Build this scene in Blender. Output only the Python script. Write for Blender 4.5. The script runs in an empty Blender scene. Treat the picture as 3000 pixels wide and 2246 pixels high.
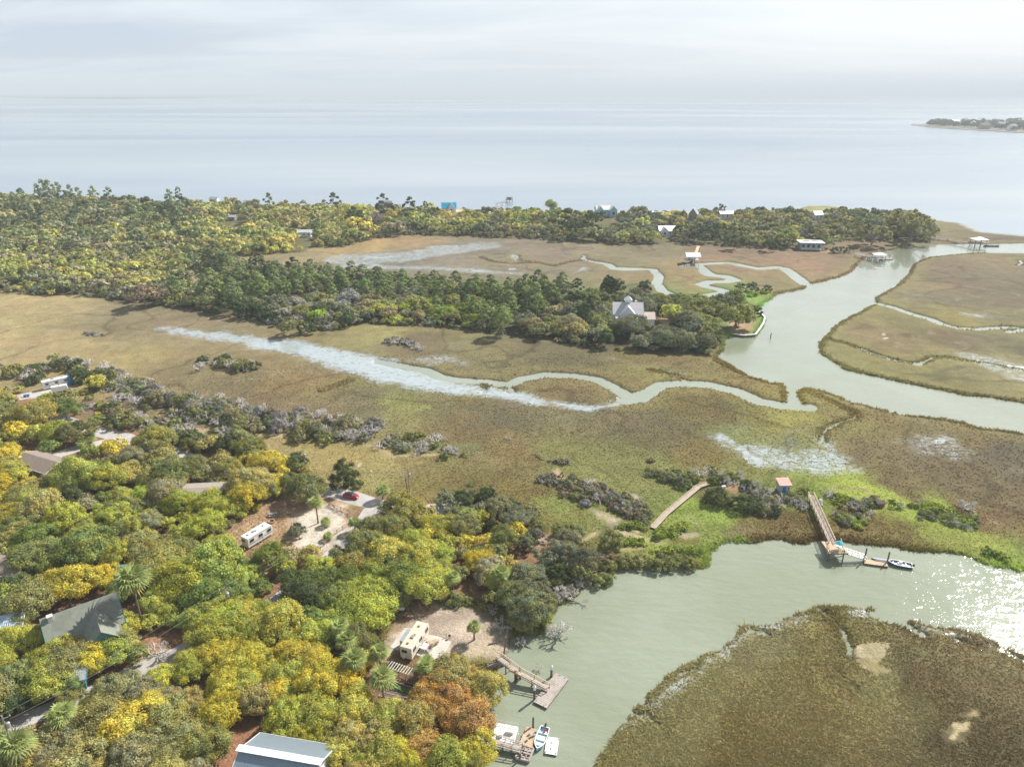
import bpy, math, random
import numpy as np
from mathutils import Vector, Matrix, noise as mnoise

# ------------------------------------------------------------------ camera, light, exposure
C = bpy.context.scene
H = 108.0
FPX = 2080.0                       # focal length in pixels of the 3000 px wide photograph
PITCH = math.atan((1123.0 - 268.0) / FPX)
cam = bpy.data.cameras.new('camera'); camo = bpy.data.objects.new('camera', cam)
C.collection.objects.link(camo); C.camera = camo
cam.sensor_width = 36.0; cam.lens = 36.0 * FPX / 3000.0
cam.clip_start = 1.0; cam.clip_end = 90000.0
camo.location = (0, 0, H); camo.rotation_euler = (math.radians(90) - PITCH, 0, 0)
C.render.resolution_x = 1024; C.render.resolution_y = 766

SUN_AZ = math.radians(48.0)        # to the right of the view direction (+Y)
SUN_EL = math.radians(41.0)
C.view_settings.view_transform = 'Standard'; C.view_settings.look = 'None'
C.view_settings.gamma = 1.0; C.view_settings.exposure = 0.58
sl = bpy.data.lights.new('sun', 'SUN'); sl.energy = 5.0; sl.angle = math.radians(0.6); sl.color = (1.0, 0.95, 0.87)
so = bpy.data.objects.new('sun', sl); C.collection.objects.link(so)
sdir = Vector((math.sin(SUN_AZ)*math.cos(SUN_EL), math.cos(SUN_AZ)*math.cos(SUN_EL), math.sin(SUN_EL)))
so.rotation_euler = sdir.to_track_quat('Z', 'Y').to_euler(); so.location = (300, 300, 400)

W = bpy.data.worlds.new('World'); C.world = W; W.use_nodes = True
nt = W.node_tree; nt.nodes.clear(); N = nt.nodes.new; Lk = nt.links.new
out = N('ShaderNodeOutputWorld'); bg = N('ShaderNodeBackground'); bg.inputs['Strength'].default_value = 0.1
sky = N('ShaderNodeTexSky'); sky.sky_type = 'NISHITA'; sky.sun_disc = False
sky.sun_elevation = SUN_EL; sky.sun_rotation = SUN_AZ; sky.air_density = 1.2; sky.dust_density = 2.5; sky.altitude = 50
tc = N('ShaderNodeTexCoord'); sp = N('ShaderNodeSeparateXYZ'); Lk(tc.outputs['Generated'], sp.inputs[0])
# a high cloud layer: project the direction on a plane far above
zc = N('ShaderNodeMath'); zc.operation = 'MAXIMUM'; Lk(sp.outputs['Z'], zc.inputs[0]); zc.inputs[1].default_value = 0.0
za = N('ShaderNodeMath'); za.operation = 'ADD'; Lk(zc.outputs[0], za.inputs[0]); za.inputs[1].default_value = 0.12
dv = N('ShaderNodeVectorMath'); dv.operation = 'DIVIDE'; Lk(tc.outputs['Generated'], dv.inputs[0])
cb = N('ShaderNodeCombineXYZ')
for i in range(3): Lk(za.outputs[0], cb.inputs[i])
Lk(cb.outputs[0], dv.inputs[1])
mp = N('ShaderNodeMapping'); Lk(dv.outputs[0], mp.inputs['Vector']); mp.inputs['Scale'].default_value = (0.22, 0.50, 0.0); mp.inputs['Rotation'].default_value = (0, 0, math.radians(-12))
n1 = N('ShaderNodeTexNoise'); Lk(mp.outputs[0], n1.inputs['Vector']); n1.inputs['Scale'].default_value = 2.1; n1.inputs['Detail'].default_value = 8; n1.inputs['Roughness'].default_value = 0.56; n1.inputs['Distortion'].default_value = 0.5
cr = N('ShaderNodeValToRGB'); Lk(n1.outputs[0], cr.inputs[0]); cr.color_ramp.elements[0].position = 0.40; cr.color_ramp.elements[1].position = 0.60
# brightness toward the sun's azimuth
sdn = N('ShaderNodeVectorMath'); sdn.operation = 'DOT_PRODUCT'; Lk(tc.outputs['Generated'], sdn.inputs[0]); sdn.inputs[1].default_value = sdir
mr = N('ShaderNodeMapRange'); Lk(sdn.outputs['Value'], mr.inputs[0]); mr.inputs[1].default_value = 0.25; mr.inputs[2].default_value = 1.0
mr.inputs[3].default_value = 0.0; mr.inputs[4].default_value = 1.0
cc = N('ShaderNodeMix'); cc.data_type = 'RGBA'; Lk(cr.outputs[0], cc.inputs[0])
cc.inputs[6].default_value = (4.1, 4.8, 5.7, 1); cc.inputs[7].default_value = (5.7, 6.25, 6.85, 1)
cg = N('ShaderNodeMix'); cg.data_type = 'RGBA'; Lk(mr.outputs[0], cg.inputs[0]); Lk(cc.outputs[2], cg.inputs[6]); cg.inputs[7].default_value = (7.4, 7.7, 8.0, 1)
fm = N('ShaderNodeMix'); fm.data_type = 'RGBA'; fm.inputs[0].default_value = 0.86; Lk(sky.outputs[0], fm.inputs[6]); Lk(cg.outputs[2], fm.inputs[7])
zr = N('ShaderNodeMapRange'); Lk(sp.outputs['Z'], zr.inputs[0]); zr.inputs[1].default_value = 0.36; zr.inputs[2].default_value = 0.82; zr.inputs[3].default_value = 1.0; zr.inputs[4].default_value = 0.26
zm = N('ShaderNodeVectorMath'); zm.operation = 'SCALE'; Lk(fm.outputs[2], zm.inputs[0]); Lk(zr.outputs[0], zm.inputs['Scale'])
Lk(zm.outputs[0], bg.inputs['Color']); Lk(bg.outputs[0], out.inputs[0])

# ------------------------------------------------------------------ from a pixel of the photograph to the ground
CP, SP = math.cos(PITCH), math.sin(PITCH)
ZG = 0.6                            # level of the land
def P(u, v, z=ZG):
    x = u - 1500.0; yy = 1123.0 - v
    wy = FPX*CP + yy*SP; wz = -FPX*SP + yy*CP
    t = (z - H) / wz
    return Vector((x*t, wy*t, z))
S = 3000/2212.0
def D(x, y, z=ZG): return P(x*S, y*S, z)
CR = {'A1': (0,1000,.33906),'A2': (0,1560,.41436),'A3': (750,1260,.33906),'A4': (600,1700,.33906),'A5': (1100,1700,.33906),
      'A6': (1450,1250,.33906),'A7': (2200,1300,.36232),'A8': (1650,1700,.6103),'B1': (0,200,.45208),'B2': (1000,500,.40687),
      'B3': (1800,500,.5425),'B4': (0,500,.45208),'B5': (1000,800,.5425),'B6': (2000,900,.45208),'B7': (400,900,.49729),'D': (0,0,S)}
def Q(c, x, y, z=ZG):
    a = CR[c]; return P(a[0]+x*a[2], a[1]+y*a[2], z)
def QL(c, pts, z=0.0): return [tuple(Q(c, x, y, z)[:2]) for x, y in pts]
def img(p):                          # world point -> D pixel
    x, y, z = p[0], p[1], p[2]-H
    d = y*CP - z*SP; up = y*SP + z*CP
    return ((1500+FPX*x/d)/S, (1123-FPX*up/d)/S, FPX/d/S)     # D x, D y, D pixels per metre

# ------------------------------------------------------------------ helpers
def lin(c): return tuple(((v/255.0)/12.92 if v/255.0 <= .04045 else ((v/255.0+.055)/1.055)**2.4) for v in c)
COL = C.collection
def tag(o, label=None, cat=None, group=None, kind=None):
    if label: o['label'] = label
    if cat: o['category'] = cat
    if group: o['group'] = group
    if kind: o['kind'] = kind
    return o
def empty(name, loc, rz=0.0, label=None, cat=None, group=None):
    o = bpy.data.objects.new(name, None); COL.objects.link(o); o.empty_display_size = 0.3
    o.location = loc; o.rotation_euler = (0, 0, rz)
    return tag(o, label, cat, group)
def copy_tree(o, parent=None):
    c = o.copy(); COL.objects.link(c); c.parent = parent
    for ch in list(o.children): copy_tree(ch, c)
    return c

MATS = {}
def mat(name, col, rough=0.7, metal=0.0, var=0.15, scale=1.5, bump=0.0, bscale=None, stretch=(1,1,1), dark=None, darkamt=0.0, spec=0.5, alpha=None):
    if name in MATS: return MATS[name]
    m = bpy.data.materials.new(name); m.use_nodes = True; t = m.node_tree; b = t.nodes['Principled BSDF']
    b.inputs['Roughness'].default_value = rough; b.inputs['Metallic'].default_value = metal
    b.inputs['Specular IOR Level'].default_value = spec
    g = t.nodes.new('ShaderNodeTexCoord'); mpn = t.nodes.new('ShaderNodeMapping'); mpn.inputs['Scale'].default_value = stretch
    t.links.new(g.outputs['Object'], mpn.inputs[0])
    n = t.nodes.new('ShaderNodeTexNoise'); n.inputs['Scale'].default_value = scale; n.inputs['Detail'].default_value = 5; n.inputs['Roughness'].default_value = 0.65
    t.links.new(mpn.outputs[0], n.inputs['Vector'])
    mx = t.nodes.new('ShaderNodeMix'); mx.data_type = 'RGBA'
    r = t.nodes.new('ShaderNodeMapRange'); t.links.new(n.outputs[0], r.inputs[0]); r.inputs[1].default_value = .3; r.inputs[2].default_value = .7
    t.links.new(r.outputs[0], mx.inputs[0])
    mx.inputs[6].default_value = tuple(max(0, c*(1-var)) for c in col)+(1,); mx.inputs[7].default_value = tuple(min(1, c*(1+var)) for c in col)+(1,)
    src = mx.outputs[2]
    if dark:
        n2 = t.nodes.new('ShaderNodeTexNoise'); n2.inputs['Scale'].default_value = scale*.35; n2.inputs['Detail'].default_value = 6
        t.links.new(mpn.outputs[0], n2.inputs['Vector'])
        r2 = t.nodes.new('ShaderNodeMapRange'); t.links.new(n2.outputs[0], r2.inputs[0]); r2.inputs[1].default_value = .5; r2.inputs[2].default_value = .65; r2.inputs[4].default_value = darkamt
        m2 = t.nodes.new('ShaderNodeMix'); m2.data_type = 'RGBA'; t.links.new(r2.outputs[0], m2.inputs[0]); t.links.new(src, m2.inputs[6]); m2.inputs[7].default_value = tuple(dark)+(1,)
        src = m2.outputs[2]
    t.links.new(src, b.inputs['Base Color'])
    if bump:
        nb = t.nodes.new('ShaderNodeTexNoise'); nb.inputs['Scale'].default_value = bscale or scale*3; nb.inputs['Detail'].default_value = 4
        t.links.new(mpn.outputs[0], nb.inputs['Vector'])
        bp = t.nodes.new('ShaderNodeBump'); bp.inputs['Strength'].default_value = 1; bp.inputs['Distance'].default_value = bump
        t.links.new(nb.outputs[0], bp.inputs['Height']); t.links.new(bp.outputs[0], b.inputs['Normal'])
    MATS[name] = m; return m
def ribbed(name, col, pitch=0.45, axis=0, rough=0.4, metal=0.3, depth=0.03, var=.08):
    """metal or shingle roof: ribs across one axis of the object's own coordinates"""
    if name in MATS: return MATS[name]
    m = mat(name, col, rough, metal, var, 0.8)
    t = m.node_tree; b = t.nodes['Principled BSDF']
    g = t.nodes.new('ShaderNodeTexCoord'); s = t.nodes.new('ShaderNodeSeparateXYZ'); t.links.new(g.outputs['Object'], s.inputs[0])
    a = t.nodes.new('ShaderNodeMath'); a.operation = 'MULTIPLY'; t.links.new(s.outputs[axis], a.inputs[0]); a.inputs[1].default_value = 1/pitch
    f = t.nodes.new('ShaderNodeMath'); f.operation = 'PINGPONG'; t.links.new(a.outputs[0], f.inputs[0]); f.inputs[1].default_value = 0.5
    r = t.nodes.new('ShaderNodeMapRange'); t.links.new(f.outputs[0], r.inputs[0]); r.inputs[1].default_value = 0.0; r.inputs[2].default_value = 0.12; r.inputs[3].default_value = 1; r.inputs[4].default_value = 0
    bp = t.nodes.new('ShaderNodeBump'); bp.inputs['Distance'].default_value = depth; bp.inputs['Strength'].default_value = 1
    t.links.new(r.outputs[0], bp.inputs['Height']); t.links.new(bp.outputs[0], b.inputs['Normal'])
    return m

class MB:
    """collects shapes; build() links them as ONE mesh object"""
    def __init__(s): s.v = []; s.f = []; s.mi = []
    def add(s, vs, fs, mi=0):
        k = len(s.v); s.v += [tuple(p) for p in vs]; s.f += [tuple(i+k for i in f) for f in fs]; s.mi += [mi]*len(fs)
    def box(s, c, d, rz=0.0, mi=0, taper=1.0):
        hx, hy, hz = d[0]/2, d[1]/2, d[2]/2; ca, sa = math.cos(rz), math.sin(rz); vs = []
        for z in (-1, 1):
            k = taper if z > 0 else 1.0
            for x, y in ((-1,-1),(1,-1),(1,1),(-1,1)):
                X, Y = x*hx*k, y*hy*k; vs.append((c[0]+X*ca-Y*sa, c[1]+X*sa+Y*ca, c[2]+z*hz))
        s.add(vs, [(3,2,1,0),(4,5,6,7),(0,1,5,4),(1,2,6,5),(2,3,7,6),(3,0,4,7)], mi)
    def beam(s, p, q, w, h=None, mi=0):
        p, q = Vector(p), Vector(q); d = (q-p)
        if d.length < 1e-6: return
        d.normalize(); h = h or w
        sd = d.cross(Vector((0,0,1)))
        if sd.length < 1e-3: sd = Vector((1,0,0))
        sd.normalize(); up = sd.cross(d).normalized(); vs = []
        for o in (p, q):
            for a, b in ((-1,-1),(1,-1),(1,1),(-1,1)): vs.append(o + sd*a*w/2 + up*b*h/2)
        s.add(vs, [(3,2,1,0),(4,5,6,7),(0,1,5,4),(1,2,6,5),(2,3,7,6),(3,0,4,7)], mi)
    def tube(s, p, q, r0, r1=None, n=8, mi=0, cap=True):
        p, q = Vector(p), Vector(q); r1 = r0 if r1 is None else r1; d = (q-p)
        if d.length < 1e-6: return
        d.normalize(); a = d.orthogonal().normalized(); b = d.cross(a); vs = []
        for o, r in ((p, r0), (q, r1)):
            for i in range(n):
                t = 2*math.pi*i/n; vs.append(o + (a*math.cos(t)+b*math.sin(t))*r)
        fs = [(i, (i+1)%n, n+(i+1)%n, n+i) for i in range(n)]
        if cap: fs += [tuple(range(n-1,-1,-1)), tuple(range(n, 2*n))]
        s.add(vs, fs, mi)
    def prism(s, pts, z0, z1, mi=0, mi_top=None):
        n = len(pts); A = sum(pts[i][0]*pts[(i+1)%n][1]-pts[(i+1)%n][0]*pts[i][1] for i in range(n))
        if A < 0: pts = pts[::-1]
        vs = [(x,y,z0) for x,y in pts]+[(x,y,z1) for x,y in pts]
        s.add(vs, [tuple(range(n-1,-1,-1))]+[(i,(i+1)%n,n+(i+1)%n,n+i) for i in range(n)], mi)
        s.add([(x,y,z1) for x,y in pts], [tuple(range(n))], mi if mi_top is None else mi_top)
    def loft(s, rings, mi=0, cap=True):
        n = len(rings[0]); vs = [p for r in rings for p in r]; fs = []
        for k in range(len(rings)-1):
            for i in range(n): fs.append((k*n+i, k*n+(i+1)%n, (k+1)*n+(i+1)%n, (k+1)*n+i))
        if cap: fs += [tuple(range(n-1,-1,-1)), tuple(range((len(rings)-1)*n, len(rings)*n))]
        s.add(vs, fs, mi)
    def build(s, name, mats, parent=None, smooth=False, bevel=0.0):
        me = bpy.data.meshes.new(name); me.from_pydata(s.v, [], s.f)
        if not isinstance(mats, (list, tuple)): mats = [mats]
        for m in mats: me.materials.append(m)
        me.polygons.foreach_set('material_index', s.mi)
        if smooth: me.polygons.foreach_set('use_smooth', [True]*len(s.f))
        me.update()
        o = bpy.data.objects.new(name, me); COL.objects.link(o)
        if parent is not None: o.parent = parent
        if bevel:
            b = o.modifiers.new('bevel', 'BEVEL'); b.width = bevel; b.segments = 2; b.limit_method = 'ANGLE'
        return o
# ------------------------------------------------------------------ outlines of the land, traced on the ground
LAND = []
LAND.append(  # main land with both marshes
    QL('D', [(-500,405),(-100,412),(0,418),(300,432),(600,445),(1000,452),(1300,458),(1450,459),(1700,455)]) +
    QL('B3', [(1000,205),(1060,187),(1170,192),(1300,215),(1480,242),(1700,265),(1900,290),(1990,330),(2212,350),(2700,370),(2700,400),(2212,392),(2050,396),
      (1990,400),(1930,396),(1740,398),(1620,406),(1545,412),(1530,422),(1400,447),(1340,478),(1310,510),(1280,545),(1215,575),(1150,590),(1110,600),(1050,610),
      (1025,635),(960,650),(870,665),(850,690),(800,715),(780,745),(782,775),(811,795),(807,825),(762,895),(700,900),(640,890),(600,905),(590,960),(560,1000),(555,1030),(620,1070),(700,1100)]) +
    QL('B6', [(225,335),(300,390),(400,440),(540,490),(650,500),(665,560),(662,605),(700,640),(750,650),(785,638),(770,605),(745,580),(760,540),(800,527),(900,545),(1000,580),
      (1100,620),(1250,655),(1400,690),(1550,715),(1700,735),(1820,755),(1900,785),(2040,800),(2212,825),(2900,900)]) +
    QL('A7', [(3200,1150),(2208,1030),(2100,1010),(1950,985),(1800,940),(1700,900),(1620,895),(1500,880),(1300,860),(1100,825),(900,805),(740,790),(560,770),(440,790),(330,800),(200,780),(100,770),(0,790)]) +
    QL('A6', [(2100,1005),(2000,1015),(1940,1040),(1860,1075),(1830,1130),(1800,1205),(1700,1220),(1600,1215),(1450,1235),(1350,1225),(1200,1235),(1120,1210),(1040,1215),(1030,1260),
      (1000,1290),(1010,1350),(960,1370),(850,1370),(790,1390),(760,1440),(700,1480),(640,1510),(540,1540),(510,1590),(490,1640)]) +
    QL('A5', [(1500,200),(1560,240),(1540,320),(1500,380),(1470,430),(1400,470),(1250,490),(1190,510),(1170,540),(1180,600),(1160,640),(1100,680),(1040,760),(1010,800),(960,880),(950,1000),(940,1150),
      (900,1300),(850,1450),(800,1610),(760,1800),(700,2400)]) +
    QL('D', [(900,2100),(-1200,2100),(-1600,1400),(-1500,800),(-900,500)]))
LAND.append(QL('A8', [(100,980),(150,895),(190,830),(235,740),(250,700),(310,665),(370,600),(410,555),(460,500),(500,455),(560,440),(640,400),(700,340),(800,290),(860,240),(930,210),(1000,200),(1100,170),
    (1190,145),(1280,125),(1380,118),(1480,133),(1520,165),(1640,200),(1760,212),(1880,240),(2000,280),(2100,320),(2212,372),(2600,520),(3300,900),(3300,1700),(-300,1700)]))
LAND.append(QL('B3', [(2212,447),(2000,445),(1850,455),(1700,470),(1620,500),(1590,560),(1530,620),(1480,650),(1410,690),(1420,715),(1350,755),(1260,800),(1180,850),(1150,890),(1110,930),(1115,985),
    (1160,1020),(1230,1060),(1330,1095)]) +
    QL('B6', [(960,350),(1050,400),(1200,435),(1400,480),(1600,520),(1800,560),(2000,585),(2212,615),(3000,700),(4200,700)]) + QL('B3', [(4200,420),(3000,440)]))
# creeks that cut the marsh: (centre line, half width in metres)
CREEKS = [
 (QL('B3', [(1045,618),(1000,590),(960,555),(920,530),(880,522),(780,530),(700,515),(620,498),(560,500),(480,505),(420,508),(375,515)]), 4.0, 3.0),
 (QL('B3', [(440,508),(490,545),(520,565),(600,572),(650,590),(600,600),(520,600),(470,615),(500,628),(560,640),(610,655),(540,668),(440,680),(380,682),(310,672),(260,650),(230,610),(240,570),(210,535),(130,530),(0,525)]), 4.2, 2.6),
 (QL('B2', [(2150,708),(2080,712),(2030,714),(1970,708),(1920,675),(1840,660),(1750,640),(1745,615)]), 3.6, 1.6),
 (QL('B2', [(1750,645),(1640,660),(1530,690),(1400,665),(1290,655),(1270,620),(1255,612)]), .9, .9),
 (QL('B2', [(1400,665),(1220,672),(1100,662),(1000,625)]), .6, .4),
 (QL('D', [(1745,880),(1690,876),(1640,868),(1590,845),(1530,832),(1480,828),(1430,832),(1400,848),(1360,858),(1330,840),(1290,820),(1240,812),(1180,810),(1130,818),(1100,832),(1050,825),(990,822),(950,815),(920,800),(860,790),(820,782)]), 3.4, 2.6),
 (QL('D', [(1400,850),(1380,862),(1350,866)]), 3.5, 3.5),
 (QL('D', [(1485,826),(1460,812),(1400,800)]), 1.2, .4),
 (QL('D', [(1775,955),(1780,930),(1810,915),(1845,905),(1848,895),(1820,880),(1790,865),(1750,850)]), 1.1, .5),
 (QL('D', [(760,822),(740,830),(690,847)]), .9, .5), (QL('D', [(1100,832),(1106,845)]), 1.2, 1.2), (QL('D', [(1047,824),(1047,848)]), .5, .5),
 (QL('B6', [(905,200),(945,212),(1050,235),(1150,270),(1200,290),(1350,340),(1450,360),(1530,366),(1560,352),(1620,330),(1700,325),(1800,345),(1950,365),(2100,395),(2212,410),(2500,430)]), 1.2, 1.1),
 (QL('B6', [(1515,368),(1545,362),(1590,340)]), 2.2, 1.2),
 (QL('B3', [(1400,712),(1500,738),(1620,780),(1700,800),(1770,830),(1850,850),(1950,858),(2050,850),(2130,845),(2212,855),(2500,850)]), 2.4, 1.5),
 (QL('B3', [(2130,872),(2212,860),(2300,860)]), 1.6, 1.6), (QL('B3', [(2190,485),(2200,500),(2180,515)]), 1.6, .8),
 (QL('A8', [(1225,140),(1260,165),(1300,190),(1340,250),(1370,320),(1375,365)]), 1.0, .5), (QL('A8', [(1320,450),(1360,500),(1420,545)]), .45, .2),
 (QL('A8', [(1500,165),(1560,190),(1640,215),(1720,262)]), 1.5, 1.0), (QL('A8', [(1890,290),(1940,305),(2010,325)]), 1.0, .7), (QL('A8', [(2100,335),(2212,385)]), 1.0, 1.0),
 (QL('A8', [(330,640),(400,655),(440,690)]), .8, .4), (QL('A8', [(560,450),(640,425)]), .8, .5), (QL('A8', [(900,240),(980,262)]), .9, .4),
]
# shallow water with grass standing in it: (line, half width, wetness)
WETS = [
 (QL('B2', [(60,640),(400,630),(700,590),(1050,545)]), 20, 14, .52), (QL('B2', [(20,700),(600,705),(1250,745)]), 9, 7, .50), (QL('B2', [(700,560),(900,555),(1100,530)]), 12, 8, .55), (QL('D', [(905,780),(960,778),(1000,785)]), 7, 5, .48), (QL('B6', [(1500,900),(1640,890),(1720,940)]), 9, 9, .42),
 (QL('D', [(350,713),(400,719),(480,728),(560,742)]), 4.0, 8, .8), (QL('D', [(560,742),(650,755),(720,775),(800,792)]), 8.5, 13, .86),
 (QL('D', [(800,792),(850,812),(920,828),(1000,842)]), 12, 7.5, .88), (QL('D', [(1000,842),(1060,852),(1120,862),(1200,875),(1270,884),(1320,880),(1350,868)]), 6.5, 3.0, .86),
 (QL('D', [(930,790),(960,780),(990,783)]), 4, 2, .62), (QL('D', [(540,735),(545,728)]), 5, 3, .7),
 (QL('D', [(1545,942),(1570,955),(1600,975),(1635,998)]), 3.2, 4.0, .84),
 (QL('D', [(1650,985),(1700,998),(1750,1003),(1800,1000)]), 9, 10, .60), (QL('D', [(1710,950),(1712,970),(1690,1010)]), .7, .5, .75), (QL('D', [(1775,950),(1800,975)]), 4, 5, .58),
 (QL('D', [(1700,935),(1740,930)]), 2, 1.2, .6), (QL('D', [(2015,960),(2040,948)]), 2.6, 3, .7),
 (QL('B2', [(180,628),(300,635),(360,628)]), 4, 3, .9), (QL('B2', [(410,650),(480,640),(580,632)]), 3.0, 2, .85), (QL('B2', [(540,580),(600,592)]), 4, 2.5, .85),
 (QL('B2', [(720,548),(850,545),(1000,520)]), 3.5, 2.2, .78), (QL('B2', [(740,575),(900,578),(1040,575)]), 2.5, 2, .7), (QL('B2', [(30,690),(180,672),(300,700)]), 8, 4, .66),
 (QL('B2', [(870,718),(1000,728),(1110,738)]), 2.0, 2.0, .85), (QL('B2', [(1230,714),(1290,716)]), 2.2, 1.2, .9), (QL('B2', [(1600,755),(1700,735),(1740,710)]), 1.5, 2.5, .75),
 (QL('B2', [(1630,560),(1690,555)]), 1.8, 1.2, .8), (QL('B2', [(2080,592),(2150,594)]), 2, 1.6, .7), (QL('B2', [(1590,595),(1610,620)]), 1.4, 1.4, .8), (QL('B2', [(1240,745),(1290,752)]), 1.8, 1.5, .8),
 (QL('B2', [(1256,612),(1275,660)]), 2.8, 1.6, .9),
 (QL('B4', [(660,970),(750,980)]), .7, .4, .8), (QL('B6', [(1880,330),(2212,440)]), 9, 14, .48), (QL('B6', [(2060,440),(2212,460)]), 2, 3, .66),
 (QL('B3', [(1900,780),(2000,795)]), 5, 5, .58), (QL('B5', [(1450,465),(1560,480),(1640,500)]), 1.6, 1.2, .66), (QL('B5', [(1560,490),(1700,520),(1850,550)]), .5, .5, .7),
 (QL('B3', [(1900,292),(1990,330),(2212,352)]), 8, 10, .74), (QL('B3', [(1100,200),(1300,225)]), 4, 3, .6),
 (QL('A8', [(1400,140),(1640,215),(1880,262),(2100,330)]), 2.4, 2.4, .74), (QL('A8', [(1230,470),(1330,560),(1380,640)]), 2.5, 3, .36), (QL('A8', [(230,720),(330,690),(440,590),(640,440),(900,250),(1150,180)]), 2.4, 2.4, .74),
]
def seg_dist(px, py, line, w0=None, w1=None):
    """distance to an open polyline minus its half width (grows from w0 to w1)"""
    best = np.full(px.shape, 1e9); n = len(line)-1
    L = [math.dist(line[i], line[i+1]) for i in range(n)]; T = sum(L) or 1; s = 0
    x0 = min(p[0] for p in line)-60; x1 = max(p[0] for p in line)+60; y0 = min(p[1] for p in line)-60; y1 = max(p[1] for p in line)+60
    m = (px > x0) & (px < x1) & (py > y0) & (py < y1)
    if not m.any(): return best
    ax, ay = px[m], py[m]; b = best[m]
    for i in range(n):
        (ux, uy), (vx, vy) = line[i], line[i+1]; dx, dy = vx-ux, vy-uy; q = dx*dx+dy*dy+1e-9
        t = np.clip(((ax-ux)*dx+(ay-uy)*dy)/q, 0, 1)
        d = np.hypot(ax-ux-t*dx, ay-uy-t*dy)
        if w0 is not None: d = d - (w0+(w1-w0)*((s+t*L[i])/T))
        b = np.minimum(b, d); s += L[i]
    best[m] = b; return best
def poly_sdf(px, py, poly):
    """signed distance to a polygon, positive inside"""
    n = len(poly); d = np.full(px.shape, 1e9); ins = np.zeros(px.shape, bool)
    for i in range(n):
        (ux, uy), (vx, vy) = poly[i], poly[(i+1) % n]; dx, dy = vx-ux, vy-uy; q = dx*dx+dy*dy+1e-9
        t = np.clip(((px-ux)*dx+(py-uy)*dy)/q, 0, 1)
        d = np.minimum(d, (px-ux-t*dx)**2 + (py-uy-t*dy)**2)
        c = (uy > py) != (vy > py)
        ins ^= c & (px < (vx-ux)*(py-uy)/(vy-uy+1e-12)+ux)
    d = np.sqrt(d); return np.where(ins, d, -d)
_rs = np.random.RandomState(5); _tab = _rs.rand(256, 256)
def vnoise(x, y, s):
    """value noise, cell size s metres, about -1..1"""
    x = x/s; y = y/s; xi = np.floor(x).astype(int); yi = np.floor(y).astype(int); fx = x-xi; fy = y-yi
    fx = fx*fx*(3-2*fx); fy = fy*fy*(3-2*fy); a = lambda i, j: _tab[(xi+i) & 255, (yi+j) & 255]
    return 2*((a(0,0)*(1-fx)+a(1,0)*fx)*(1-fy)+(a(0,1)*(1-fx)+a(1,1)*fx)*fy)-1
def fbm(x, y, s, o=4):
    r = 0; a = 1; t = 0
    for k in range(o): r = r+a*vnoise(x+31.7*k, y-17.3*k, s); t += a; a *= .55; s /= 2.03
    return r/t
def sstep(a, b, x):
    t = np.clip((x-a)/(b-a), 0, 1); return t*t*(3-2*t)

# forests and clearings on the ground
FOREST_NEAR = QL('D', [(-500,830),(0,850),(60,845),(100,862),(165,850),(185,905),(260,925),(350,950),(430,965),(520,955),(600,990),(690,1030),(705,1060),(700,1090),(655,1120),(560,1110),(490,1150),(520,1210),(600,1200),(690,1200),
     (760,1170),(740,1110),(830,1070),(870,1080),(930,1085),(1000,1095),(1100,1110),(1150,1125),(1180,1150),(1270,1180),(1275,1210),(1220,1255),(1190,1300),(1170,1350),(1100,1345),(1060,1310),(940,1295),(850,1330),(815,1400),(830,1450),
     (960,1445),(1085,1460),(1060,1540),(1030,1656),(960,2000),(-900,2000),(-900,900)])
FOREST_MID = QL('D', [(-300,600),(0,632),(100,642),(217,645),(293,659),(400,669),(467,685),(533,692),(600,709),(667,719),(733,715),(757,706),(785,702),(857,706),(957,710),(1057,722),(1137,730),(1217,744),(1297,758),(1417,766),
     (1541,770),(1557,746),(1565,725),(1570,690),(1600,668),(1635,665),(1627,652),(1567,655),(1487,652),(1447,648),(1300,645),(1200,630),(1100,628),(1000,622),(900,615),(800,605),(700,597),(620,590),(550,580),(500,570),(490,556),(517,555),(400,560),(-300,540)])
FOREST_FAR = QL('D', [(-400,420),(0,432),(300,445),(600,455),(950,461),(1000,466),(1400,472),(1500,467),(1700,465),(1850,470),(1967,475),(2010,484),(2025,503),(2007,527),(1927,524),(1795,524),(1767,541),(1687,541),(1627,537),(1487,529),(1337,531),(1247,525),
     (1157,519),(1097,516),(1007,513),(947,510),(881,510),(806,519),(737,537),(683,537),(667,544),(567,553),(517,557),(430,575),(0,575),(-400,560)])
# roads and pads: centre lines (D pixels) and half widths in metres
ROADS = [('road', QL('D', [(1000,1100),(900,1110),(820,1100),(770,1080),(712,1062),(640,1045),(560,1030),(480,1010),(400,992),(330,965),(270,950),(200,930),(120,905)]), 2.9),
         ('road', QL('D', [(806,1103),(770,1150),(735,1190),(690,1235),(630,1280),(560,1330),(480,1370),(400,1410),(320,1440),(240,1490),(130,1535),(60,1560),(-150,1620)]), 2.3),
         ('driveway', QL('D', [(262,950),(200,962),(150,978),(112,990)]), 2.6),
         ('driveway', QL('D', [(40,862),(75,856),(110,845),(148,836)]), 3.2)]
def lerp_pts(pts, step=3.0):
    o = []
    for i in range(len(pts)-1):
        a, b = pts[i], pts[i+1]; k = max(1, int(math.dist(a, b)/step))
        for j in range(k): o.append((a[0]+(b[0]-a[0])*j/k, a[1]+(b[1]-a[1])*j/k))
    o.append(pts[-1])
    for _ in range(6): o = [o[0]]+[((o[i-1][0]+2*o[i][0]+o[i+1][0])/4, (o[i-1][1]+2*o[i][1]+o[i+1][1])/4) for i in range(1, len(o)-1)]+[o[-1]]
    return o

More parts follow.
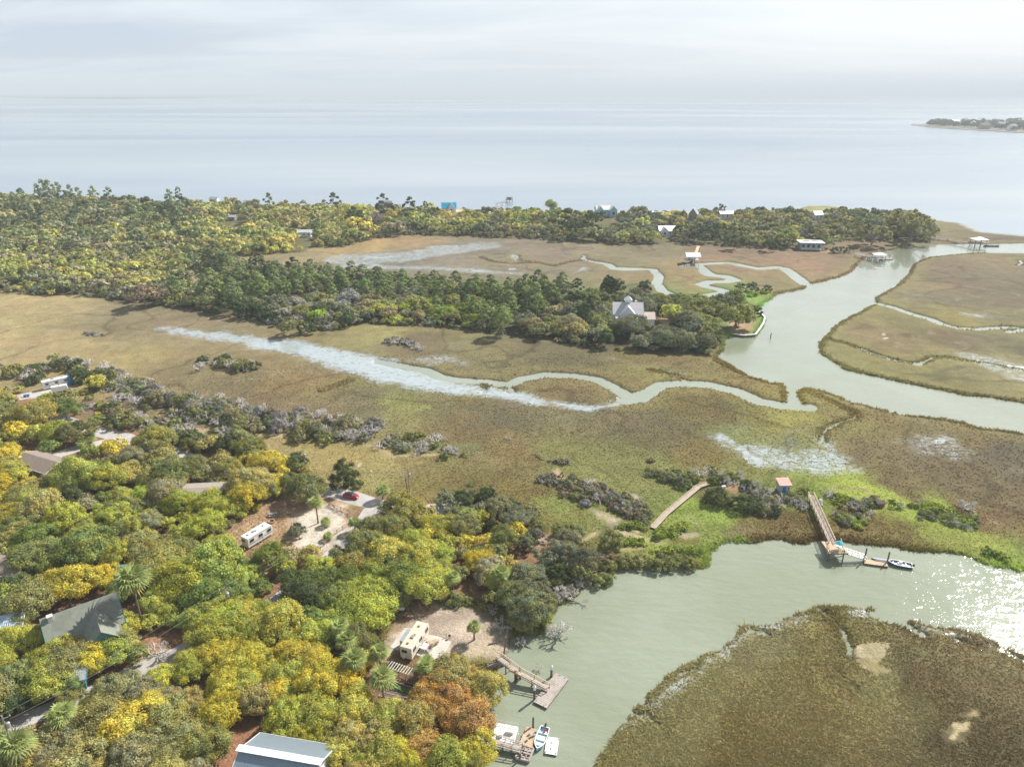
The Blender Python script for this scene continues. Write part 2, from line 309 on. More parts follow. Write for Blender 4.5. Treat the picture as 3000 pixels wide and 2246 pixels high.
# ground colours by place: (crop, x, y, colour as the ground shows it in plain daylight)
KALB = 0.66
def desat(a, k=.28):
    g = a@np.array([.3,.55,.15]); return a*(1-k)+g[:, None]*k*np.array([[1.04,1.0,.94]])
GC = [(0,680,184,162,108),(100,740,176,152,104),(250,700,150,136,98),(30,720,184,160,108),(400,690,146,130,96),(200,800,168,148,92),(480,830,140,124,86),(640,830,150,126,80),(560,880,140,120,84),(900,740,130,116,84),(1000,700,140,128,80),
      (860,715,150,142,80),(1200,780,122,112,78),(1100,800,132,122,80),(1450,790,138,122,72),(1450,820,150,138,74),(1600,830,142,122,62),(1640,850,146,128,56),(1220,840,138,118,76),(700,880,138,122,84),(780,880,128,118,84),
      (870,880,146,142,74),(930,885,132,122,78),(1000,930,138,118,76),(1100,900,126,116,82),(600,955,172,152,92),(800,1000,172,156,88),(700,985,170,152,86),(950,1030,150,136,68),(950,980,146,130,74),(1100,980,142,122,70),(1150,1050,128,112,56),(1000,1060,134,118,58),(1060,1000,150,132,72),
      (1200,985,142,138,72),(1250,1010,146,146,72),(1330,1000,140,138,76),(1380,1040,142,142,72),(1300,900,124,112,78),(1400,930,118,106,74),(1500,880,130,114,62),(1560,900,126,110,64),(1600,930,142,146,86),(1650,900,134,122,60),(1690,905,160,154,60),(1720,960,132,134,84),(1500,990,132,116,60),(1450,950,124,112,72),
      (2000,1000,124,110,78),(2100,1050,122,106,74),(1900,980,126,110,74),(1860,940,140,126,70),(1950,1050,124,108,68),(2190,1000,118,108,84),(2200,1100,126,108,74),(2050,930,134,118,72),(1900,890,138,120,68),
      (1900,720,142,124,82),(2000,640,128,110,82),(2100,600,130,112,84),(2000,800,148,138,78),(1850,790,142,136,74),(1950,690,134,126,74),(2100,730,124,108,76),(2180,690,128,118,80),(2150,640,124,108,82),(1960,620,140,128,84),(1900,660,138,130,80),(2050,690,150,138,68),(2150,800,150,140,86),
      (1800,1500,130,116,64),(1700,1420,136,126,68),(2000,1450,122,104,64),(1500,1560,144,136,88),(1850,1360,140,128,72),(1900,1500,146,138,88),(2100,1600,116,100,64),(1600,1640,128,116,64),(1650,1380,150,142,100),(2150,1400,140,124,84),
      (1000,540,136,126,112),(1200,560,142,126,108),(850,560,128,122,112),(1500,590,152,128,88),(1400,600,148,126,92),(1700,580,156,122,94),(1580,570,154,122,96),(1620,545,150,122,98),(1400,545,140,128,96),(1500,615,154,136,84),(1670,620,142,126,84),
      (780,528,192,156,92),(900,520,170,138,98),(600,560,166,146,100),(2100,490,142,124,84),(1950,476,150,150,86),(1850,462,160,158,88),(2180,510,128,112,84),(1900,533,140,118,88),(700,590,140,130,100),
      (1450,1045,140,144,66),(1400,1060,136,146,64),(1350,1075,138,140,66),(1500,1090,148,168,50),(1600,1110,150,168,48),(1570,1080,126,122,62),(1560,1150,138,160,50),(1440,1170,146,164,48),(1380,1160,150,144,86),
      (1650,1130,132,118,58),(1700,1160,120,98,56),(1750,1090,134,150,52),(1860,1080,166,182,40),(1950,1100,160,178,44),(2050,1100,158,172,46),(1850,1130,118,96,48),(1950,1150,124,106,50),(2060,1140,152,162,48),(2150,1190,150,172,48),(2110,1110,130,104,66),(1800,1140,120,98,48),
      (1200,1090,140,146,66),(1180,1120,138,130,60),(1100,1075,132,118,56),
      (1540,642,118,166,56),(1600,640,124,176,50),(1450,632,120,152,66),(1400,628,120,124,80),(1630,700,130,160,60)]
GP = np.array([[*D(x, y, 0)[:2]] for x, y, *_ in GC]); GR = np.array([[c*KALB for c in lin((r, g, b))] for _, _, r, g, b in GC])
# patches with an outline of their own: (outline, colour, soft edge in m, wobble in m)
OV = [
 (FOREST_NEAR, (172,132,98), 3, 3), (QL('D', [(480,1080),(700,1030),(760,1090),(760,1180),(680,1230),(560,1260),(470,1200)]), (198,156,122), 2, 2),
 (FOREST_MID, (112,100,72), 5, 6), (FOREST_FAR, (120,112,70), 8, 6),
 (QL('D', [(620,1120),(700,1085),(760,1090),(752,1140),(760,1175),(700,1200),(640,1185)]), (232,216,202), 2.5, 3),
 (QL('A5', [(120,480),(300,330),(420,180),(560,240),(800,230),(1000,330),(1180,420),(1190,600),(1100,690),(1000,720),(700,700),(420,720),(240,760),(60,700)]), (226,200,182), 2.5, 3),
 (QL('A5', [(200,250),(420,140),(560,240),(420,330),(300,360),(120,520)]), (194,160,134), 2.5, 3),
 (QL('A2', [(850,500),(1060,470),(1300,640),(1330,840),(1200,960),(960,980),(900,900),(1020,780)]), (196,142,104), 2, 2), (QL('A2', [(900,900),(1000,850),(1180,830),(1210,900),(1180,960),(1000,1010)]), (216,200,190), 2, 2),
 (QL('A2', [(1600,1400),(1750,1200),(1810,1250),(1700,1656),(1500,1800)]), (178,120,84), 2, 2), (QL('A4', [(180,1290),(560,1280),(700,1330),(300,1700),(100,1700)]), (182,124,88), 2, 2),
 (QL('A6', [(560,1120),(700,1110),(760,1180),(700,1260),(600,1220)]), (220,214,212), 1.5, 1), (QL('A6', [(330,980),(500,930),(520,1000),(360,1060)]), (206,180,160), 1.5, 1.5), (QL('A6', [(700,1010),(860,930),(960,900),(860,960),(760,1030)]), (198,178,136), .8, 1),
 (QL('A6', [(780,700),(950,760),(1100,810),(1080,900),(960,860)]), (190,174,144), 1.5, 2), (QL('A6', [(960,850),(1060,900),(1260,960),(1420,1020),(1560,1010),(1400,1035),(1240,985),(1050,930)]), (204,182,146), .6, .7),
 (QL('A6', [(1190,915),(1350,880),(1370,895),(1220,935)]), (208,188,140), .5, .4), (QL('A6', [(1560,960),(1600,925),(1740,925),(1760,960),(1640,985)]), (206,184,160), 1, 1), (QL('A6', [(1540,990),(1740,960),(1780,1030),(1700,1050),(1500,1020)]), (142,120,62), 1, 1),
 (QL('A6', [(1060,1060),(1260,1045),(1290,1065),(1080,1095)]), (196,178,110), .7, .5), (QL('A6', [(480,1380),(720,1330),(760,1440),(700,1480),(560,1530),(480,1540)]), (126,112,106), 1.5, 2),
 (QL('A6', [(850,1180),(900,1150),(880,1300),(800,1400),(740,1330)]), (206,180,156), 1, 1), (QL('A6', [(1920,900),(2100,860),(2300,880),(2200,1000),(2000,1010),(1940,980)]), (140,120,96), 2, 2),
 (QL('A6', [(480,400),(540,370),(640,470),(600,520),(540,480)]), (200,170,140), 1, 1), (QL('A6', [(1130,600),(1230,590),(1260,640),(1200,640)]), (196,180,170), .8, 1),
 (QL('A6', [(1620,700),(1700,800),(1850,900),(1760,890),(1660,790)]), (170,158,110), 1.5, 2), (QL('A6', [(1950,480),(2100,500),(2120,600),(2040,590),(1960,530)]), (192,150,112), 1, 1),
 (QL('A3', [(0,40),(230,50),(240,75),(0,60)]), (206,186,140), .6, 1), (QL('A3', [(0,125),(120,130),(100,165),(0,160)]), (204,180,142), .6, 1), (QL('A3', [(470,110),(850,95),(1000,140),(1200,225),(1600,215),(1600,235),(1180,250),(980,165),(850,115),(480,130)]), (186,164,118), .6, .8),
 (QL('A3', [(870,325),(910,280),(920,310),(890,340)]), (206,190,150), .4, .4), (QL('A3', [(1030,180),(1180,100),(1500,120),(1900,120),(1990,220),(1850,250),(1500,190),(1250,220)]), (132,132,86), 2, 3),
 (QL('B7', [(1500,575),(1560,560),(1740,580),(1750,605),(1660,620),(1540,610)]), (148,152,74), 2, 2), (QL('B6', [(1285,175),(1310,175),(1310,192),(1285,190)]), (214,196,160), .6, .8), (QL('B6', [(1300,203),(1335,203),(1330,214),(1300,214)]), (214,200,170), .6, .8),
 (QL('A8', [(1400,330),(1450,315),(1540,320),(1530,360),(1480,420),(1440,420),(1410,380)]), (206,190,150), .3, 2.6), (QL('A8', [(1410,390),(1440,380),(1560,440),(1500,455)]), (176,158,112), .5, 1.2), (QL('A8', [(1820,760),(1880,700),(1940,690),(1930,740),(1900,780),(1840,785)]), (200,180,132), .3, 2.2), (QL('A8', [(1910,655),(1985,635),(1985,655),(1930,668)]), (180,158,108), .6, .9),
 (QL('A8', [(560,640),(620,590),(640,640),(600,660)]), (150,130,80), .8, 1), (QL('A8', [(820,330),(900,310),(940,400),(880,450),(820,420)]), (126,104,88), 2, 2), (QL('A8', [(1780,300),(2000,380),(2180,480),(2212,560),(2100,470),(1850,400)]), (128,104,82), 2, 3),
 (QL('A8', [(1180,220),(1250,250),(1280,480),(1340,640),(1230,560),(1190,400)]), (150,138,66), 2, 2),
 (QL('B3', [(590,800),(740,795),(770,815),(750,870),(700,895),(620,880)]), (200,164,126), 3, 2), (QL('B3', [(740,880),(780,790),(811,795),(807,825),(762,892)]), (112,166,48), 1, .5), (QL('B3', [(240,790),(330,790),(300,850),(240,840)]), (198,166,140), 2, 2),
 (QL('B3', [(1105,430),(1180,420),(1180,450),(1100,445)]), (176,146,110), 2, 2), (QL('B5', [(1380,262),(1440,262),(1440,290),(1390,285)]), (190,160,130), 2, 1),
 (QL('D', [(950,453),(1450,459),(1700,455),(1700,459),(1450,466),(950,459)]), (222,204,166), 3, 2), (QL('B3', [(1050,185),(1120,185),(1150,192),(1060,196)]), (214,204,180), 2, 2),
 (QL('A7', [(1090,445),(1180,465),(1180,472),(1090,455)]), (206,190,120), .3, .3), (QL('A7', [(1880,590),(1960,640),(2130,670),(2130,685),(1930,660)]), (160,136,104), .8, 1), (QL('A7', [(600,350),(900,370),(990,420),(900,400),(620,375)]), (170,140,120), 1, 1.5),
 (QL('A7', [(0,550),(450,540),(480,740),(330,800),(100,770),(0,780)]), (112,94,50), 3, 3),
 (QL('A1', [(1360,560),(1560,700),(1760,760),(1900,760),(1760,810),(1500,740)]), (196,170,132), 1.5, 2), (QL('A1', [(730,520),(900,500),(950,600),(800,680),(700,620)]), (150,124,100), 2, 3),
 (QL('A1', [(140,480),(360,430),(620,380),(620,470),(400,500),(200,510)]), (206,200,196), 1, 1), (QL('A1', [(1440,920),(1600,930),(1640,1010),(1570,1040),(1480,990)]), (214,196,178), 1, 1.5),
 (QL('A4', [(1380,900),(1600,860),(1860,900),(1780,1020),(1500,1000)]), (150,118,96), .8, .6), (QL('A4', [(1560,700),(1640,600),(1900,660),(1830,790),(1620,720)]), (150,116,82), 1, 1),
]
# ------------------------------------------------------------------ land sheet, finer towards the viewer's side
nth, nph = 1250, 820
th = np.radians(np.linspace(-62, 62, nth)); ph = np.radians(np.concatenate([np.linspace(4.6, 30, 520), np.linspace(30, 68, nph-520+1)[1:]]))
rr = H/np.tan(ph)
TH, RR = np.meshgrid(th, rr); X = (RR*np.sin(TH)).ravel(); Y = (RR*np.cos(TH)).ravel()
wob = fbm(X, Y, 7.0, 4)
sdf = np.full(X.shape, -1e9)
for pl in LAND: sdf = np.maximum(sdf, poly_sdf(X, Y, pl))
near = np.clip(250/np.hypot(X, Y), .5, 1.4)
sdf = sdf + wob*1.5*near + fbm(X+99, Y, 2.4, 2)*.5
for ln, a, b in CREEKS: sdf = np.minimum(sdf, seg_dist(X, Y, ln, a, b) + wob*.7)
Z = np.where(sdf > 0, ZG*(1-np.exp(-np.maximum(sdf, 0)/.8)), -1.6*(1-np.exp(-np.maximum(-sdf, 0)/1.5)))
dry = sstep(1.5, 5, sdf)
wet = np.zeros(X.shape)
for ln, a, b, w in WETS:
    d = seg_dist(X, Y, ln, a, b) + wob*4.0
    wet = np.maximum(wet, w*sstep(5.0, -7.0, d))
# colour
LR = lambda x, y: (np.arctan2(x, y)*2.0, np.log(np.hypot(x, y))*1.6)
gx, gy = LR(GP[:, 0], GP[:, 1]); vx, vy = LR(X+wob*8, Y+fbm(X+7, Y+7, 15, 3)*10)
acc = np.zeros((len(X), 3)); ws = np.zeros(len(X))
for i in range(len(gx)):
    w = 1.0/((vx-gx[i])**2+(vy-gy[i])**2+2e-4)**2.0
    acc += w[:, None]*GR[i]; ws += w
colr = acc/ws[:, None]
mott = fbm(X+300, Y-200, 26, 4)
mot2 = fbm(X*.5-80, Y+60, 9, 3); gr_ = sstep(.05, .6, fbm(X+900, Y*1.6-100, 34, 4))[:, None]*.35
colr = colr*(1-gr_)+gr_*np.array(lin((128,132,100)))*KALB; colr *= (1+.24*mott+.12*mot2)[:, None]; colr[:, 0] *= (1+.06*fbm(X-50, Y+80, 12, 3)); colr[:, 1] *= (1+.07*fbm(X+150, Y+30, 18, 3))
floor = np.zeros(len(X))
for k, (pl, c, soft, wb) in enumerate(OV):
    xs = [p[0] for p in pl]; ys = [p[1] for p in pl]
    m = (X > min(xs)-25) & (X < max(xs)+25) & (Y > min(ys)-25) & (Y < max(ys)+25)
    if not m.any(): continue
    d = poly_sdf(X[m], Y[m], pl) + fbm(X[m]+k*13, Y[m]-k*7, max(1.5, wb*2.2), 4)*wb
    a = sstep(-soft*.5, soft, d); cl = np.array(lin(c))*KALB
    cv = cl[None, :]*(1+.16*fbm(X[m], Y[m], 4.5, 4))[:, None]
    colr[m] = colr[m]*(1-a[:, None])+cv*a[:, None]
    floor[m] = np.maximum(floor[m], a) if k in (0, 6, 7) else floor[m]*(1-a); wet[m] = wet[m]*(1-a)
rill = np.abs(fbm(X+wob*3, Y+500, 55, 3)); rl = sstep(.035, .008, rill)*sstep(4, 10, sdf)*.30; colr *= (1-rl)[:, None]
wr = np.abs(fbm(X-700, Y*1.4+200, 80, 4)-.18); wl = sstep(.02, .004, wr)*sstep(6, 14, sdf)*.22*(fbm(X, Y, 14, 2) > 0); colr = colr*(1-wl[:, None])+wl[:, None]*np.array(lin((190,176,146)))*KALB
bd = (sstep(.5, 3, sdf)*sstep(11, 4, sdf)*.38)[:, None]; colr = colr*(1-bd)+bd*np.array(lin((150,140,76)))*KALB
colr = desat(colr, .24)*np.array([1.14, 1.15, 1.08])
# pale mud at the water's edge
e = sstep(1.1, .1, sdf)*.5; colr = colr*(1-e[:, None])+np.array(lin((150,138,112)))*KALB*.8*e[:, None]
# faces
idx = np.arange(len(X)).reshape(nph, nth)
q = np.stack([idx[:-1, :-1], idx[1:, :-1], idx[1:, 1:], idx[:-1, 1:]], -1).reshape(-1, 4)
keep = (sdf[q] > -2.5).any(axis=1); q = q[keep]
used = np.unique(q); remap = np.full(len(X), -1); remap[used] = np.arange(len(used)); q = remap[q]
q = q[:, ::-1]
def np_mesh(name, V, F, smooth=False):
    me = bpy.data.meshes.new(name); me.vertices.add(len(V)); me.vertices.foreach_set('co', np.asarray(V, np.float32).ravel())
    k = F.shape[1]; me.loops.add(F.size); me.loops.foreach_set('vertex_index', F.astype(np.int32).ravel())
    me.polygons.add(len(F)); me.polygons.foreach_set('loop_start', np.arange(0, F.size, k, dtype=np.int32))
    if smooth: me.polygons.foreach_set('use_smooth', np.ones(len(F), bool))
    me.update(calc_edges=True); return me
def vcol(me, name, A):
    at = me.attributes.new(name, 'FLOAT_COLOR', 'POINT')
    at.data.foreach_set('color', np.concatenate([A, np.ones((len(A), 1))], 1).astype(np.float32).ravel())
def vflt(me, name, A):
    at = me.attributes.new(name, 'FLOAT', 'POINT'); at.data.foreach_set('value', np.asarray(A, np.float32))
gm = np_mesh('ground', np.stack([X, Y, Z], 1)[used], q, True)
vcol(gm, 'tint', colr[used]); vflt(gm, 'wet', wet[used]); vflt(gm, 'floor', floor[used])
# ground material
m = bpy.data.materials.new('marsh_and_forest_ground'); m.use_nodes = True; t = m.node_tree; b = t.nodes['Principled BSDF']
n_ = t.nodes.new; l_ = t.links.new
geo = n_('ShaderNodeNewGeometry'); at = n_('ShaderNodeAttribute'); at.attribute_name = 'tint'; aw = n_('ShaderNodeAttribute'); aw.attribute_name = 'wet'; af = n_('ShaderNodeAttribute'); af.attribute_name = 'floor'
def nz(scale, det=4, rough=.6, st=(1,1,1)):
    mm = n_('ShaderNodeMapping'); mm.inputs['Scale'].default_value = st; l_(geo.outputs['Position'], mm.inputs[0])
    x = n_('ShaderNodeTexNoise'); x.inputs['Scale'].default_value = scale; x.inputs['Detail'].default_value = det; x.inputs['Roughness'].default_value = rough; l_(mm.outputs[0], x.inputs['Vector']); return x
def rng(src, a, b2, c, d):
    r = n_('ShaderNodeMapRange'); l_(src, r.inputs[0]); r.inputs[1].default_value = a; r.inputs[2].default_value = b2; r.inputs[3].default_value = c; r.inputs[4].default_value = d; return r.outputs[0]
def mth(op, a, b2):
    x = n_('ShaderNodeMath'); x.operation = op
    for i, s_ in enumerate((a, b2)):
        if isinstance(s_, (int, float)): x.inputs[i].default_value = s_
        else: l_(s_, x.inputs[i])
    return x.outputs[0]
f1 = rng(nz(1.1, 6, .75).outputs[0], .3, .7, .72, 1.28); f2 = rng(nz(.16, 5, .65).outputs[0], .3, .7, .80, 1.2)
fm_ = mth('MULTIPLY', f1, f2)
mul = n_('ShaderNodeVectorMath'); mul.operation = 'SCALE'; l_(at.outputs['Color'], mul.inputs[0]); l_(fm_, mul.inputs['Scale'])
# litter on the forest floor: pale sand through rusty needles
lit = rng(nz(.9, 7, .7).outputs[0], .46, .6, 0, .75); lf = mth('MULTIPLY', lit, af.outputs['Fac'])
lmx = n_('ShaderNodeMix'); lmx.data_type = 'RGBA'; l_(lf, lmx.inputs[0]); l_(mul.outputs[0], lmx.inputs[6]); lmx.inputs[7].default_value = (*[c*KALB for c in lin((150,104,76))], 1)
l_(lmx.outputs[2], b.inputs['Base Color']); b.inputs['Roughness'].default_value = .92; b.inputs['Specular IOR Level'].default_value = .15
bn = nz(1.6, 5, .7); bp = n_('ShaderNodeBump'); bp.inputs['Distance'].default_value = .42; bp.inputs['Strength'].default_value = 1; l_(bn.outputs[0], bp.inputs['Height']); l_(bp.outputs[0], b.inputs['Normal'])
# standing water between the stems
wb_ = n_('ShaderNodeBsdfPrincipled'); wb_.inputs['Base Color'].default_value = (.38,.44,.47,1); wb_.inputs['Roughness'].default_value = .2; wb_.inputs['IOR'].default_value = 1.6; wb_.inputs['Specular IOR Level'].default_value = 1.0
wn = nz(.8, 7, .85, (.6, 1, 1)); wv = rng(wn.outputs[0], .37, .63, 0, 1)
thr = mth('SUBTRACT', aw.outputs['Fac'], wv); wm = mth('MULTIPLY', rng(thr, -.2, .34, 0, 1), rng(aw.outputs['Fac'], .15, .5, 0, 1))
ms = n_('ShaderNodeMixShader'); l_(wm, ms.inputs[0]); l_(b.outputs[0], ms.inputs[1]); l_(wb_.outputs[0], ms.inputs[2]); l_(ms.outputs[0], t.nodes['Material Output'].inputs['Surface'])
gm.materials.append(m)
ground = bpy.data.objects.new('ground', gm); COL.objects.link(ground); tag(ground, 'brown and green tidal marsh with sandy forest floor', kind='structure')

def land_at(x, y):
    """signed distance from the water at one point (positive on land)"""
    ax, ay = np.array([x]), np.array([y]); s_ = -1e9
    for pl in LAND: s_ = max(s_, poly_sdf(ax, ay, pl)[0])
    for ln, a, b2 in CREEKS: s_ = min(s_, seg_dist(ax, ay, ln, a, b2)[0])
    return s_

# ------------------------------------------------------------------ water
def water_mat(name, base, rough, waves, spec=.5, patch=None, ior=1.34):
    m = bpy.data.materials.new(name); m.use_nodes = True; t = m.node_tree; b = t.nodes['Principled BSDF']; n_ = t.nodes.new; l_ = t.links.new
    b.inputs['Roughness'].default_value = rough; b.inputs['IOR'].default_value = ior; b.inputs['Coat Weight'].default_value = 0.75; b.inputs['Coat Roughness'].default_value = rough; b.inputs['Coat IOR'].default_value = 1.4; b.inputs['Specular IOR Level'].default_value = spec
    geo = n_('ShaderNodeNewGeometry')
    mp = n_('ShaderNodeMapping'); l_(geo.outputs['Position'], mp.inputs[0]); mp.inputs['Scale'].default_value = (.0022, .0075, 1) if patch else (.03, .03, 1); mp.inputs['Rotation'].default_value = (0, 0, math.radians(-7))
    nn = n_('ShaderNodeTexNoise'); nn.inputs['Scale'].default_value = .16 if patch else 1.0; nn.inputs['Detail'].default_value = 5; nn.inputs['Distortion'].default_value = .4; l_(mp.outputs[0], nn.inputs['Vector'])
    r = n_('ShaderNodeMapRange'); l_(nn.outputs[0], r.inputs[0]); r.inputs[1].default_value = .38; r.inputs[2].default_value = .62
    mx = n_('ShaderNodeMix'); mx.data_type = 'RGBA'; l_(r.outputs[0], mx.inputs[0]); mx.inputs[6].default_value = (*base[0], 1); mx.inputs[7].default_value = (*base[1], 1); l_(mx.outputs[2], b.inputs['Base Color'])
    h = None
    for sc, dist, rot, st, det in waves:
        m2 = n_('ShaderNodeMapping'); l_(geo.outputs['Position'], m2.inputs[0]); m2.inputs['Rotation'].default_value = (0, 0, math.radians(rot)); m2.inputs['Scale'].default_value = (st, 1, 1)
        w = n_('ShaderNodeTexNoise'); w.inputs['Scale'].default_value = sc; w.inputs['Detail'].default_value = det; w.inputs['Roughness'].default_value = .5; l_(m2.outputs[0], w.inputs['Vector'])
        a = n_('ShaderNodeMath'); a.operation = 'MULTIPLY'; l_(w.outputs[0], a.inputs[0]); a.inputs[1].default_value = dist
        if h is None: h = a.outputs[0]
        else:
            s_ = n_('ShaderNodeMath'); s_.operation = 'ADD'; l_(h, s_.inputs[0]); l_(a.outputs[0], s_.inputs[1]); h = s_.outputs[0]
    bp = n_('ShaderNodeBump'); bp.inputs['Strength'].default_value = 1; bp.inputs['Distance'].default_value = 1; l_(h, bp.inputs['Height']); l_(bp.outputs[0], b.inputs['Normal'])
    return m
CRW = water_mat('creek_water', ((.245,.275,.195), (.28,.315,.24)), .05, [(3.0, .052, 30, .55, 2), (.5, .14, 20, .5, 1)], ior=1.5)
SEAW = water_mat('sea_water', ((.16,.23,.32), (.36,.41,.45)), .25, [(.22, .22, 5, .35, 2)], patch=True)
mb = MB(); mb.add([(-1500,-300,0),(1700,-300,0),(1700,560,0),(-1500,560,0)], [(0,1,2,3)]); o = mb.build('creek_water', CRW); tag(o, 'pale green tidal creek water', kind='structure')
mb = MB(); mb.add([(-45000,560,0),(45000,560,0),(45000,60000,0),(-45000,60000,0)], [(0,1,2,3)])
mb.add([(-45000,-400,-.05),(-1500,-400,-.05),(-1500,560,-.05),(-45000,560,-.05)], [(0,1,2,3)]); mb.add([(1700,-400,-.05),(45000,-400,-.05),(45000,560,-.05),(1700,560,-.05)], [(0,1,2,3)])
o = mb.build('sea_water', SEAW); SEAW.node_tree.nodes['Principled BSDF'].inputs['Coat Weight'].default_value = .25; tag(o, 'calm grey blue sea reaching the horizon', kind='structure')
# ------------------------------------------------------------------ haze
hz = bpy.data.materials.new('haze'); hz.use_nodes = True; t = hz.node_tree; t.nodes.remove(t.nodes['Principled BSDF'])
pv = t.nodes.new('ShaderNodeVolumePrincipled'); pv.inputs['Color'].default_value = (.83,.92,1,1); pv.inputs['Density'].default_value = .00015; pv.inputs['Anisotropy'].default_value = .0
t.links.new(pv.outputs[0], t.nodes['Material Output'].inputs['Volume'])
mb = MB(); mb.box((0, 29800, 130), (89000, 60300, 264)); o = mb.build('haze', hz); tag(o, 'thin pale sea haze', kind='stuff')
# ------------------------------------------------------------------ roads and pads
ASPH = mat('pale_asphalt', (.45,.43,.42), .9, 0, .16, .5, .01, 3, dark=(.30,.25,.19), darkamt=.5); CONC = mat('concrete', (.56,.53,.48), .85, 0, .10, .8, .005, 5, dark=(.42,.38,.32), darkamt=.5)
SHELL = mat('shell_drive', (.50,.47,.44), .95, 0, .15, .8, .02, 5, dark=(.36,.30,.22), darkamt=.6)
def strip(name, pts, w, m_, z, label, seed=0):
    pts = lerp_pts(pts); mb = MB(); vs = []; fs = []
    for i, p in enumerate(pts):
        a = pts[max(0, i-1)]; b = pts[min(len(pts)-1, i+1)]; dx, dy = b[0]-a[0], b[1]-a[1]; L_ = math.hypot(dx, dy) or 1
        nx, ny = -dy/L_, dx/L_; e1 = w*(1+.09*math.sin(i*.7+seed)+.06*math.sin(i*2.3)); e2 = w*(1+.09*math.sin(i*.9+seed*2)+.06*math.cos(i*1.9))
        vs += [(p[0]+nx*e1, p[1]+ny*e1, z), (p[0]-nx*e2, p[1]-ny*e2, z)]
        if i: k = 2*i; fs.append((k-2, k, k+1, k-1)[::-1])
    mb.add(vs, fs); o = mb.build(name, m_); return tag(o, label, kind='structure')
for i, (nm, ln, w) in enumerate(ROADS):
    strip(nm, ln, w, ASPH if nm == 'road' else SHELL, ZG+.012+i*.006, ['pale asphalt road looping through the trees','pale asphalt lane running down past the campers','shell driveway to the long brown roof','pale pad under the white campers'][i], i)
def slab(name, c, pts, m_, z0, z1, label, cat=None, kind='structure'):
    mb = MB(); mb.prism([tuple(Q(c, x, y, z1)[:2]) for x, y in pts], z0, z1); o = mb.build(name, m_); return tag(o, label, cat, kind=kind)
slab('concrete_pad', 'A5', [(440,462),(540,480),(655,527),(640,560),(600,620),(560,655),(490,687),(420,665),(355,640),(390,560)], CONC, .3, ZG+.07, 'pale concrete patio beside the cream camper')
slab('concrete_pad', 'A5', [(130,572),(180,500),(255,405),(308,412),(320,470),(250,560),(190,600)], CONC, .3, ZG+.06, 'pale concrete strip behind the cream camper')

# ------------------------------------------------------------------ shared materials
WOOD = mat('grey_planks', (.42,.37,.34), .85, 0, .22, 2, .01, 6, (1,1,1), dark=(.26,.22,.19), darkamt=.6); TAN = mat('tan_planks', (.55,.41,.27), .8, 0, .18, 2, .008, 5, dark=(.40,.28,.18), darkamt=.5)
RAIL = mat('rail_wood', (.48,.38,.29), .85, 0, .2, 3); PILE = mat('piling', (.16,.13,.11), .9, 0, .3, 3, .02); WHT = mat('white_paint', (.78,.77,.74), .5, 0, .04, 1); CREAM = mat('cream_panel', (.76,.72,.64), .45, 0, .05, .8, dark=(.55,.49,.38), darkamt=.4)
WHTR = mat('white_roof', (.80,.80,.79), .55, 0, .05, 1, dark=(.6,.6,.58), darkamt=.35); GLASS = mat('dark_glass', (.03,.035,.045), .08, 0, .1, 1, spec=.8); BLACK = mat('black_plastic', (.03,.03,.033), .5, 0, .2, 3); STEEL = mat('grey_metal', (.42,.44,.46), .4, .6, .1, 2)
TYRE = mat('tyre', (.025,.025,.026), .85, 0, .2, 5); RED = mat('red_paint', (.46,.015,.03), .22, .15, .05, 1, spec=.7); TEAL = mat('teal_paint', (.05,.26,.29), .5, 0, .15, 2); BLUE = mat('blue_tarp', (.04,.19,.42), .5, 0, .2, 2, .03, 2)
SKYB = mat('skiff_blue', (.10,.42,.62), .3, 0, .1, 1); RUST = ribbed('red_tin', (.55,.20,.18), .4, 0, .55, .2, .03, .25); CONDUIT = mat('galvanised', (.50,.52,.53), .4, .5, .08, 3)

def span(c, a, b, z=ZG):
    p, q_ = Q(c, *a, z), Q(c, *b, z); return p, q_, math.atan2(q_.y-p.y, q_.x-p.x), (q_-p).length
def height_at(p, dy):
    """how tall a post at ground point p is, when its top is seen at D row dy"""
    lo, hi = 0, 60
    for _ in range(40):
        m_ = (lo+hi)/2
        if img((p.x, p.y, p.z+m_))[1] > dy: lo = m_
        else: hi = m_
    return lo
# ------------------------------------------------------------------ houses
def window_part(par, x, y, z, w, h, nrm, frame, storey_mat=GLASS):
    """frame with a pane as its sub-part; nrm is the outward direction in the wall's own plane"""
    a = math.atan2(nrm[1], nrm[0]); tx, ty = -math.sin(a), math.cos(a); mb = MB()
    for s_ in (-1, 1): mb.box((x+tx*s_*w/2+nrm[0]*.05, y+ty*s_*w/2+nrm[1]*.05, z), (.1, .1, h+.1), a)
    for s_ in (-1, 1): mb.box((x+nrm[0]*.052, y+nrm[1]*.052, z+s_*h/2), (.1, w+.16, .1), a)
    o = mb.build('window', frame, par); p = MB(); p.box((x+nrm[0]*.025, y+nrm[1]*.025, z), (.05, w-.1, h-.1), a); p.build('pane', storey_mat, o); return o
def gable(mb, L, W_, z0, rise, over=.5, th=.18, mi=0, cx=0, cy=0, rz=0):
    """gable roof slabs with the ridge along local x"""
    ca, sa = math.cos(rz), math.sin(rz); hl, hw = L/2+over, W_/2+over; k = rise/(W_/2); zl = z0-over*k
    def R(x, y, z): return (cx+x*ca-y*sa, cy+x*sa+y*ca, z)
    for s_ in (-1, 1):
        v = [R(-hl, 0, z0+rise), R(hl, 0, z0+rise), R(hl, s_*hw, zl), R(-hl, s_*hw, zl)]; v += [(a, b, c-th) for a, b, c in v]
        f = [(0,1,2,3),(7,6,5,4),(0,4,5,1),(1,5,6,2),(2,6,7,3),(3,7,4,0)]
        mb.add(v, f if s_ < 0 else [t[::-1] for t in f], mi)
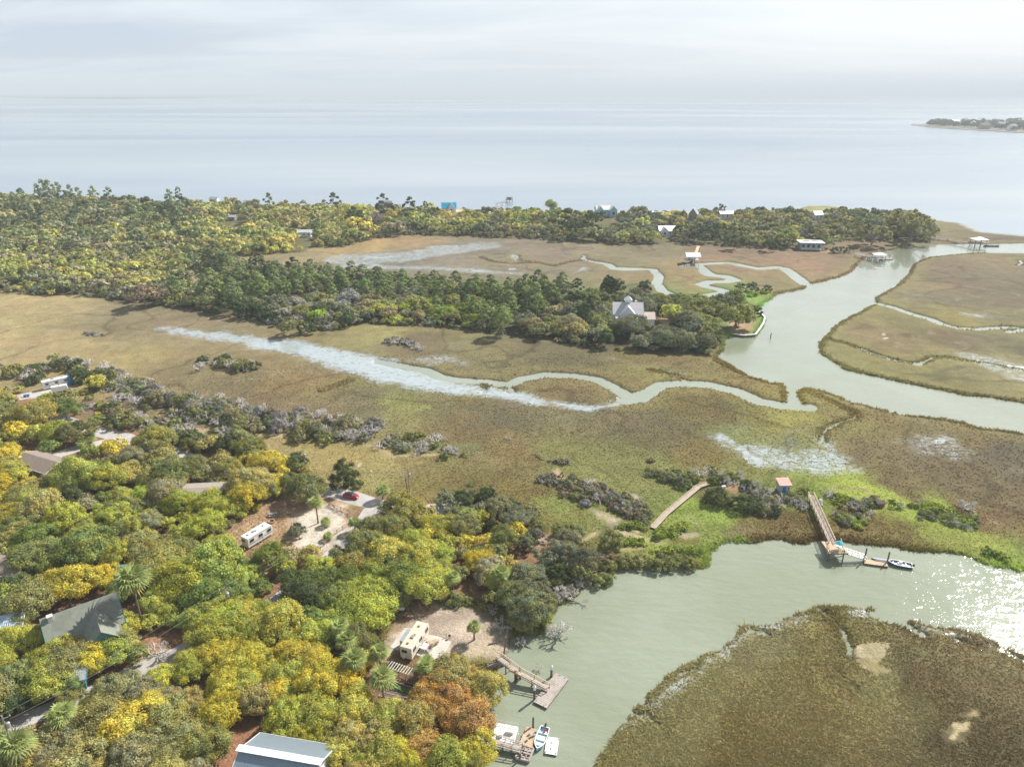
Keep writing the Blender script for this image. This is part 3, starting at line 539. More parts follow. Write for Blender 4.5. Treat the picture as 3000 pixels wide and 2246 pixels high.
def gwall(mb, L, W_, h, rise, mi=0, cx=0, cy=0, rz=0, z0=0):
    ca, sa = math.cos(rz), math.sin(rz)
    def R(x, y, z): return (cx+x*ca-y*sa, cy+x*sa+y*ca, z+z0)
    a, b = L/2, W_/2
    v = [R(-a,-b,0), R(a,-b,0), R(a,b,0), R(-a,b,0), R(-a,-b,h), R(a,-b,h), R(a,b,h), R(-a,b,h), R(-a,0,h+rise-.2), R(a,0,h+rise-.2)]
    mb.add(v, [(3,2,1,0),(0,1,5,4),(2,3,7,6),(1,2,6,9,5),(3,0,4,8,7),(4,5,9,8),(6,7,8,9)], mi)
def house(name, label, loc, rz, L, W_, h, rise, wall, roof, trim=None, nwin=3, storeys=1, chimney=None, cross=(), porch=None, lift=0, cat='house', door=True, over=.5):
    trim = trim or WHT; o = empty(name, loc, rz, label, cat)
    mb = MB(); gwall(mb, L, W_, h, rise, z0=lift); w_ = mb.build('wall', wall, o)
    rb = MB(); gable(rb, L, W_, h+lift, rise, over)
    for (cx, D_, wd, rs_, side) in cross:        # cross gables: position on x, depth, width, rise, side
        cw = MB(); yc = side*(W_/2+D_/2-.01); gwall(cw, D_+.02, wd, h, rs_, cx=cx, cy=yc, rz=math.pi/2, z0=lift); cw.build('wing', wall, o)
        n0 = len(rb.v); gable(rb, D_+W_/2, wd, h+lift, rs_, .35, cx=cx, cy=side*(W_/2+D_)/2, rz=math.pi/2)
        window_part(o, cx, side*(W_/2+D_), lift+h*.55, wd*.3, h*.4, (0, side), trim)
    rf = rb.build('roof', roof, o); 
    fb = MB()
    for s_ in (-1, 1): fb.box((0, s_*(W_/2+over+.03), h+lift-over*rise/(W_/2)-.06), (L+2*over, .07, .24))
    for s_ in (-1, 1):
        for t_ in (-1, 1): fb.beam((s_*(L/2+over+.04), 0, h+lift+rise-.05), (s_*(L/2+over+.04), t_*(W_/2+over), h+lift-over*rise/(W_/2)-.06), .07, .24)
    fb.build('roof_trim', trim, o)
    if chimney: cb_ = MB(); cb_.box((chimney[0], chimney[1], h+lift+rise*.8), (.9, .9, 2.2)); cb_.box((chimney[0], chimney[1], h+lift+rise*.8+1.15), (1.1, 1.1, .12)); cb_.build('chimney', chimney[2], rf)
    sh = h/storeys
    for st in range(storeys):
        for i in range(nwin):
            x = -L/2+L*(i+.5)/nwin
            for s_ in (-1, 1):
                if any(abs(x-c[0]) < c[2]/2+.4 and c[4] == s_ for c in cross): continue
                window_part(o, x, s_*W_/2, lift+sh*(st+.55), 1.1, sh*.42, (0, s_), trim)
        for s_ in (-1, 1): window_part(o, s_*L/2, W_*.2, lift+sh*(st+.55), 1.1, sh*.42, (s_, 0), trim)
    if door: d = MB(); d.box((L*.08, -W_/2-.05, lift+1.05), (1.0, .1, 2.1)); dd = d.build('door', trim, o); k_ = MB(); k_.box((L*.08+.38, -W_/2-.14, lift+1.0), (.08, .06, .14)); k_.build('handle', STEEL, dd)
    if porch:
        side, dep = porch; pb = MB(); y = side*(W_/2+dep/2); pb.box((0, y, lift+.15 if lift else .3), (L*.9, dep, .2))
        for i in range(6): pb.box((-L*.44+L*.88*i/5, side*(W_/2+dep-.15), lift+h*.45), (.16, .16, h*.9))
        pb.build('porch', trim, o); pr = MB(); v = [(-L*.47, side*(W_/2+.02), lift+h*.98), (L*.47, side*(W_/2+.02), lift+h*.98), (L*.47, side*(W_/2+dep+.3), lift+h*.8), (-L*.47, side*(W_/2+dep+.3), lift+h*.8)]; v += [(a, b, c-.12) for a, b, c in v]
        f = [(0,1,2,3),(7,6,5,4),(0,4,5,1),(1,5,6,2),(2,6,7,3),(3,7,4,0)]; pr.add(v, f if side < 0 else [t[::-1] for t in f]); pr.build('porch_roof', roof, o)
    if lift:
        sb = MB()
        for i in range(5):
            for s_ in (-1, 0, 1): sb.box((-L*.46+L*.92*i/4, s_*W_*.46, lift/2), (.3, .3, lift))
        sb.build('stilts', trim, o)
    return o
GRN = mat('sage_shingles', (.215,.23,.195), .9, 0, .14, 1.2, .015, 6, dark=(.16,.17,.14), darkamt=.6); TW = mat('teal_siding', (.075,.20,.22), .7, 0, .12, 1.5); BRNR = mat('brown_shingles', (.25,.20,.165), .9, 0, .14, 1, .01, 6); OLW = mat('olive_siding', (.24,.22,.12), .8, 0, .1, 1)
BMET = ribbed('blue_standing_seam', (.30,.37,.44), .42, 0, .30, .45, .05, .06); WMET = ribbed('white_standing_seam', (.68,.70,.72), .45, 0, .4, .3, .03); GMET = ribbed('grey_standing_seam', (.60,.59,.62), .45, 0, .5, .3, .03)
PALEW = mat('white_siding', (.76,.78,.82), .7, 0, .05, 1); PBLUE = mat('pale_blue_siding', (.34,.58,.68), .7, 0, .06, 1); TANW = mat('tan_siding', (.42,.34,.24), .8, 0, .1, 1); BBLU = ribbed('bright_blue_metal', (.03,.42,.66), .5, 0, .4, .2, .02); CHIM = mat('chimney_render', (.62,.58,.55), .85, 0, .1, 2)
GREYR = mat('grey_shingles', (.30,.29,.30), .9, 0, .12, 1, .01, 5); DKW = mat('grey_siding', (.26,.25,.24), .8, 0, .1, 1)
# green roofed house with teal trim, near left
p, q_, a, L_ = span('A2', (330,640), (800,470), 7.0); c = (p+q_)/2
gh = house('green_roof_house', 'large grey green roofed house with teal trim, half hidden by yellow trees', (c.x, c.y, ZG), a, L_+.5, 10.5, 4.4, 3.6, TW, GRN, TEAL, 5, 1, (-L_/2+.8, -.8, CHIM), [(L_*.18, 5.0, 6.0, 2.7, -1)], (-1, 3.0), over=.7)
# blue metal roof at the bottom edge: ridge seen from (310,1460) to (980,1575)
p, q_, a, L_ = span('A4', (315,1462), (985,1578), 7.2); c = (p+q_)/2
bh = house('blue_roof_house', 'house with ribbed blue metal roof at the bottom edge of the photograph', (c.x, c.y, ZG), a, L_*.95, 10.5, 4.2, 2.6, PALEW, BMET, WHT, 5, 1, None, [], over=.6)
sk = MB(); sk.box((1.2, -2.2, 4.2+2.8-.85), (1.5, .9, .35)); so_ = sk.build('roof_light', WHT, bh); sk = MB(); sk.box((1.2, -2.2, 4.2+2.8-.66), (1.0, .55, .06)); sk.build('pane', RUST, so_)
sk = MB(); sk.box((0, 0, 7.05), (L_+1.3, 1.3, .06)); sk.build('ridge_cap', WHTR, bh)
# long brown roof, left
p, q_, a, L_ = span('A1', (235,975), (478,1048), 4.6); c = (p+q_)/2
house('brown_roof_house', 'long low house with brown shingle roof beside the shell driveway', (c.x, c.y, ZG), a, L_+2, 8.0, 3.0, 1.5, OLW, BRNR, WHT, 4)
p, q_, a, L_ = span('A2', (-60,205), (130,200), 4.5); c = (p+q_)/2
house('left_edge_house', 'grey brown roofed house cut by the left edge of the photograph', (c.x, c.y, ZG), a, L_+3, 7.5, 3.0, 1.4, TANW, BRNR, WHT, 3)
c = Q('A2', 905, 250, 3.5); house('teal_roof_shed', 'small shed with a teal metal roof showing between yellow oaks', (c.x, c.y, ZG), .15, 5.6, 4.2, 2.4, .7, TANW, ribbed('teal_tin', (.12,.30,.31), .4, 0, .5, .2), TEAL, 1, cat='shed')
c = Q('A2', 460, 975, 4.0); house('teal_trim_cottage', 'small pale cottage with teal trim under yellow trees', (c.x, c.y, ZG), .35, 7, 5, 3.0, 1.3, TW, mat('weathered_roof', (.36,.40,.40), .8, 0, .2, 1.5), TEAL, 2, cat='cottage')
c = Q('A2', 12, 600, 4.5); house('pale_blue_roof_house', 'pale blue metal roof at the left edge between trees', (c.x, c.y, ZG), .3, 8, 7, 3.0, 1.5, PALEW, ribbed('pale_blue_metal', (.45,.55,.68), .4, 0, .4, .3), WHT, 2)
c = Q('A1', 1730, 1285, 3.6); house('taupe_roof_house', 'low house with a taupe roof deep among grey oaks', (c.x, c.y, ZG), .1, 12, 8, 2.9, 1.0, TANW, mat('taupe_shingles', (.33,.28,.24), .9, 0, .14, 1), WHT, 3)
# gabled grey roofed house on the marsh island
c = Q('B5', 1540, 285, ZG)
gh2 = house('gabled_house', 'big grey gabled house with white walls on the wooded island', (c.x, c.y, ZG), -.05, 14, 10, 8.0, 4.2, PALEW, GMET, WHT, 4, 2, (4.0, 1.5, CHIM), [(-.5, 3.0, 7.5, 4.0, -1)], (-1, 3.0))
mb = MB(); gwall(mb, 6, 8, 5.0, 2.0, cx=10.0, cy=0.5); mb.build('side_wing', PALEW, gh2); mb = MB(); gable(mb, 6, 8, 5.0, 2.2, .5, cx=10.0, cy=.5); mb.build('side_roof', mat('beige_metal', (.56,.48,.42), .6, .1, .08, 1), gh2)
mb = MB(); mb.box((0, 0, 13.0), (3.0, 3.0, 1.0)); mb.loft([[(-2,-2,13.4),(2,-2,13.4),(2,2,13.4),(-2,2,13.4)], [(-.05,-.05,15.4),(.05,-.05,15.4),(.05,.05,15.4),(-.05,.05,15.4)]]); mb.build('cupola', WHTR, gh2)
for nm, lab, cr, x, y, rz, L_, W_, h, rise, wl, rf, kw in [
  ('bright_blue_roof_house', 'beach house with a bright turquoise blue roof on the shore', 'B2', 775, 290, .1, 17, 13, 5.0, 5.5, PALEW, BBLU, dict(nwin=4, storeys=2, cross=[(2, 2.0, 7, 5, -1)])),
  ('pale_blue_house', 'large pale blue beach house with white roofs', 'B2', 1890, 325, .1, 20, 12, 9, 4, PBLUE, WHTR, dict(nwin=5, storeys=3, cross=[(-5, 3, 6, 3.5, -1), (7, 4, 7, 3.5, -1)], chimney=(-8, 1, CHIM))),
  ('white_roof_house', 'white roofed house facing the upper marsh', 'B3', 280, 345, .05, 17, 12, 5.5, 4.0, PALEW, WMET, dict(nwin=4, storeys=1, cross=[(-3, 2, 6, 3, -1)])),
  ('low_roof_house', 'white roof rising above yellow trees near the marsh end', 'B4', 1980, 425, 0, 13, 9, 5.5, 1.8, PALEW, WMET, dict(nwin=3)),
  ('flat_roof_house', 'long grey blue roof inside the far yellow wood', 'B4', 1480, 320, 0, 18, 10, 4.8, 1.4, DKW, mat('slate_blue_roof', (.30,.34,.40), .6, .1, .08, 1), dict(nwin=4)),
  ('brown_gable_house', 'dark brown gabled house behind the upper marsh', 'B2', 265, 375, .2, 17, 11, 6, 4.5, TANW, mat('dark_brown_roof', (.17,.13,.115), .9, 0, .15, 1), dict(nwin=4, cross=[(0, 2, 6, 4, -1)])),
  ('grey_hip_house', 'grey roof beside the beach, left of the blue roof', 'B2', 320, 262, .0, 15, 12, 4, 4.2, DKW, GREYR, dict(nwin=3)),
  ('steep_grey_house', 'steep blue grey gable above the shore trees', 'B3', 425, 262, 1.2, 14, 9, 8, 6, DKW, mat('blue_grey_roof', (.26,.31,.38), .7, .1, .08, 1), dict(nwin=3)),
  ('white_shore_house', 'white metal roof near the beach, right of the grey gable', 'B3', 600, 258, .1, 16, 9, 7, 2, PALEW, WMET, dict(nwin=3)),
  ('white_cottage', 'small white cottage at the tip of the shore wood', 'B3', 1090, 262, .3, 11, 8, 6.5, 3.5, PALEW, WMET, dict(nwin=2)),
  ('brown_roof_cottage', 'cream cottage peeping over trees near the left shore', 'B4', 1390, 200, 0, 10, 8, 4.5, 2, PALEW, GREYR, dict(nwin=2)),
  ('slate_roof_cottage', 'slate roofed house on the shore left of the lone pine', 'B4', 1620, 222, 0, 14, 9, 4.2, 2.2, DKW, GREYR, dict(nwin=2)),
  ('blue_white_cottage', 'pale cottage below the tall shore pines', 'B4', 205, 200, 0, 10, 8, 5, 3, PALEW, GREYR, dict(nwin=2)),
  ('white_edge_house', 'white walled house left of the steep grey gable', 'B3', 232, 262, 0, 12, 9, 7, 2.5, PALEW, WMET, dict(nwin=2))]:
    c = Q(cr, x, y, ZG); L_, W_, h, rise = L_*.8, W_*.8, h*.72, rise*.8; house(nm, lab, (c.x, c.y, ZG), rz, L_, W_, h, rise, wl, rf, WHT, **kw)
# low white house with the solar roof and terrace
c = Q('B3', 1055, 425, ZG); o = empty('terrace_house', (c.x, c.y, ZG), -.12, 'low white house with a flat roof and steps facing the creek', 'house')
mb = MB(); mb.box((0, 2, 2.6), (15, 8, 5.2)); mb.build('wall', mat('blue_grey_siding', (.30,.40,.44), .7, 0, .08, 1), o); mb = MB(); mb.box((0, 1, 5.5), (18, 11, .4)); rf = mb.build('roof', WHTR, o)
for i in range(2): mb = MB(); mb.box((-3+i*6, 2, 5.78), (4.5, 3, .08)); mb.build('solar_panel', BLACK, rf)
for i in range(4): window_part(o, -5.4+i*3.6, -2, 2.8, 2.2, 2.4, (0, -1), WHT)
mb = MB(); mb.box((0, -3.4, .9), (14, 2.8, .25)); [mb.box((-6.6+i*3.3, -4.6, .45), (.2, .2, .9)) for i in range(5)]; mb.build('terrace', WHT, o); mb = MB(); [mb.box((7.6+i*.35, -3.4, .95-i*.16), (.36, 1.8, .1)) for i in range(6)]; mb.build('steps', WHT, o)

# ------------------------------------------------------------------ piers, docks and walkways
def walkway(name, label, pts, w, deckmat, railmat=None, rails=(1, 1), post_step=3.0, zmin=-1.2, cat='pier', rail_h=1.0, posts=True, planks=True, parent=None):
    """pts: world deck points (x,y,z); deck of planks, posts below, rails above"""
    p0 = Vector(pts[0]); o = empty(name, (p0.x, p0.y, 0), 0, label, cat); L0 = Vector((p0.x, p0.y, 0))
    dk = MB(); ps = MB(); ri = 0
    for i in range(len(pts)-1):
        a, b = Vector(pts[i])-L0, Vector(pts[i+1])-L0; d = b-a; n = max(1, int(d.length/(.45 if planks else 3))); t = Vector((d.x, d.y, 0)).normalized(); s_ = Vector((-t.y, t.x, 0))
        for k in range(n):
            u, v = a+d*(k/n), a+d*((k+.93)/n); dk.beam(u, v, w*(1+.02*math.sin(k*3.1)), .06)
        for q2 in (-1, 1): dk.beam(a+s_*q2*w*.42+Vector((0,0,-.14)), b+s_*q2*w*.42+Vector((0,0,-.14)), .1, .2)
        m_ = max(1, int(d.length/post_step))
        for k in range(m_+1):
            u = a+d*(k/m_)
            for q2 in (-1, 1):
                ps.tube(u+s_*q2*w*.48+Vector((0,0,-.05)), Vector((u.x+s_.x*q2*w*.48, u.y+s_.y*q2*w*.48, zmin)), .12, .12, 6)
        for q2, on in zip((-1, 1), rails):
            if not on or railmat is None: continue
            rl = MB()
            for k in range(m_+1): u = a+d*(k/m_)+s_*q2*w*.5; rl.beam(u, u+Vector((0,0,rail_h)), .11)
            rl.beam(a+s_*q2*w*.5+Vector((0,0,rail_h+.05)), b+s_*q2*w*.5+Vector((0,0,rail_h+.05)), .2, .07); rl.beam(a+s_*q2*w*.5+Vector((0,0,rail_h*.5)), b+s_*q2*w*.5+Vector((0,0,rail_h*.5)), .06, .12)
            rl.build('railing', railmat, o)
    dk.build('deck', deckmat, o)
    if posts: ps.build('posts', PILE, o)
    return o
def plat(o, pts, z, deckmat, name='platform', th=.3, loc=None, dirn=0):
    """plank platform from world outline points, planks across direction dirn"""
    L0 = o.location; P_ = [(x-L0.x, y-L0.y) for x, y in pts]
    ca, sa = math.cos(-dirn), math.sin(-dirn); R = [(x*ca-y*sa, x*sa+y*ca) for x, y in P_]; x0, x1 = min(r[0] for r in R), max(r[0] for r in R); y0, y1 = min(r[1] for r in R), max(r[1] for r in R)
    mb = MB(); n = max(4, int((x1-x0)/.42)); cb_, sb_ = math.cos(dirn), math.sin(dirn)
    for k in range(n):
        xc = x0+(x1-x0)*(k+.5)/n; yc = (y0+y1)/2; e = .05*math.sin(k*5.1); mb.box((xc*cb_-yc*sb_, xc*sb_+yc*cb_, z-.03+L0.z*0), ((x1-x0)/n*.93, y1-y0+e, .06), dirn)
    xc, yc = (x0+x1)/2, (y0+y1)/2; mb.box((xc*cb_-yc*sb_, xc*sb_+yc*cb_, z-.06-th/2), (x1-x0-.1, y1-y0-.1, th), dirn, 1)
    return mb.build(name, [deckmat, PILE], o)
def quad(c, pts, z): return [tuple(Q(c, x, y, z)[:2]) for x, y in pts]
def piling(o_or_none, name, label, c, base, topy, r, capmat=None, cat='piling'):
    b = Q(c, *base, 0.0); hgt = height_at(b, zoom_y(c, topy)); o = empty(name, (b.x, b.y, -1.2), 0, label, cat, None)
    mb = MB(); mb.tube((0, 0, 0), (0, 0, hgt+1.2-(.9 if capmat else 0)), r, r*.9, 10); mb.build('shaft', PILE, o)
    if capmat: mb = MB(); mb.tube((0, 0, hgt+.3), (0, 0, hgt+1.1), r*1.05, r*1.05, 10); mb.tube((0, 0, hgt+1.1), (0, 0, hgt+1.35), r*1.05, .02, 10); mb.build('cap', capmat, o)
    return o
def zoom_y(c, y): a = CR[c]; return (a[1]+y*a[2])/S
# grey plank dock
zr = 1.9
w1 = walkway('fixed_pier', 'worn wooden pier with railings leading from the sandy bank to the float', [Q('A5',1065,672,zr), Q('A5',1225,790,zr), Q('A5',1235,800,zr), Q('A5',1492,938,.62)], 1.25, WOOD, RAIL, (1, 1), 2.2)
mb = MB()
for x, y in [(1190,790),(1235,815)]: u = Q('A5', x, y, zr)-w1.location; mb.box((u.x, u.y, zr+.25), (1.6, .5, .5), -.6)
mb.build('bench', TAN, w1)
o = empty('floating_dock', tuple(Q('A5',1515,950,0)), 0, 'wide grey plank float at the end of the railed pier', 'floating dock')
q4 = quad('A5', [(1560,795),(1668,850),(1480,1100),(1368,1045)], .45); dirn = math.atan2(q4[2][1]-q4[1][1], q4[2][0]-q4[1][0]); plat(o, q4, .45, WOOD, 'deck', .4, dirn=dirn)
mb = MB()
for x, y in [(1600,812),(1640,835),(1395,1030),(1460,1075)]: u = Q('A5', x, y, .45)-o.location; mb.box((u.x, u.y, .55), (.5, .12, .12), dirn)
mb.build('cleats', STEEL, o)
piling(None, 'piling', 'white capped piling at the far corner of the grey float', 'A5', (1520,830), 735, .26, WHT); piling(None, 'piling', 'white capped piling at the near corner of the grey float', 'A5', (1373,1030), 910, .26, WHT)
p = Q('A5', 1060, 700, 1.0); o = empty('timber_bulkhead', (p.x, p.y, 0), .5, 'dark timber cribbing holding the bank under the pier', 'bulkhead'); mb = MB()
for i in range(9): mb.box((-2.4+i*.55, -.2+.1*math.sin(i), .4), (.4, .35, 2.4+.3*math.sin(i*2)))
mb.build('piles', PILE, o); mb = MB(); [mb.beam((-2.7, -.45, .3+k*.5), (2.6, -.4, .35+k*.5), .14, .3) for k in range(3)]; mb.build('planks', WOOD, o)
# dock with the blue skiff
w2 = walkway('railed_gangway', 'grey railed gangway coming out from under the orange tree', [Q('A5',960,1375,1.3), Q('A5',1262,1460,.9)], 1.3, WOOD, mat('grey_rail', (.38,.34,.31), .85, 0, .2, 3), (1, 1), 1.6)
o = empty('tan_float', tuple(Q('A5',1330,1350,0)), 0, 'tan plank float moored beside the blue skiff', 'floating dock')
q4 = quad('A5', [(1305,1262),(1418,1292),(1352,1445),(1240,1420)], .5); dirn = math.atan2(q4[2][1]-q4[1][1], q4[2][0]-q4[1][0]); plat(o, q4, .5, TAN, 'deck', .45, dirn=dirn)
mb = MB(); rs_ = random.Random(3)
for x, y in [(1330,1330),(1345,1350),(1310,1380),(1370,1340),(1385,1310)]: u = Q('A5', x, y, .5)-o.location; mb.tube((u.x, u.y, .5), (u.x, u.y, .9), .16, .22, 8)
mb.build('buckets', STEEL, o)
o = empty('old_frame_float', tuple(Q('A5',1275,1490,0)), 0, 'weathered open frame float below the tan planks', 'floating dock')
q4 = quad('A5', [(1262,1420),(1370,1450),(1325,1560),(1210,1530)], .4); mb = MB(); L0 = o.location
V = [Vector((x-L0.x, y-L0.y, .4)) for x, y in q4]
for a, b in [(0,1),(1,2),(2,3),(3,0)]: mb.beam(V[a], V[b], .3, .45)
for f in (.2, .4, .6, .8): mb.beam(V[0].lerp(V[3], f), V[1].lerp(V[2], f), .22, .3); 
for f in (.33, .66): mb.beam(V[0].lerp(V[1], f), V[3].lerp(V[2], f), .2, .3)
mb.build('frame', WOOD, o); mb = MB(); mb.beam(V[0].lerp(V[3], .42)+Vector((0,0,.1)), V[1].lerp(V[2], .42)+Vector((0,0,.1)), 1.2, .1); mb.build('planks', WOOD, o)
piling(None, 'piling', 'tall dark piling behind the tan float', 'A5', (1362,1270), 1180, .2); piling(None, 'piling', 'dark piling at the foot of the open frame float', 'A5', (1250,1550), 1490, .2)
# white swim float
o = empty('white_float', tuple(Q('A5',1525,1425,0)), 0, 'small white slatted float right of the blue skiff', 'floating dock')
q4 = quad('A5', [(1490,1345),(1588,1360),(1568,1505),(1458,1490)], .35); dirn = math.atan2(q4[2][1]-q4[1][1], q4[2][0]-q4[1][0]); plat(o, q4, .35, WHTR, 'deck', .35, dirn=dirn+math.pi/2)
mb = MB()
for x, y in [(1490,1355),(1580,1370),(1560,1490),(1468,1480),(1520,1400),(1515,1450)]: u = Q('A5', x, y, .35)-o.location; mb.box((u.x, u.y, .42), (.35, .12, .1), dirn)
mb.build('cleats', mat('rusty_iron', (.2,.08,.05), .8), o)
def hull(L, Wd, Hh, n=9, transom=.85, rake=.35):
    rings = []
    for i in range(n):
        f = i/(n-1); x = -L/2+L*f; w_ = Wd/2*(transom+(1-transom)*math.sin(min(1, f*2)*math.pi/2) if f < .5 else math.cos(((f-.5)/.5)**1.7*math.pi/2)*.98+.02); sh_ = Hh*(1+rake*f**3)
        rings.append([(x, -w_, sh_), (x, -w_*.82, Hh*.25), (x, -w_*.3, -.12*(1-f*.6)), (x, w_*.3, -.12*(1-f*.6)), (x, w_*.82, Hh*.25), (x, w_, sh_)])
    return rings
def skiff(name, label, loc, rz, L, Wd, hullm, deckm, seat=True, console=False):
    o = empty(name, loc, rz, label, 'boat'); rg = hull(L, Wd, .62); n = len(rg[0]); vs = [v for r in rg for v in r]; fs = []
    for k in range(len(rg)-1):
        for i in range(n-1): fs.append((k*n+i, (k+1)*n+i, (k+1)*n+i+1, k*n+i+1)[::-1])
    fs.append(tuple(range(n))); mb = MB(); mb.add(vs, fs); hl = mb.build('hull', hullm, o)
    mb = MB(); fl = [(r[0][0], r[1][1]*1.02, .22) for r in rg]+[(r[0][0], -r[1][1]*1.02, .22) for r in rg[::-1]]; mb.add(fl, [tuple(range(len(fl)))]); mb.build('floor', deckm, o)
    g = MB()
    for k in range(len(rg)-1):
        for s_ in (0, 5): g.beam(Vector(rg[k][s_])+Vector((0,0,.03)), Vector(rg[k+1][s_])+Vector((0,0,.03)), .14, .08)
    g.beam(Vector(rg[0][0])+Vector((0,0,.03)), Vector(rg[0][5])+Vector((0,0,.03)), .16, .1); g.build('gunwale', WHT, o)
    for x in (-L*.25, L*.05, L*.27): mb = MB(); mb.box((x, 0, .42), (.34, Wd*.8 if x < L*.2 else Wd*.55, .1)); mb.build('thwart', deckm, o)
    ob = MB(); ob.box((-L/2-.25, 0, .85), (.5, .4, .6), 0, 0, .75); ob.box((-L/2-.12, 0, .3), (.16, .2, .9)); ob.build('outboard', BLACK, o)
    if console: mb = MB(); mb.box((-.1, 0, .75), (.6, .6, .9)); mb.build('console', WHT, o)
    return o
p, q_, a, L_ = span('A5', (1455,1315), (1408,1440), .1); c = (p+q_)/2
bs = skiff('blue_skiff', 'turquoise skiff with white seats moored between two floats', (c.x, c.y, .05), a, 5.0, 1.9, SKYB, mat('pale_deck', (.62,.72,.74), .5, 0, .1, 2)); mb = MB(); mb.box((-1.6, .1, .55), (.5, .35, .3)); mb.build('fuel_tank', RED, bs)
# white pontoon raft under the orange tree
o = empty('pontoon_boat', tuple(Q('A5',1125,1320,0)), 0, 'white decked pontoon boat under the orange tree', 'boat')
q4 = quad('A5', [(1060,1228),(1238,1262),(1185,1408),(1005,1340)], .75); dirn = math.atan2(q4[1][1]-q4[0][1], q4[1][0]-q4[0][0]); plat(o, q4, .75, WHTR, 'deck', .15, dirn=dirn)
mb = MB(); V = [Vector((x-o.location.x, y-o.location.y, .75)) for x, y in q4]
for s_ in (.12, .88): mb.tube(V[0].lerp(V[3], s_)+Vector((0,0,-.5)), V[1].lerp(V[2], s_)+Vector((0,0,-.5)), .32, .32, 10)
mb.build('pontoon_tube', STEEL, o); mb = MB()
for a_, b_ in [(0,1),(1,2),(2,3),(3,0)]:
    mb.beam(V[a_]+Vector((0,0,.75)), V[b_]+Vector((0,0,.75)), .06); 
    for f in (0, .33, .66): u = V[a_].lerp(V[b_], f); mb.beam(u, u+Vector((0,0,.75)), .06)
mb.build('railing', CONDUIT, o); u = (V[0]+V[2])/2; mb = MB(); mb.box((u.x+.8, u.y, 1.1), (1.3, .6, .6), dirn); mb.box((u.x-.8, u.y-.6, 1.1), (.7, .7, .7), dirn); mb.build('seat', CREAM, o)
# pier with the teal umbrella, right
w3 = walkway('creek_pier', 'long brown railed pier running from the ridge to the creek', [Q('A7',482,412,2.2), Q('A7',655,800,2.5)], 1.5, mat('pinkish_planks', (.45,.38,.34), .85, 0, .2, 2, dark=(.3,.22,.19), darkamt=.5), RAIL, (1, 1), 2.4, -1.5)
q4 = quad('A7', [(632,800),(722,788),(752,885),(632,880)], 2.5); plat(w3, q4, 2.52, TAN, 'platform', .3, dirn=0)
mb = MB()
for x, y in q4: mb.tube((x-w3.location.x, y-w3.location.y, 2.3), (x-w3.location.x, y-w3.location.y, -1.5), .16, .16, 8)
a_, b_ = Vector((*q4[3], 0))-w3.location, Vector((*q4[2], 0))-w3.location; mb.beam(a_+Vector((0,0,1.9)), b_+Vector((0,0,.2)), .12); mb.beam(a_+Vector((0,0,.2)), b_+Vector((0,0,1.9)), .12); mb.build('pilings', PILE, w3)
mb = MB(); V = [Vector((x-w3.location.x, y-w3.location.y, 2.52)) for x, y in q4]
for a_, b_ in [(1,2),(2,3),(3,0)]:
    mb.beam(V[a_]+Vector((0,0,1)), V[b_]+Vector((0,0,1)), .14, .06); mb.beam(V[a_]+Vector((0,0,.5)), V[b_]+Vector((0,0,.5)), .05, .1)
    for f in (0, .5, 1): u = V[a_].lerp(V[b_], f); mb.beam(u, u+Vector((0,0,1)), .1)
mb.build('railing', RAIL, w3)
c = Q('A7', 706, 850, 2.55); o = empty('patio_umbrella', (c.x, c.y, 2.55), 0, 'teal umbrella over a round table on the pier platform', 'umbrella')
mb = MB(); n = 10; rim = [(1.1*math.cos(i*6.283/n), 1.1*math.sin(i*6.283/n), 1.75) for i in range(n)]; mb.loft([rim, [(x*.05, y*.05, 2.25) for x, y, z in rim]]); mb.build('canopy', mat('teal_canvas', (.03,.33,.38), .8, 0, .15, 2), o); mb = MB(); mb.tube((0,0,0), (0,0,2.3), .04); mb.build('pole', WHT, o)
o = empty('round_table', (c.x, c.y, 2.55), 0, 'round table standing under the teal umbrella', 'table'); mb = MB(); mb.tube((0,0,.7), (0,0,.75), .7, .7, 14); mb.build('table_top', WHT, o); mb = MB(); mb.tube((0,0,0), (0,0,.7), .12, .08, 8); mb.build('leg', STEEL, o)
p1, p2 = Q('A7', 752, 872, 2.3), Q('A7', 925, 928, .7)
w4 = walkway('aluminium_gangway', 'pale metal gangway sloping from the pier down to the float', [p1, p2], 1.0, mat('aluminium', (.62,.63,.63), .4, .5, .05, 2), mat('aluminium', (0,0,0)), (1, 1), 1.5, posts=False, rail_h=.85)
o = empty('long_float', tuple(Q('A7',1005,965,0)), 0, 'narrow tan float below the pale gangway', 'floating dock'); q4 = quad('A7', [(905,925),(1095,950),(1100,985),(925,965)], .5); plat(o, q4, .5, TAN, 'deck', .5, dirn=math.atan2(q4[1][1]-q4[0][1], q4[1][0]-q4[0][0]))
piling(None, 'piling', 'dark leaning piling at the near end of the gangway', 'A7', (915,945), 842, .2); piling(None, 'piling', 'dark piling between the covered boat and the motorboat', 'A7', (1100,965), 872, .2)
p, q_, a, L_ = span('A7', (985,935), (1092,950), .3); c = (p+q_)/2; o = empty('covered_boat', (c.x, c.y, .05), a+math.pi, 'small boat under a grey cover beside the tan float', 'boat')
mb = MB(); mb.loft(hull(3.8, 1.5, .5)); mb.build('hull', BLACK, o); mb = MB(); rg = [[(r[0][0], r[0][1]*1.04, .5), (r[0][0], r[0][1]*.5, .78), (r[0][0], -r[0][1]*.5, .78), (r[0][0], -r[0][1]*1.04, .5)] for r in hull(3.7, 1.5, .5)]; mb.loft(rg); mb.build('cover', mat('grey_canvas', (.33,.36,.42), .7, 0, .12, 3, .02, 3), o)
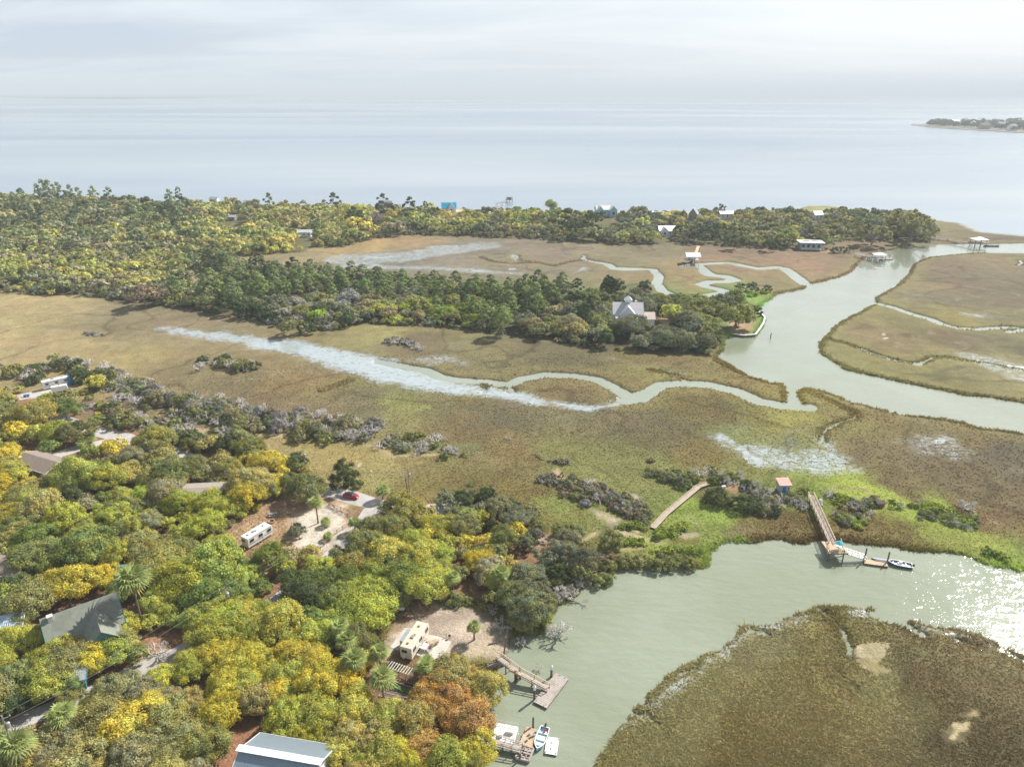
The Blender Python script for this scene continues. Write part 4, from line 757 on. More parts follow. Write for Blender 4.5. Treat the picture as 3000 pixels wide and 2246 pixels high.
p, q_, a, L_ = span('A7', (1285,995), (1120,965), .1); c = (p+q_)/2; skiff('motorboat', 'white and blue motorboat with console moored past the float', (c.x, c.y, .05), a, 5.4, 2.1, mat('navy_hull', (.07,.16,.25), .3, 0, .1, 2), WHTR, console=True)
# long wooden walkway over the marsh
bw = mat('walkway_planks', (.43,.37,.30), .85, 0, .2, 2, dark=(.34,.26,.2), darkamt=.5)
walkway('long_boardwalk', 'long tan wooden walkway crossing the green marsh to the ridge', [Q('A6',1366,872,1.0), Q('A6',1480,748,1.1), Q('A6',1762,515,1.1), Q('A6',1840,488,1.1)], 1.5, bw, RAIL, (1, 1), 2.6, .1, 'walkway', .16)
# red roofed shed
c = Q('A7', 268, 392, ZG); o = empty('red_roof_shed', (c.x, c.y, ZG), .05, 'little weathered shed with a red tin roof and blue door', 'shed')
mb = MB(); mb.box((0, 1.1, 1.35), (3.0, 2.6, 2.5)); mb.build('wall', mat('weathered_siding', (.36,.42,.46), .85, 0, .22, 3), o)
mb = MB(); v = [(-1.85,-.55,2.62),(1.85,-.55,2.62),(1.85,2.8,3.35),(-1.85,2.8,3.35)]; v += [(a, b, c_-.1) for a, b, c_ in v]; mb.add(v, [(0,1,2,3),(7,6,5,4),(0,4,5,1),(1,5,6,2),(2,6,7,3),(3,7,4,0)]); mb.build('roof', RUST, o)
mb = MB(); mb.box((-.2, -.24, 1.1), (.9, .08, 1.9)); d = mb.build('door', mat('bright_blue_door', (.03,.22,.42), .5, 0, .2, 3), o); mb = MB(); mb.box((.15, -.32, 1.1), (.06, .06, .12)); mb.build('handle', STEEL, d)
mb = MB(); mb.box((0, -.9, .1), (2.6, 1.2, .15)); mb.build('step', WOOD, o); window_part(o, 1.0, -.2, 1.5, .6, .7, (0, -1), WHT)
c = Q('A7', 560, 490, ZG); o = empty('white_tank', (c.x, c.y, ZG), 0, 'round pale tank lying beside the pier on the ridge', 'tank'); mb = MB(); mb.tube((-.2,0,.8), (.2,-.3,.95), .95, .95, 16); mb.build('drum', mat('pale_tank', (.55,.58,.6), .5, 0, .12, 2), o); mb = MB(); mb.tube((.22,-.31,.95), (.26,-.34,.97), .35, .35, 12); mb.build('hatch', STEEL, o)
c = Q('A7', 1035, 500, ZG); o = empty('brush_hut', (c.x, c.y, ZG), .1, 'low brown plank hut among green shrubs on the ridge', 'hut'); mb = MB(); mb.box((0,0,.7), (2.2,1.6,1.4)); mb.build('wall', mat('brown_planks', (.17,.12,.09), .9, 0, .25, 3), o); mb = MB(); gable(mb, 2.2, 1.6, 1.4, .5, .2); mb.build('roof', mat('brown_planks', (0,0,0)), o)
c = Q('A6', 1975, 530, ZG); o = empty('white_cooler', (c.x, c.y, ZG), .3, 'white chest standing under bare trees on the ridge', 'chest'); mb = MB(); mb.box((0,0,.35), (1.1,.6,.7)); mb.build('box', WHT, o, bevel=.04); mb = MB(); mb.box((0,0,.74), (1.15,.65,.08)); mb.build('lid', WHT, o)
# timber seawall at the point
pts = [Q('B3', x, y, 0) for x, y in [(780,772),(811,800),(807,826),(785,862),(760,895),(700,900),(640,893)]]; o = empty('seawall', (pts[0].x, pts[0].y, 0), 0, 'pale timber seawall round the grassy point', 'seawall'); mb = MB(); mc = MB()
for i in range(len(pts)-1): a_, b_ = pts[i]-pts[0], pts[i+1]-pts[0]; mb.beam(a_, b_, .35, 2.2); mc.beam(a_+Vector((0,0,1.15)), b_+Vector((0,0,1.15)), .8, .16)
mb.build('wall', PILE, o); mc.build('cap', WHTR, o)
piling(None, 'channel_marker', 'lone brown channel post standing in the creek', 'B3', (843,905), 876, .22, cat='post')
# boathouse in the marsh
c = Q('B3', 423, 510, 0); o = empty('marsh_boathouse', (c.x, c.y, 0), 0, 'white roofed boathouse on posts at the marsh creek', 'boathouse')
mb = MB(); [mb.tube((x, y, -1), (x, y, 6.0), .22, .22, 8) for x in (-4, 0, 4) for y in (0, 7)]; mb.build('posts', WHT, o); mb = MB(); mb.box((0, 3.5, 3.2), (9, 8, .3)); mb.build('deck', WOOD, o); mb = MB(); gable(mb, 9, 8, 6.0, 1.9, .5); o2 = mb.build('roof', WHTR, o); o2.location = (0, 3.5, 0); mb = MB(); mb.box((0, 5.5, 4.6), (6, 3.0, 2.6)); mb.build('wall', mat('white_siding', (0,0,0)), o)
walkway('marsh_walkway', 'orange tan boardwalk from the wood to the marsh boathouse', [Q('B3',425,480,2.4), Q('B3',455,406,2.2)], 2.4, mat('orange_planks', (.60,.42,.26), .8, 0, .12, 2), None, (0, 0), 4, 0, 'walkway')
# far creek piers
walkway('far_pier', 'white railed pier reaching into the upper creek', [Q('B3',1300,452,2.2), Q('B3',1375,464,2.2), Q('B3',1440,478,2.4)], 1.8, WOOD, WHT, (1, 1), 4, -1.5)
c = Q('B3', 1425, 484, 0); o = empty('white_gazebo', (c.x, c.y, 0), -.1, 'white hipped gazebo on posts at the end of the far pier', 'gazebo')
def gaz(o, w_, d_, deck, eave, top):
    mb = MB(); [mb.tube((x, y, -1), (x, y, eave), .2, .2, 8) for x in (-w_*.45, 0, w_*.45) for y in (-d_*.45, d_*.45)]; mb.build('posts', PILE if deck > 2 else WHT, o); mb = MB(); mb.box((0, 0, deck), (w_*1.15, d_*1.15, .3)); mb.build('deck', WOOD, o)
    mb = MB(); w2_, d2_ = w_*.56, d_*.56; mb.loft([[(-w2_,-d2_,eave),(w2_,-d2_,eave),(w2_,d2_,eave),(-w2_,d2_,eave)], [(-w_*.12,-.05,top),(w_*.12,-.05,top),(w_*.12,.05,top),(-w_*.12,.05,top)]]); mb.build('roof', WHTR, o)
    mb = MB(); [mb.beam((a_, b_, deck+1), (c_, d3, deck+1), .12) for a_, b_, c_, d3 in [(-w_*.57,-d_*.57,w_*.57,-d_*.57),(w_*.57,-d_*.57,w_*.57,d_*.57),(-w_*.57,-d_*.57,-w_*.57,d_*.57)]]; mb.build('railing', WHT, o)
gaz(o, 7.5, 6, 2.2, 4.2, 5.6)
c = Q('B3', 1468, 480, 0); o = empty('boat_lift_dock', (c.x, c.y, 0), .25, 'low grey float beside the white gazebo', 'floating dock'); mb = MB(); mb.box((0,0,.35), (9,3,.5)); mb.build('deck', WOOD, o); mb = MB(); [mb.tube((x, 1.6, -1), (x, 1.6, 2.6), .2) for x in (-4, 4)]; mb.build('pilings', PILE, o)
walkway('far_boardwalk', 'thin long boardwalk crossing the spit to the marsh pavilion', [Q('B3',1705,362,1.8), Q('B3',1800,372,1.8), Q('B3',1930,390,2.4)], 2.0, WOOD, RAIL, (1, 1), 5, -.5)
c = Q('B3', 1960, 408, 0); o = empty('marsh_pavilion', (c.x, c.y, 0), .05, 'pale hip roofed pavilion on stilts at the creek head', 'pavilion'); gaz(o, 9.5, 7, 3.0, 5.4, 7.0)
c = Q('B3', 2033, 408, 0); skiff('far_boat', 'dark open boat lying right of the marsh pavilion', (c.x, c.y, .05), 3.1, 11, 3.2, BLACK, WHTR)
# beach pier
w_ = walkway('beach_pier', 'grey pier on stilts reaching out over the beach', [Q('B2',1120,236,3.5), Q('B2',1190,222,4.0)], 2.2, WOOD, WOOD, (1, 1), 5, -1)
c = Q('B2', 1210, 226, 0); o = empty('pier_shelter', (c.x, c.y, 0), 0, 'small dark shelter at the head of the beach pier', 'shelter'); mb = MB(); [mb.tube((x, y, -1), (x, y, 5), .25, .25, 6) for x in (-3, 0, 3) for y in (-2.4, 2.4)]; mb.build('posts', PILE, o); mb = MB(); mb.box((0,0,2.6), (8,6,.4)); mb.build('deck', WOOD, o); mb = MB(); mb.box((0,0,5.2), (7,6,.4)); mb.build('roof', GREYR, o); mb = MB(); mb.box((0,0,3.9), (4.5,3.6,2.2)); mb.build('wall', DKW, o)

# ------------------------------------------------------------------ far shores
FARG = mat('far_land', (.16,.19,.17), .95, 0, .25, .01)
mb = MB(); mb.prism([tuple(D(x, y, 0)[:2]) for x, y in [(1968,270),(2000,274.5),(2060,279),(2130,283),(2212,288),(2500,300),(2500,262),(2212,264),(2100,266.5),(2010,267.5)]], -2, 1.2); o = mb.build('far_island', mat('far_marsh', (.20,.18,.13), .95, 0, .2, .02)); tag(o, 'low wooded point across the water at right', kind='structure')
mb = MB()
base = [(-400,213),(0,210.5),(130,213.5),(280,214.3),(430,212.8),(540,210),(625,206.2)]; up = [(625,205.2),(420,205.6),(200,206.5),(-400,209)]
pl = [tuple(D(x, y, 0)[:2]) for x, y in base+up]; mb.prism(pl, -2, 24); cx = sum(p[0] for p in pl)/len(pl); cy = sum(p[1] for p in pl)/len(pl)
o = mb.build('far_shore', FARG); tag(o, 'faint wooded shore on the left horizon', kind='structure')
for i, (x, y) in enumerate([(2035,268),(2060,270),(2083,267),(2100,273),(2118,268),(2135,274),(2150,269),(2165,276),(2180,270),(2196,275),(2208,270),(2125,279),(2185,282)]):
    c = D(x, y, 1.2); house('far_house', f'{["tiny white house","tiny grey house","tiny pale house"][i%3]} on the far point, {["first","second","third","fourth","fifth","sixth","seventh","eighth","ninth","tenth","eleventh","twelfth","thirteenth"][i]} in the listing from its tip', (c.x, c.y, 1.2), .3*i, 24+(i*7)%9, 16, 12, 6, [PALEW, DKW, TANW][i % 3], [GREYR, WHTR, BRNR][i % 3], WHT, 2, 1, door=False)
# ------------------------------------------------------------------ campers and vehicles
def wheel(o, x, y, r=.34, w_=.22):
    mb = MB(); mb.tube((x, y-w_/2, r), (x, y+w_/2, r), r, r, 16); t = mb.build('wheel', TYRE, o); mb = MB(); s_ = 1 if y > 0 else -1; mb.tube((x, y+s_*w_*.4, r), (x, y+s_*w_*.56, r), r*.58, r*.5, 12); mb.build('rim', STEEL, t)
def camper(name, label, loc, rz, L, body, roof, W_=2.5, Hb=2.6, slide=None, stripe=None, vents=3, ladder=True, spare=True, ac=True, nose=.5, cat='camper', windows=3):
    """local x runs from the rear (-) to the nose (+); door side is -y"""
    o = empty(name, loc, rz, label, cat); z0 = .55; x0, x1 = -L/2, L/2
    prof = [(x0, z0), (x0, z0+Hb*.97), (x0+.1, z0+Hb), (x1-nose, z0+Hb), (x1-nose*.35, z0+Hb*.86), (x1, z0+Hb*.45), (x1-.15, z0)]
    mb = MB(); n = len(prof); mb.add([(x, -W_/2, z) for x, z in prof]+[(x, W_/2, z) for x, z in prof], [tuple(range(n))[::-1], tuple(range(n, 2*n))]+[(i, (i+1) % n, n+(i+1) % n, n+i) for i in range(n)]); mb.build('body', body, o, bevel=.06)
    mb = MB(); mb.box(((x0+x1-nose)/2, 0, z0+Hb+.035), (L-nose-.1, W_-.12, .05)); rf = mb.build('roof', roof, o)
    for i in range(vents):
        x = x0+L*(.14+.62*i/max(1, vents-1)) if vents > 1 else 0; mb = MB(); mb.box((x, .15*(-1)**i, z0+Hb+.12), (.5, .5, .14), 0, 0, .85); mb.build('roof_vent', mat('smoked_vent', (.13,.11,.10), .4), rf)
    if ac: mb = MB(); mb.box((x0+L*.38, 0, z0+Hb+.2), (1.0, .7, .28), 0, 0, .85); mb.build('air_conditioner', mat('ac_grey', (.30,.27,.24), .6), rf)
    for i in range(windows):
        x = x0+L*(.16+.68*i/max(1, windows-1)); 
        if abs(x-(x0+L*.62)) > .9: window_part(o, x, -W_/2, z0+Hb*.62, 1.0, .6, (0, -1), BLACK)
        window_part(o, x, W_/2, z0+Hb*.62, 1.0, .6, (0, 1), BLACK)
    window_part(o, x0, .3, z0+Hb*.66, 1.0, .5, (-1, 0), BLACK)
    mb = MB(); mb.box((x0+L*.62, -W_/2-.03, z0+.98), (.7, .06, 1.85)); d = mb.build('door', roof, o); mb = MB(); mb.box((x0+L*.62+.25, -W_/2-.09, z0+.95), (.06, .06, .16)); mb.build('handle', BLACK, d)
    if stripe:
        for s_ in (-1, 1): mb = MB(); mb.box((0, s_*(W_/2+.012), z0+Hb*.30), (L*.93, .02, .16)); mb.box((0, s_*(W_/2+.012), z0+Hb*.88), (L*.86, .02, .08)); mb.build('stripe', stripe, o)
    for s_ in (-1, 1):
        for x in (-.45, .45): wheel(o, x-L*.05, s_*(W_/2-.12))
    if ladder:
        mb = MB(); [mb.beam((x0-.1, y, z0+.3), (x0-.1, y, z0+Hb+.1), .04) for y in (-.95, -.6)]; [mb.beam((x0-.1, -.95, z0+.5+k*.35), (x0-.1, -.6, z0+.5+k*.35), .035) for k in range(6)]; mb.build('ladder', WHT, o)
    if spare: mb = MB(); mb.tube((x0-.05, .5, z0+.35), (x0-.27, .5, z0+.35), .36, .34, 14); mb.build('spare_wheel', WHT, o)
    mb = MB(); mb.beam((x1-.2, -.6, .5), (x1+1.0, 0, .5), .1); mb.beam((x1-.2, .6, .5), (x1+1.0, 0, .5), .1); mb.tube((x1+.6, 0, 0), (x1+.6, 0, .7), .05); mb.box((x1+.35, 0, .68), (.4, .3, .35)); mb.build('hitch', BLACK, o)
    if slide: xs, ln, side = slide; mb = MB(); mb.box((x0+xs, side*(W_/2+.45), z0+Hb*.52), (ln, .92, Hb*.72)); sl_ = mb.build('slide_out', body, o); mb = MB(); mb.box((x0+xs, side*(W_/2+.46), z0+Hb*.90), (ln+.1, .98, .06)); mb.build('slide_roof', mat('slide_grey', (.30,.33,.36), .6), sl_)
    return o
STRP = mat('taupe_stripe', (.30,.22,.15), .5); STRG = mat('grey_stripe', (.16,.17,.18), .5)
p, q_, a, L_ = span('A5', (317,702), (462,470), ZG); L_ = min(max(L_, 8.5), 11.5); t = Vector((math.cos(a), math.sin(a), 0)); c = p+t*L_/2+Vector((-t.y, t.x, 0))*1.3
camper('cream_camper', 'cream camper with tan roof and side slide parked on the sandy clearing', (c.x, c.y, ZG), a, L_, CREAM, mat('tan_roof', (.62,.53,.42), .6, 0, .07, 1, dark=(.5,.42,.33), darkamt=.4), 2.6, 2.7, (L_*.42, 3.6, 1), STRP, 3)
p, q_, a, L_ = span('A3', (-60,1035), (150,905), ZG); L_ = min(max(L_, 8.0), 9.5); t = Vector((math.cos(a), math.sin(a), 0)); c = p+t*L_/2+Vector((-t.y, t.x, 0))*1.3
camper('white_travel_trailer', 'white travel trailer with black windows under the lime trees', (c.x, c.y, ZG), a, L_, WHT, WHTR, 2.6, 2.7, None, STRG, 3, spare=False)
p, q_, a, L_ = span('A1', (415,418), (585,380), ZG); L_ = 9.5; t = Vector((math.cos(a), math.sin(a), 0)); c = (p+q_)/2+Vector((-t.y, t.x, 0))*1.3
o = camper('white_camper', 'white camper with a blue tarp over its far end at upper left', (c.x, c.y, ZG), a, L_, WHT, WHTR, 2.6, 2.8, None, STRG, 3, spare=False)
mb = MB(); mb.box((L_/2-.2, -.4, 1.8), (2.0, 3.2, 3.2), 0, 0, .8); oo = mb.build('tarp', BLUE, o)
p, q_, a, L_ = span('A1', (465,452), (578,432), ZG); c = (p+q_)/2; t = Vector((math.cos(a), math.sin(a), 0)); c = c+Vector((-t.y, t.x, 0))*1.1
camper('cargo_trailer', 'plain white box trailer parked in front of the tarped camper', (c.x, c.y, ZG), a, 5.4, WHT, WHTR, 2.1, 2.0, None, None, 1, False, False, False, .3, 'trailer', 0)
c = Q('A1', 232, 478, ZG); o = empty('garden_cart', (c.x, c.y, ZG), .4, 'small blue utility cart on the pale pad at upper left', 'cart'); mb = MB(); mb.box((0,0,.7), (1.9,1.0,.5)); mb.build('tub', BLUE, o, bevel=.05); [wheel(o, x, y, .25, .15) for x in (-.6, .6) for y in (-.5, .5)]
c = Q('A2', 612, 255, ZG); camper('small_camper', 'white camper with dark rear window wedged between oaks at left', (c.x, c.y, ZG), 1.9, 6.0, WHT, mat('dark_roof', (.2,.2,.2), .6), 2.4, 2.5, None, STRG, 2, False, False)
# red car
def car(name, label, loc, rz, paint):
    o = empty(name, loc, rz, label, 'car'); L_, W_ = 4.7, 1.85
    st = [(-2.35,.55,.80,.80),(-2.2,.38,.98,.90),(-1.5,.28,1.06,.925),(-.6,.26,1.02,.925),(.5,.26,.99,.925),(1.2,.28,.93,.92),(1.9,.32,.80,.88),(2.25,.42,.66,.76),(2.36,.5,.58,.62)]
    mb = MB(); mb.loft([[(x, -w_, zl+.1), (x, -w_*.93, zl), (x, w_*.93, zl), (x, w_, zl+.1), (x, w_, (zl+zh)/2+.12), (x, w_*.86, zh), (x, -w_*.86, zh), (x, -w_, (zl+zh)/2+.12)] for x, zl, zh, w_ in st]); mb.build('body', paint, o, True)
    mb = MB(); cb2 = [(-1.95,1.04,1.06,.78,.70),(-1.2,1.03,1.40,.82,.62),(-.3,1.0,1.47,.83,.63),(.35,.98,1.38,.82,.60),(1.15,.92,.95,.78,.70)]
    mb.loft([[(x, -w1_, z0_), (x, w1_, z0_), (x, w2_, z1_), (x, -w2_, z1_)] for x, z0_, z1_, w1_, w2_ in cb2]); mb.build('glasshouse', GLASS, o, True)
    mb = MB(); mb.loft([[(-1.1, -.58, 1.42), (-1.1, .58, 1.42), (-1.1, .5, 1.45), (-1.1, -.5, 1.45)], [(-.3, -.62, 1.475), (-.3, .62, 1.475), (-.3, .5, 1.50), (-.3, -.5, 1.50)], [(.3, -.58, 1.40), (.3, .58, 1.40), (.3, .5, 1.43), (.3, -.5, 1.43)]]); mb.build('roof_panel', GLASS, o)
    for x in (-1.42, 1.42):
        for y in (-.84, .84): wheel(o, x, y, .34, .24)
    for s_ in (-1, 1):
        mb = MB(); mb.box((2.16, s_*.62, .70), (.28, .36, .1), -s_*.3); mb.build('headlight', WHT, o); mb = MB(); mb.box((-2.27, s_*.6, .88), (.1, .4, .1)); mb.build('tail_light', mat('tail_red', (.3,.01,.01), .3), o); mb = MB(); mb.box((.75, s_*.99, .98), (.2, .16, .12)); mb.build('mirror', paint, o)
    return o
p, q_, a, L_ = span('A3', (765,572), (885,590), ZG); c = (p+q_)/2; car('red_car', 'glossy red car parked on the road beneath the dark cedar', (c.x, c.y, ZG+.03), a, RED)
# four wheeler in the garden
c = Q('A4', 1335, 860, ZG); o = empty('utility_buggy', (c.x, c.y, ZG), 1.3, 'black four wheeled buggy parked by the palmettos', 'buggy'); mb = MB(); mb.box((0,0,.65), (2.6,1.3,.5), 0, 0, .85); mb.box((.9,0,.9), (.8,1.2,.3)); mb.build('body', BLACK, o, bevel=.05); mb = MB()
for y in (-.55, .55): mb.beam((-.5, y, .8), (-.5, y, 1.8), .06); mb.beam((.5, y, .9), (.3, y, 1.8), .06); mb.beam((-.5, y, 1.8), (.3, y, 1.8), .06)
mb.build('roll_cage', BLACK, o); mb = MB(); mb.box((-.1,0,1.0), (.6,1.1,.5)); mb.build('seat', STEEL, o); [wheel(o, x, y, .32, .25) for x in (-.9, .9) for y in (-.65, .65)]
# things on the patio
def zc_(c, x, y, z=ZG+.07): p = Q(c, x, y, z); return (p.x, p.y, z)
o = empty('porch_steps', zc_('A5', 425, 590), math.radians(60), 'white wooden porch with steps at the cream camper door', 'steps'); mb = MB(); mb.box((0, 0, .75), (1.7, 1.3, .12)); [mb.box((x, y, .37), (.1, .1, .74)) for x in (-.8, .8) for y in (-.6, .6)]; mb.build('landing', WHT, o)
mb = MB(); [mb.box((0, -.8-i*.28, .58-i*.18), (1.2, .3, .07)) for i in range(3)]; [mb.beam((s_*.6, -.65, .7), (s_*.6, -1.5, .1), .06, .2) for s_ in (-1, 1)]; mb.build('steps', WOOD, o); mb = MB(); [mb.beam((s_*.8, -.6, .8), (s_*.8, -.6, 1.7), .07) for s_ in (-1, 1)]; [mb.beam((s_*.8, -.6, 1.7), (s_*.8, .6, 1.7), .07) for s_ in (-1, 1)]; mb.build('railing', WHT, o)
o = empty('patio_table', zc_('A5', 500, 545), .4, 'brown wooden patio table on the concrete beside the camper', 'table'); mb = MB(); [mb.box((0, -.4+i*.16, .74), (1.5, .14, .05)) for i in range(6)]; mb.build('table_top', TAN, o); mb = MB(); [mb.box((x, y, .36), (.08, .08, .72)) for x in (-.65, .65) for y in (-.35, .35)]; mb.build('legs', WOOD, o)
def chair(label, loc, rz, m_):
    o = empty('patio_chair', loc, rz, label, 'chair', 'chairs on the patio'); mb = MB(); mb.box((0,0,.42), (.6,.6,.08)); mb.build('seat', m_, o); mb = MB(); mb.box((-.3,0,.78), (.08,.6,.75)); mb.build('backrest', m_, o)
    for x in (-.25, .25):
        for y in (-.25, .25): mb = MB(); mb.box((x, y, .2), (.07, .07, .4)); mb.build('leg', m_, o)
chair('tan chair left of the wooden patio table', zc_('A5', 455, 530), 0, TAN); chair('tan chair right of the wooden patio table', zc_('A5', 535, 540), 2.8, TAN); chair('white chair above the wooden patio table near the camper', zc_('A5', 435, 500), 5, WHT); chair('tan chair below the wooden patio table', zc_('A5', 485, 580), 1.6, TAN)
o = empty('charcoal_grill', zc_('A5', 640, 500, ZG), 0, 'black kettle grill at the corner of the concrete patio', 'grill'); mb = MB(); mb.tube((0,0,.6), (0,0,.8), .2, .33, 12); mb.tube((0,0,.8), (0,0,1.02), .33, .12, 12); mb.build('bowl', BLACK, o); mb = MB(); [mb.beam((0,0,.65), (.3*math.cos(k*2.1), .3*math.sin(k*2.1), 0), .04) for k in range(3)]; mb.build('legs', BLACK, o)
o = empty('water_pump', zc_('A5', 612, 490, ZG), 0, 'grey water spigot post just left of the grill', 'post'); mb = MB(); mb.tube((0,0,0), (0,0,1.1), .06); mb.build('pipe', STEEL, o); mb = MB(); mb.box((.1,0,1.0), (.25,.1,.12)); mb.build('tap', BLACK, o)
o = empty('satellite_dish', zc_('A4', 1705, 275, ZG), 0, 'white satellite dish on a mast at the clearing edge', 'satellite dish'); mb = MB(); mb.tube((0,0,0), (0,0,1.4), .05); mb.build('mast', STEEL, o); mb = MB(); mb.loft([[(.75*r_*math.cos(k*.5236), -.25+.25*r_*r_*-1-.1*math.sin(k*.5236), 1.6+.75*r_*math.sin(k*.5236)) for k in range(12)] for r_ in (.1, .6, 1.0)]); mb.build('dish', WHT, o)
# garden: trellis, fence, beds
p, q_, a, L_ = span('A4', (1600,745), (1800,812), 1.8); o = empty('garden_trellis', (p.x, p.y, ZG), a, 'row of white slats of the garden trellis in front of the camper', 'trellis'); mb = MB(); [mb.box((i*L_/9, 0, 1.85), (.10, 1.9, .06)) for i in range(10)]; mb.build('slats', WHT, o); mb = MB(); [mb.box((i*L_/4, y, .9), (.1, .1, 1.8)) for i in range(5) for y in (-.8, .8)]; [mb.beam((0, y, 1.8), (L_, y, 1.8), .07) for y in (-.8, .8)]; mb.build('posts', RAIL, o)
def fence(name, label, pts, hgt, rails, step, m_, rw=.06, group=None):
    p0 = pts[0]; o = empty(name, (p0[0], p0[1], ZG), 0, label, 'fence', group); mb = MB(); rl = MB()
    for i in range(len(pts)-1):
        a_ = Vector((pts[i][0]-p0[0], pts[i][1]-p0[1], 0)); b_ = Vector((pts[i+1][0]-p0[0], pts[i+1][1]-p0[1], 0)); n = max(1, round((b_-a_).length/step))
        for k in range(n+(i == len(pts)-2)): u = a_.lerp(b_, k/n); mb.box((u.x, u.y, hgt/2), (.14, .14, hgt), .3)
        for k in range(rails): z = hgt*(k+1)/(rails+.25); rl.beam(a_+Vector((0,0,z)), b_+Vector((0,0,z)), rw, .12)
    mb.build('posts', m_, o); rl.build('rails', m_, o); return o
FW = mat('fence_wood', (.27,.19,.14), .9, 0, .2, 3); ql = lambda c, pts: [tuple(Q(c, x, y, ZG)[:2]) for x, y in pts]
fence('garden_fence', 'dark rail fence along the upper side of the garden', ql('A4', [(1615,790),(1740,850),(1870,900)]), 1.2, 3, 1.6, FW)
fence('board_fence', 'pale low fence behind the palmettos left of the garden', ql('A4', [(1120,650),(1260,690),(1430,765)]), 1.1, 3, 1.8, WOOD)
fence('rail_fence', 'brown split rail fence curving along the road by the palm', ql('A3', [(628,655),(730,690),(805,715),(850,760)]), 1.2, 3, 2.2, mat('split_rail', (.34,.22,.16), .9, 0, .2, 3))
fence('rail_fence', 'brown rail fence running down beside the lane below the palm', ql('A3', [(800,830),(700,890),(590,995)]), 1.2, 2, 2.4, mat('split_rail', (0,0,0)))
fence('rail_fence', 'short inner rail fence between road and sandy lot', ql('A3', [(640,640),(700,700),(790,745)]), 1.0, 2, 2.2, mat('split_rail', (0,0,0)))
SOIL = mat('dark_soil', (.075,.052,.040), .95, 0, .3, 3, .05, 6); SOIL2 = mat('brown_soil', (.20,.14,.105), .95, 0, .25, 3, .05, 6)
for i, (pts, m_, lab) in enumerate([([(1640,845),(1840,905),(1830,930),(1630,870)], SOIL, 'black soil garden bed just below the dark fence'), ([(1600,905),(1785,965),(1775,985),(1590,925)], SOIL, 'garden bed planted with a row of leafy greens'), ([(1560,945),(1760,995),(1745,1012),(1545,965)], SOIL2, 'bare brown bed below the leafy row'), ([(1520,975),(1720,1018),(1710,1035),(1505,995)], SOIL2, 'lowest bare brown garden bed')]):
    z = ZG+.25; P_ = [Q('A4', x, y, z) for x, y in pts]; c = sum(P_, Vector())/4; o = empty('garden_bed', (c.x, c.y, ZG), 0, lab, 'garden bed', 'garden beds'); loc = [(v.x-c.x, v.y-c.y) for v in P_]
    mb = MB(); mb.prism(loc, -.1, .22); mb.build('soil', m_, o); mb = MB(); [mb.beam((*loc[k], .15), (*loc[(k+1) % 4], .15), .08, .3) for k in range(4)]; mb.build('frame', WOOD, o)
    if i == 1:
        V0, V1 = (Vector((*loc[0], .2))+Vector((*loc[3], .2)))/2, (Vector((*loc[1], .2))+Vector((*loc[2], .2)))/2; r_ = random.Random(2); mb = MB()
        for k in range(260):
            u = V0.lerp(V1, r_.random())+Vector((r_.gauss(0,.22), r_.gauss(0,.22), r_.uniform(.05,.5))); d = Vector((r_.gauss(0,1), r_.gauss(0,1), r_.gauss(0,.5))).normalized()*.2; e = Vector((-d.y, d.x, .05)); mb.add([u-d, u+e*.5, u+d, u-e*.5], [(0,1,2,3)])
        tag(mb.build('leafy_greens', mat('leafy_green', (.10,.24,.04), .7, 0, .3, 4), o), None, kind='stuff')
o = empty('picnic_bench', tuple(Q('A3', 150, 735, ZG)), .25, 'weathered picnic table standing in the shade by the road', 'picnic table'); mb = MB(); [mb.box((0, -.4+i*.2, .76), (2.3, .18, .06)) for i in range(5)]; mb.build('table_top', WOOD, o)
for s_ in (-1, 1): mb = MB(); mb.box((0, s_*.85, .45), (2.3, .3, .06)); mb.build('seat', WOOD, o)
for s_ in (-1, 1): mb = MB(); mb.beam((s_*.8, -.75, 0), (s_*.8, .3, .75), .08); mb.beam((s_*.8, .75, 0), (s_*.8, -.3, .75), .08); mb.beam((s_*.8, -.95, .4), (s_*.8, .95, .4), .08); mb.build('leg_frame', WOOD, o)
o = empty('fire_ring', tuple(Q('A3', 135, 795, ZG)), 0, 'round clay fire ring behind the white travel trailer', 'fire ring'); mb = MB(); mb.loft([[(r_*math.cos(k*.5236), r_*math.sin(k*.5236), z) for k in range(12)] for r_, z in ((.8,0),(.95,.55),(.75,.55),(.65,.1))]); mb.build('ring', mat('clay', (.42,.25,.17), .9), o); mb = MB(); mb.tube((0,0,.1), (0,0,.15), .6); mb.build('ash', SOIL, o)
# ------------------------------------------------------------------ utility poles and wires
TOPS = {}
POLEW = mat('weathered_pole', (.30,.26,.22), .9, 0, .2, 3)
def pole(key, name, label, base_c, base, top_c, top, arm=True, drum=True, hh=None, metal=False, r=.16):
    p = Q(base_c, *base, ZG); hgt = hh or height_at(p, zoom_y(top_c, top)); o = empty(name, (p.x, p.y, ZG-.2), .6, label, 'utility pole', None); mb = MB(); mb.tube((0,0,0), (0,0,hgt+.2), r, r*.75, 8); mb.build('pole', STEEL if metal else POLEW, o)
    if arm: mb = MB(); mb.box((0, 0, hgt-.5), (2.2, .1, .12)); a_ = mb.build('crossarm', POLEW, o); mb = MB(); [mb.tube((x, 0, hgt-.44), (x, 0, hgt-.15), .06, .04, 6) for x in (-1, 0, 1)]; mb.build('insulators', WHT, a_)
    if drum: mb = MB(); mb.tube((.42, 0, hgt-2.6), (.42, 0, hgt-1.6), .3, .3, 12); mb.tube((.42, 0, hgt-1.6), (.42, 0, hgt-1.5), .3, .12, 12); mb.build('transformer', CONDUIT, o); mb = MB(); mb.box((.2, 0, hgt-2.1), (.3, .1, .5)); mb.build('bracket', STEEL, o)
    TOPS[key] = Vector((p.x, p.y, ZG+hgt)); return o
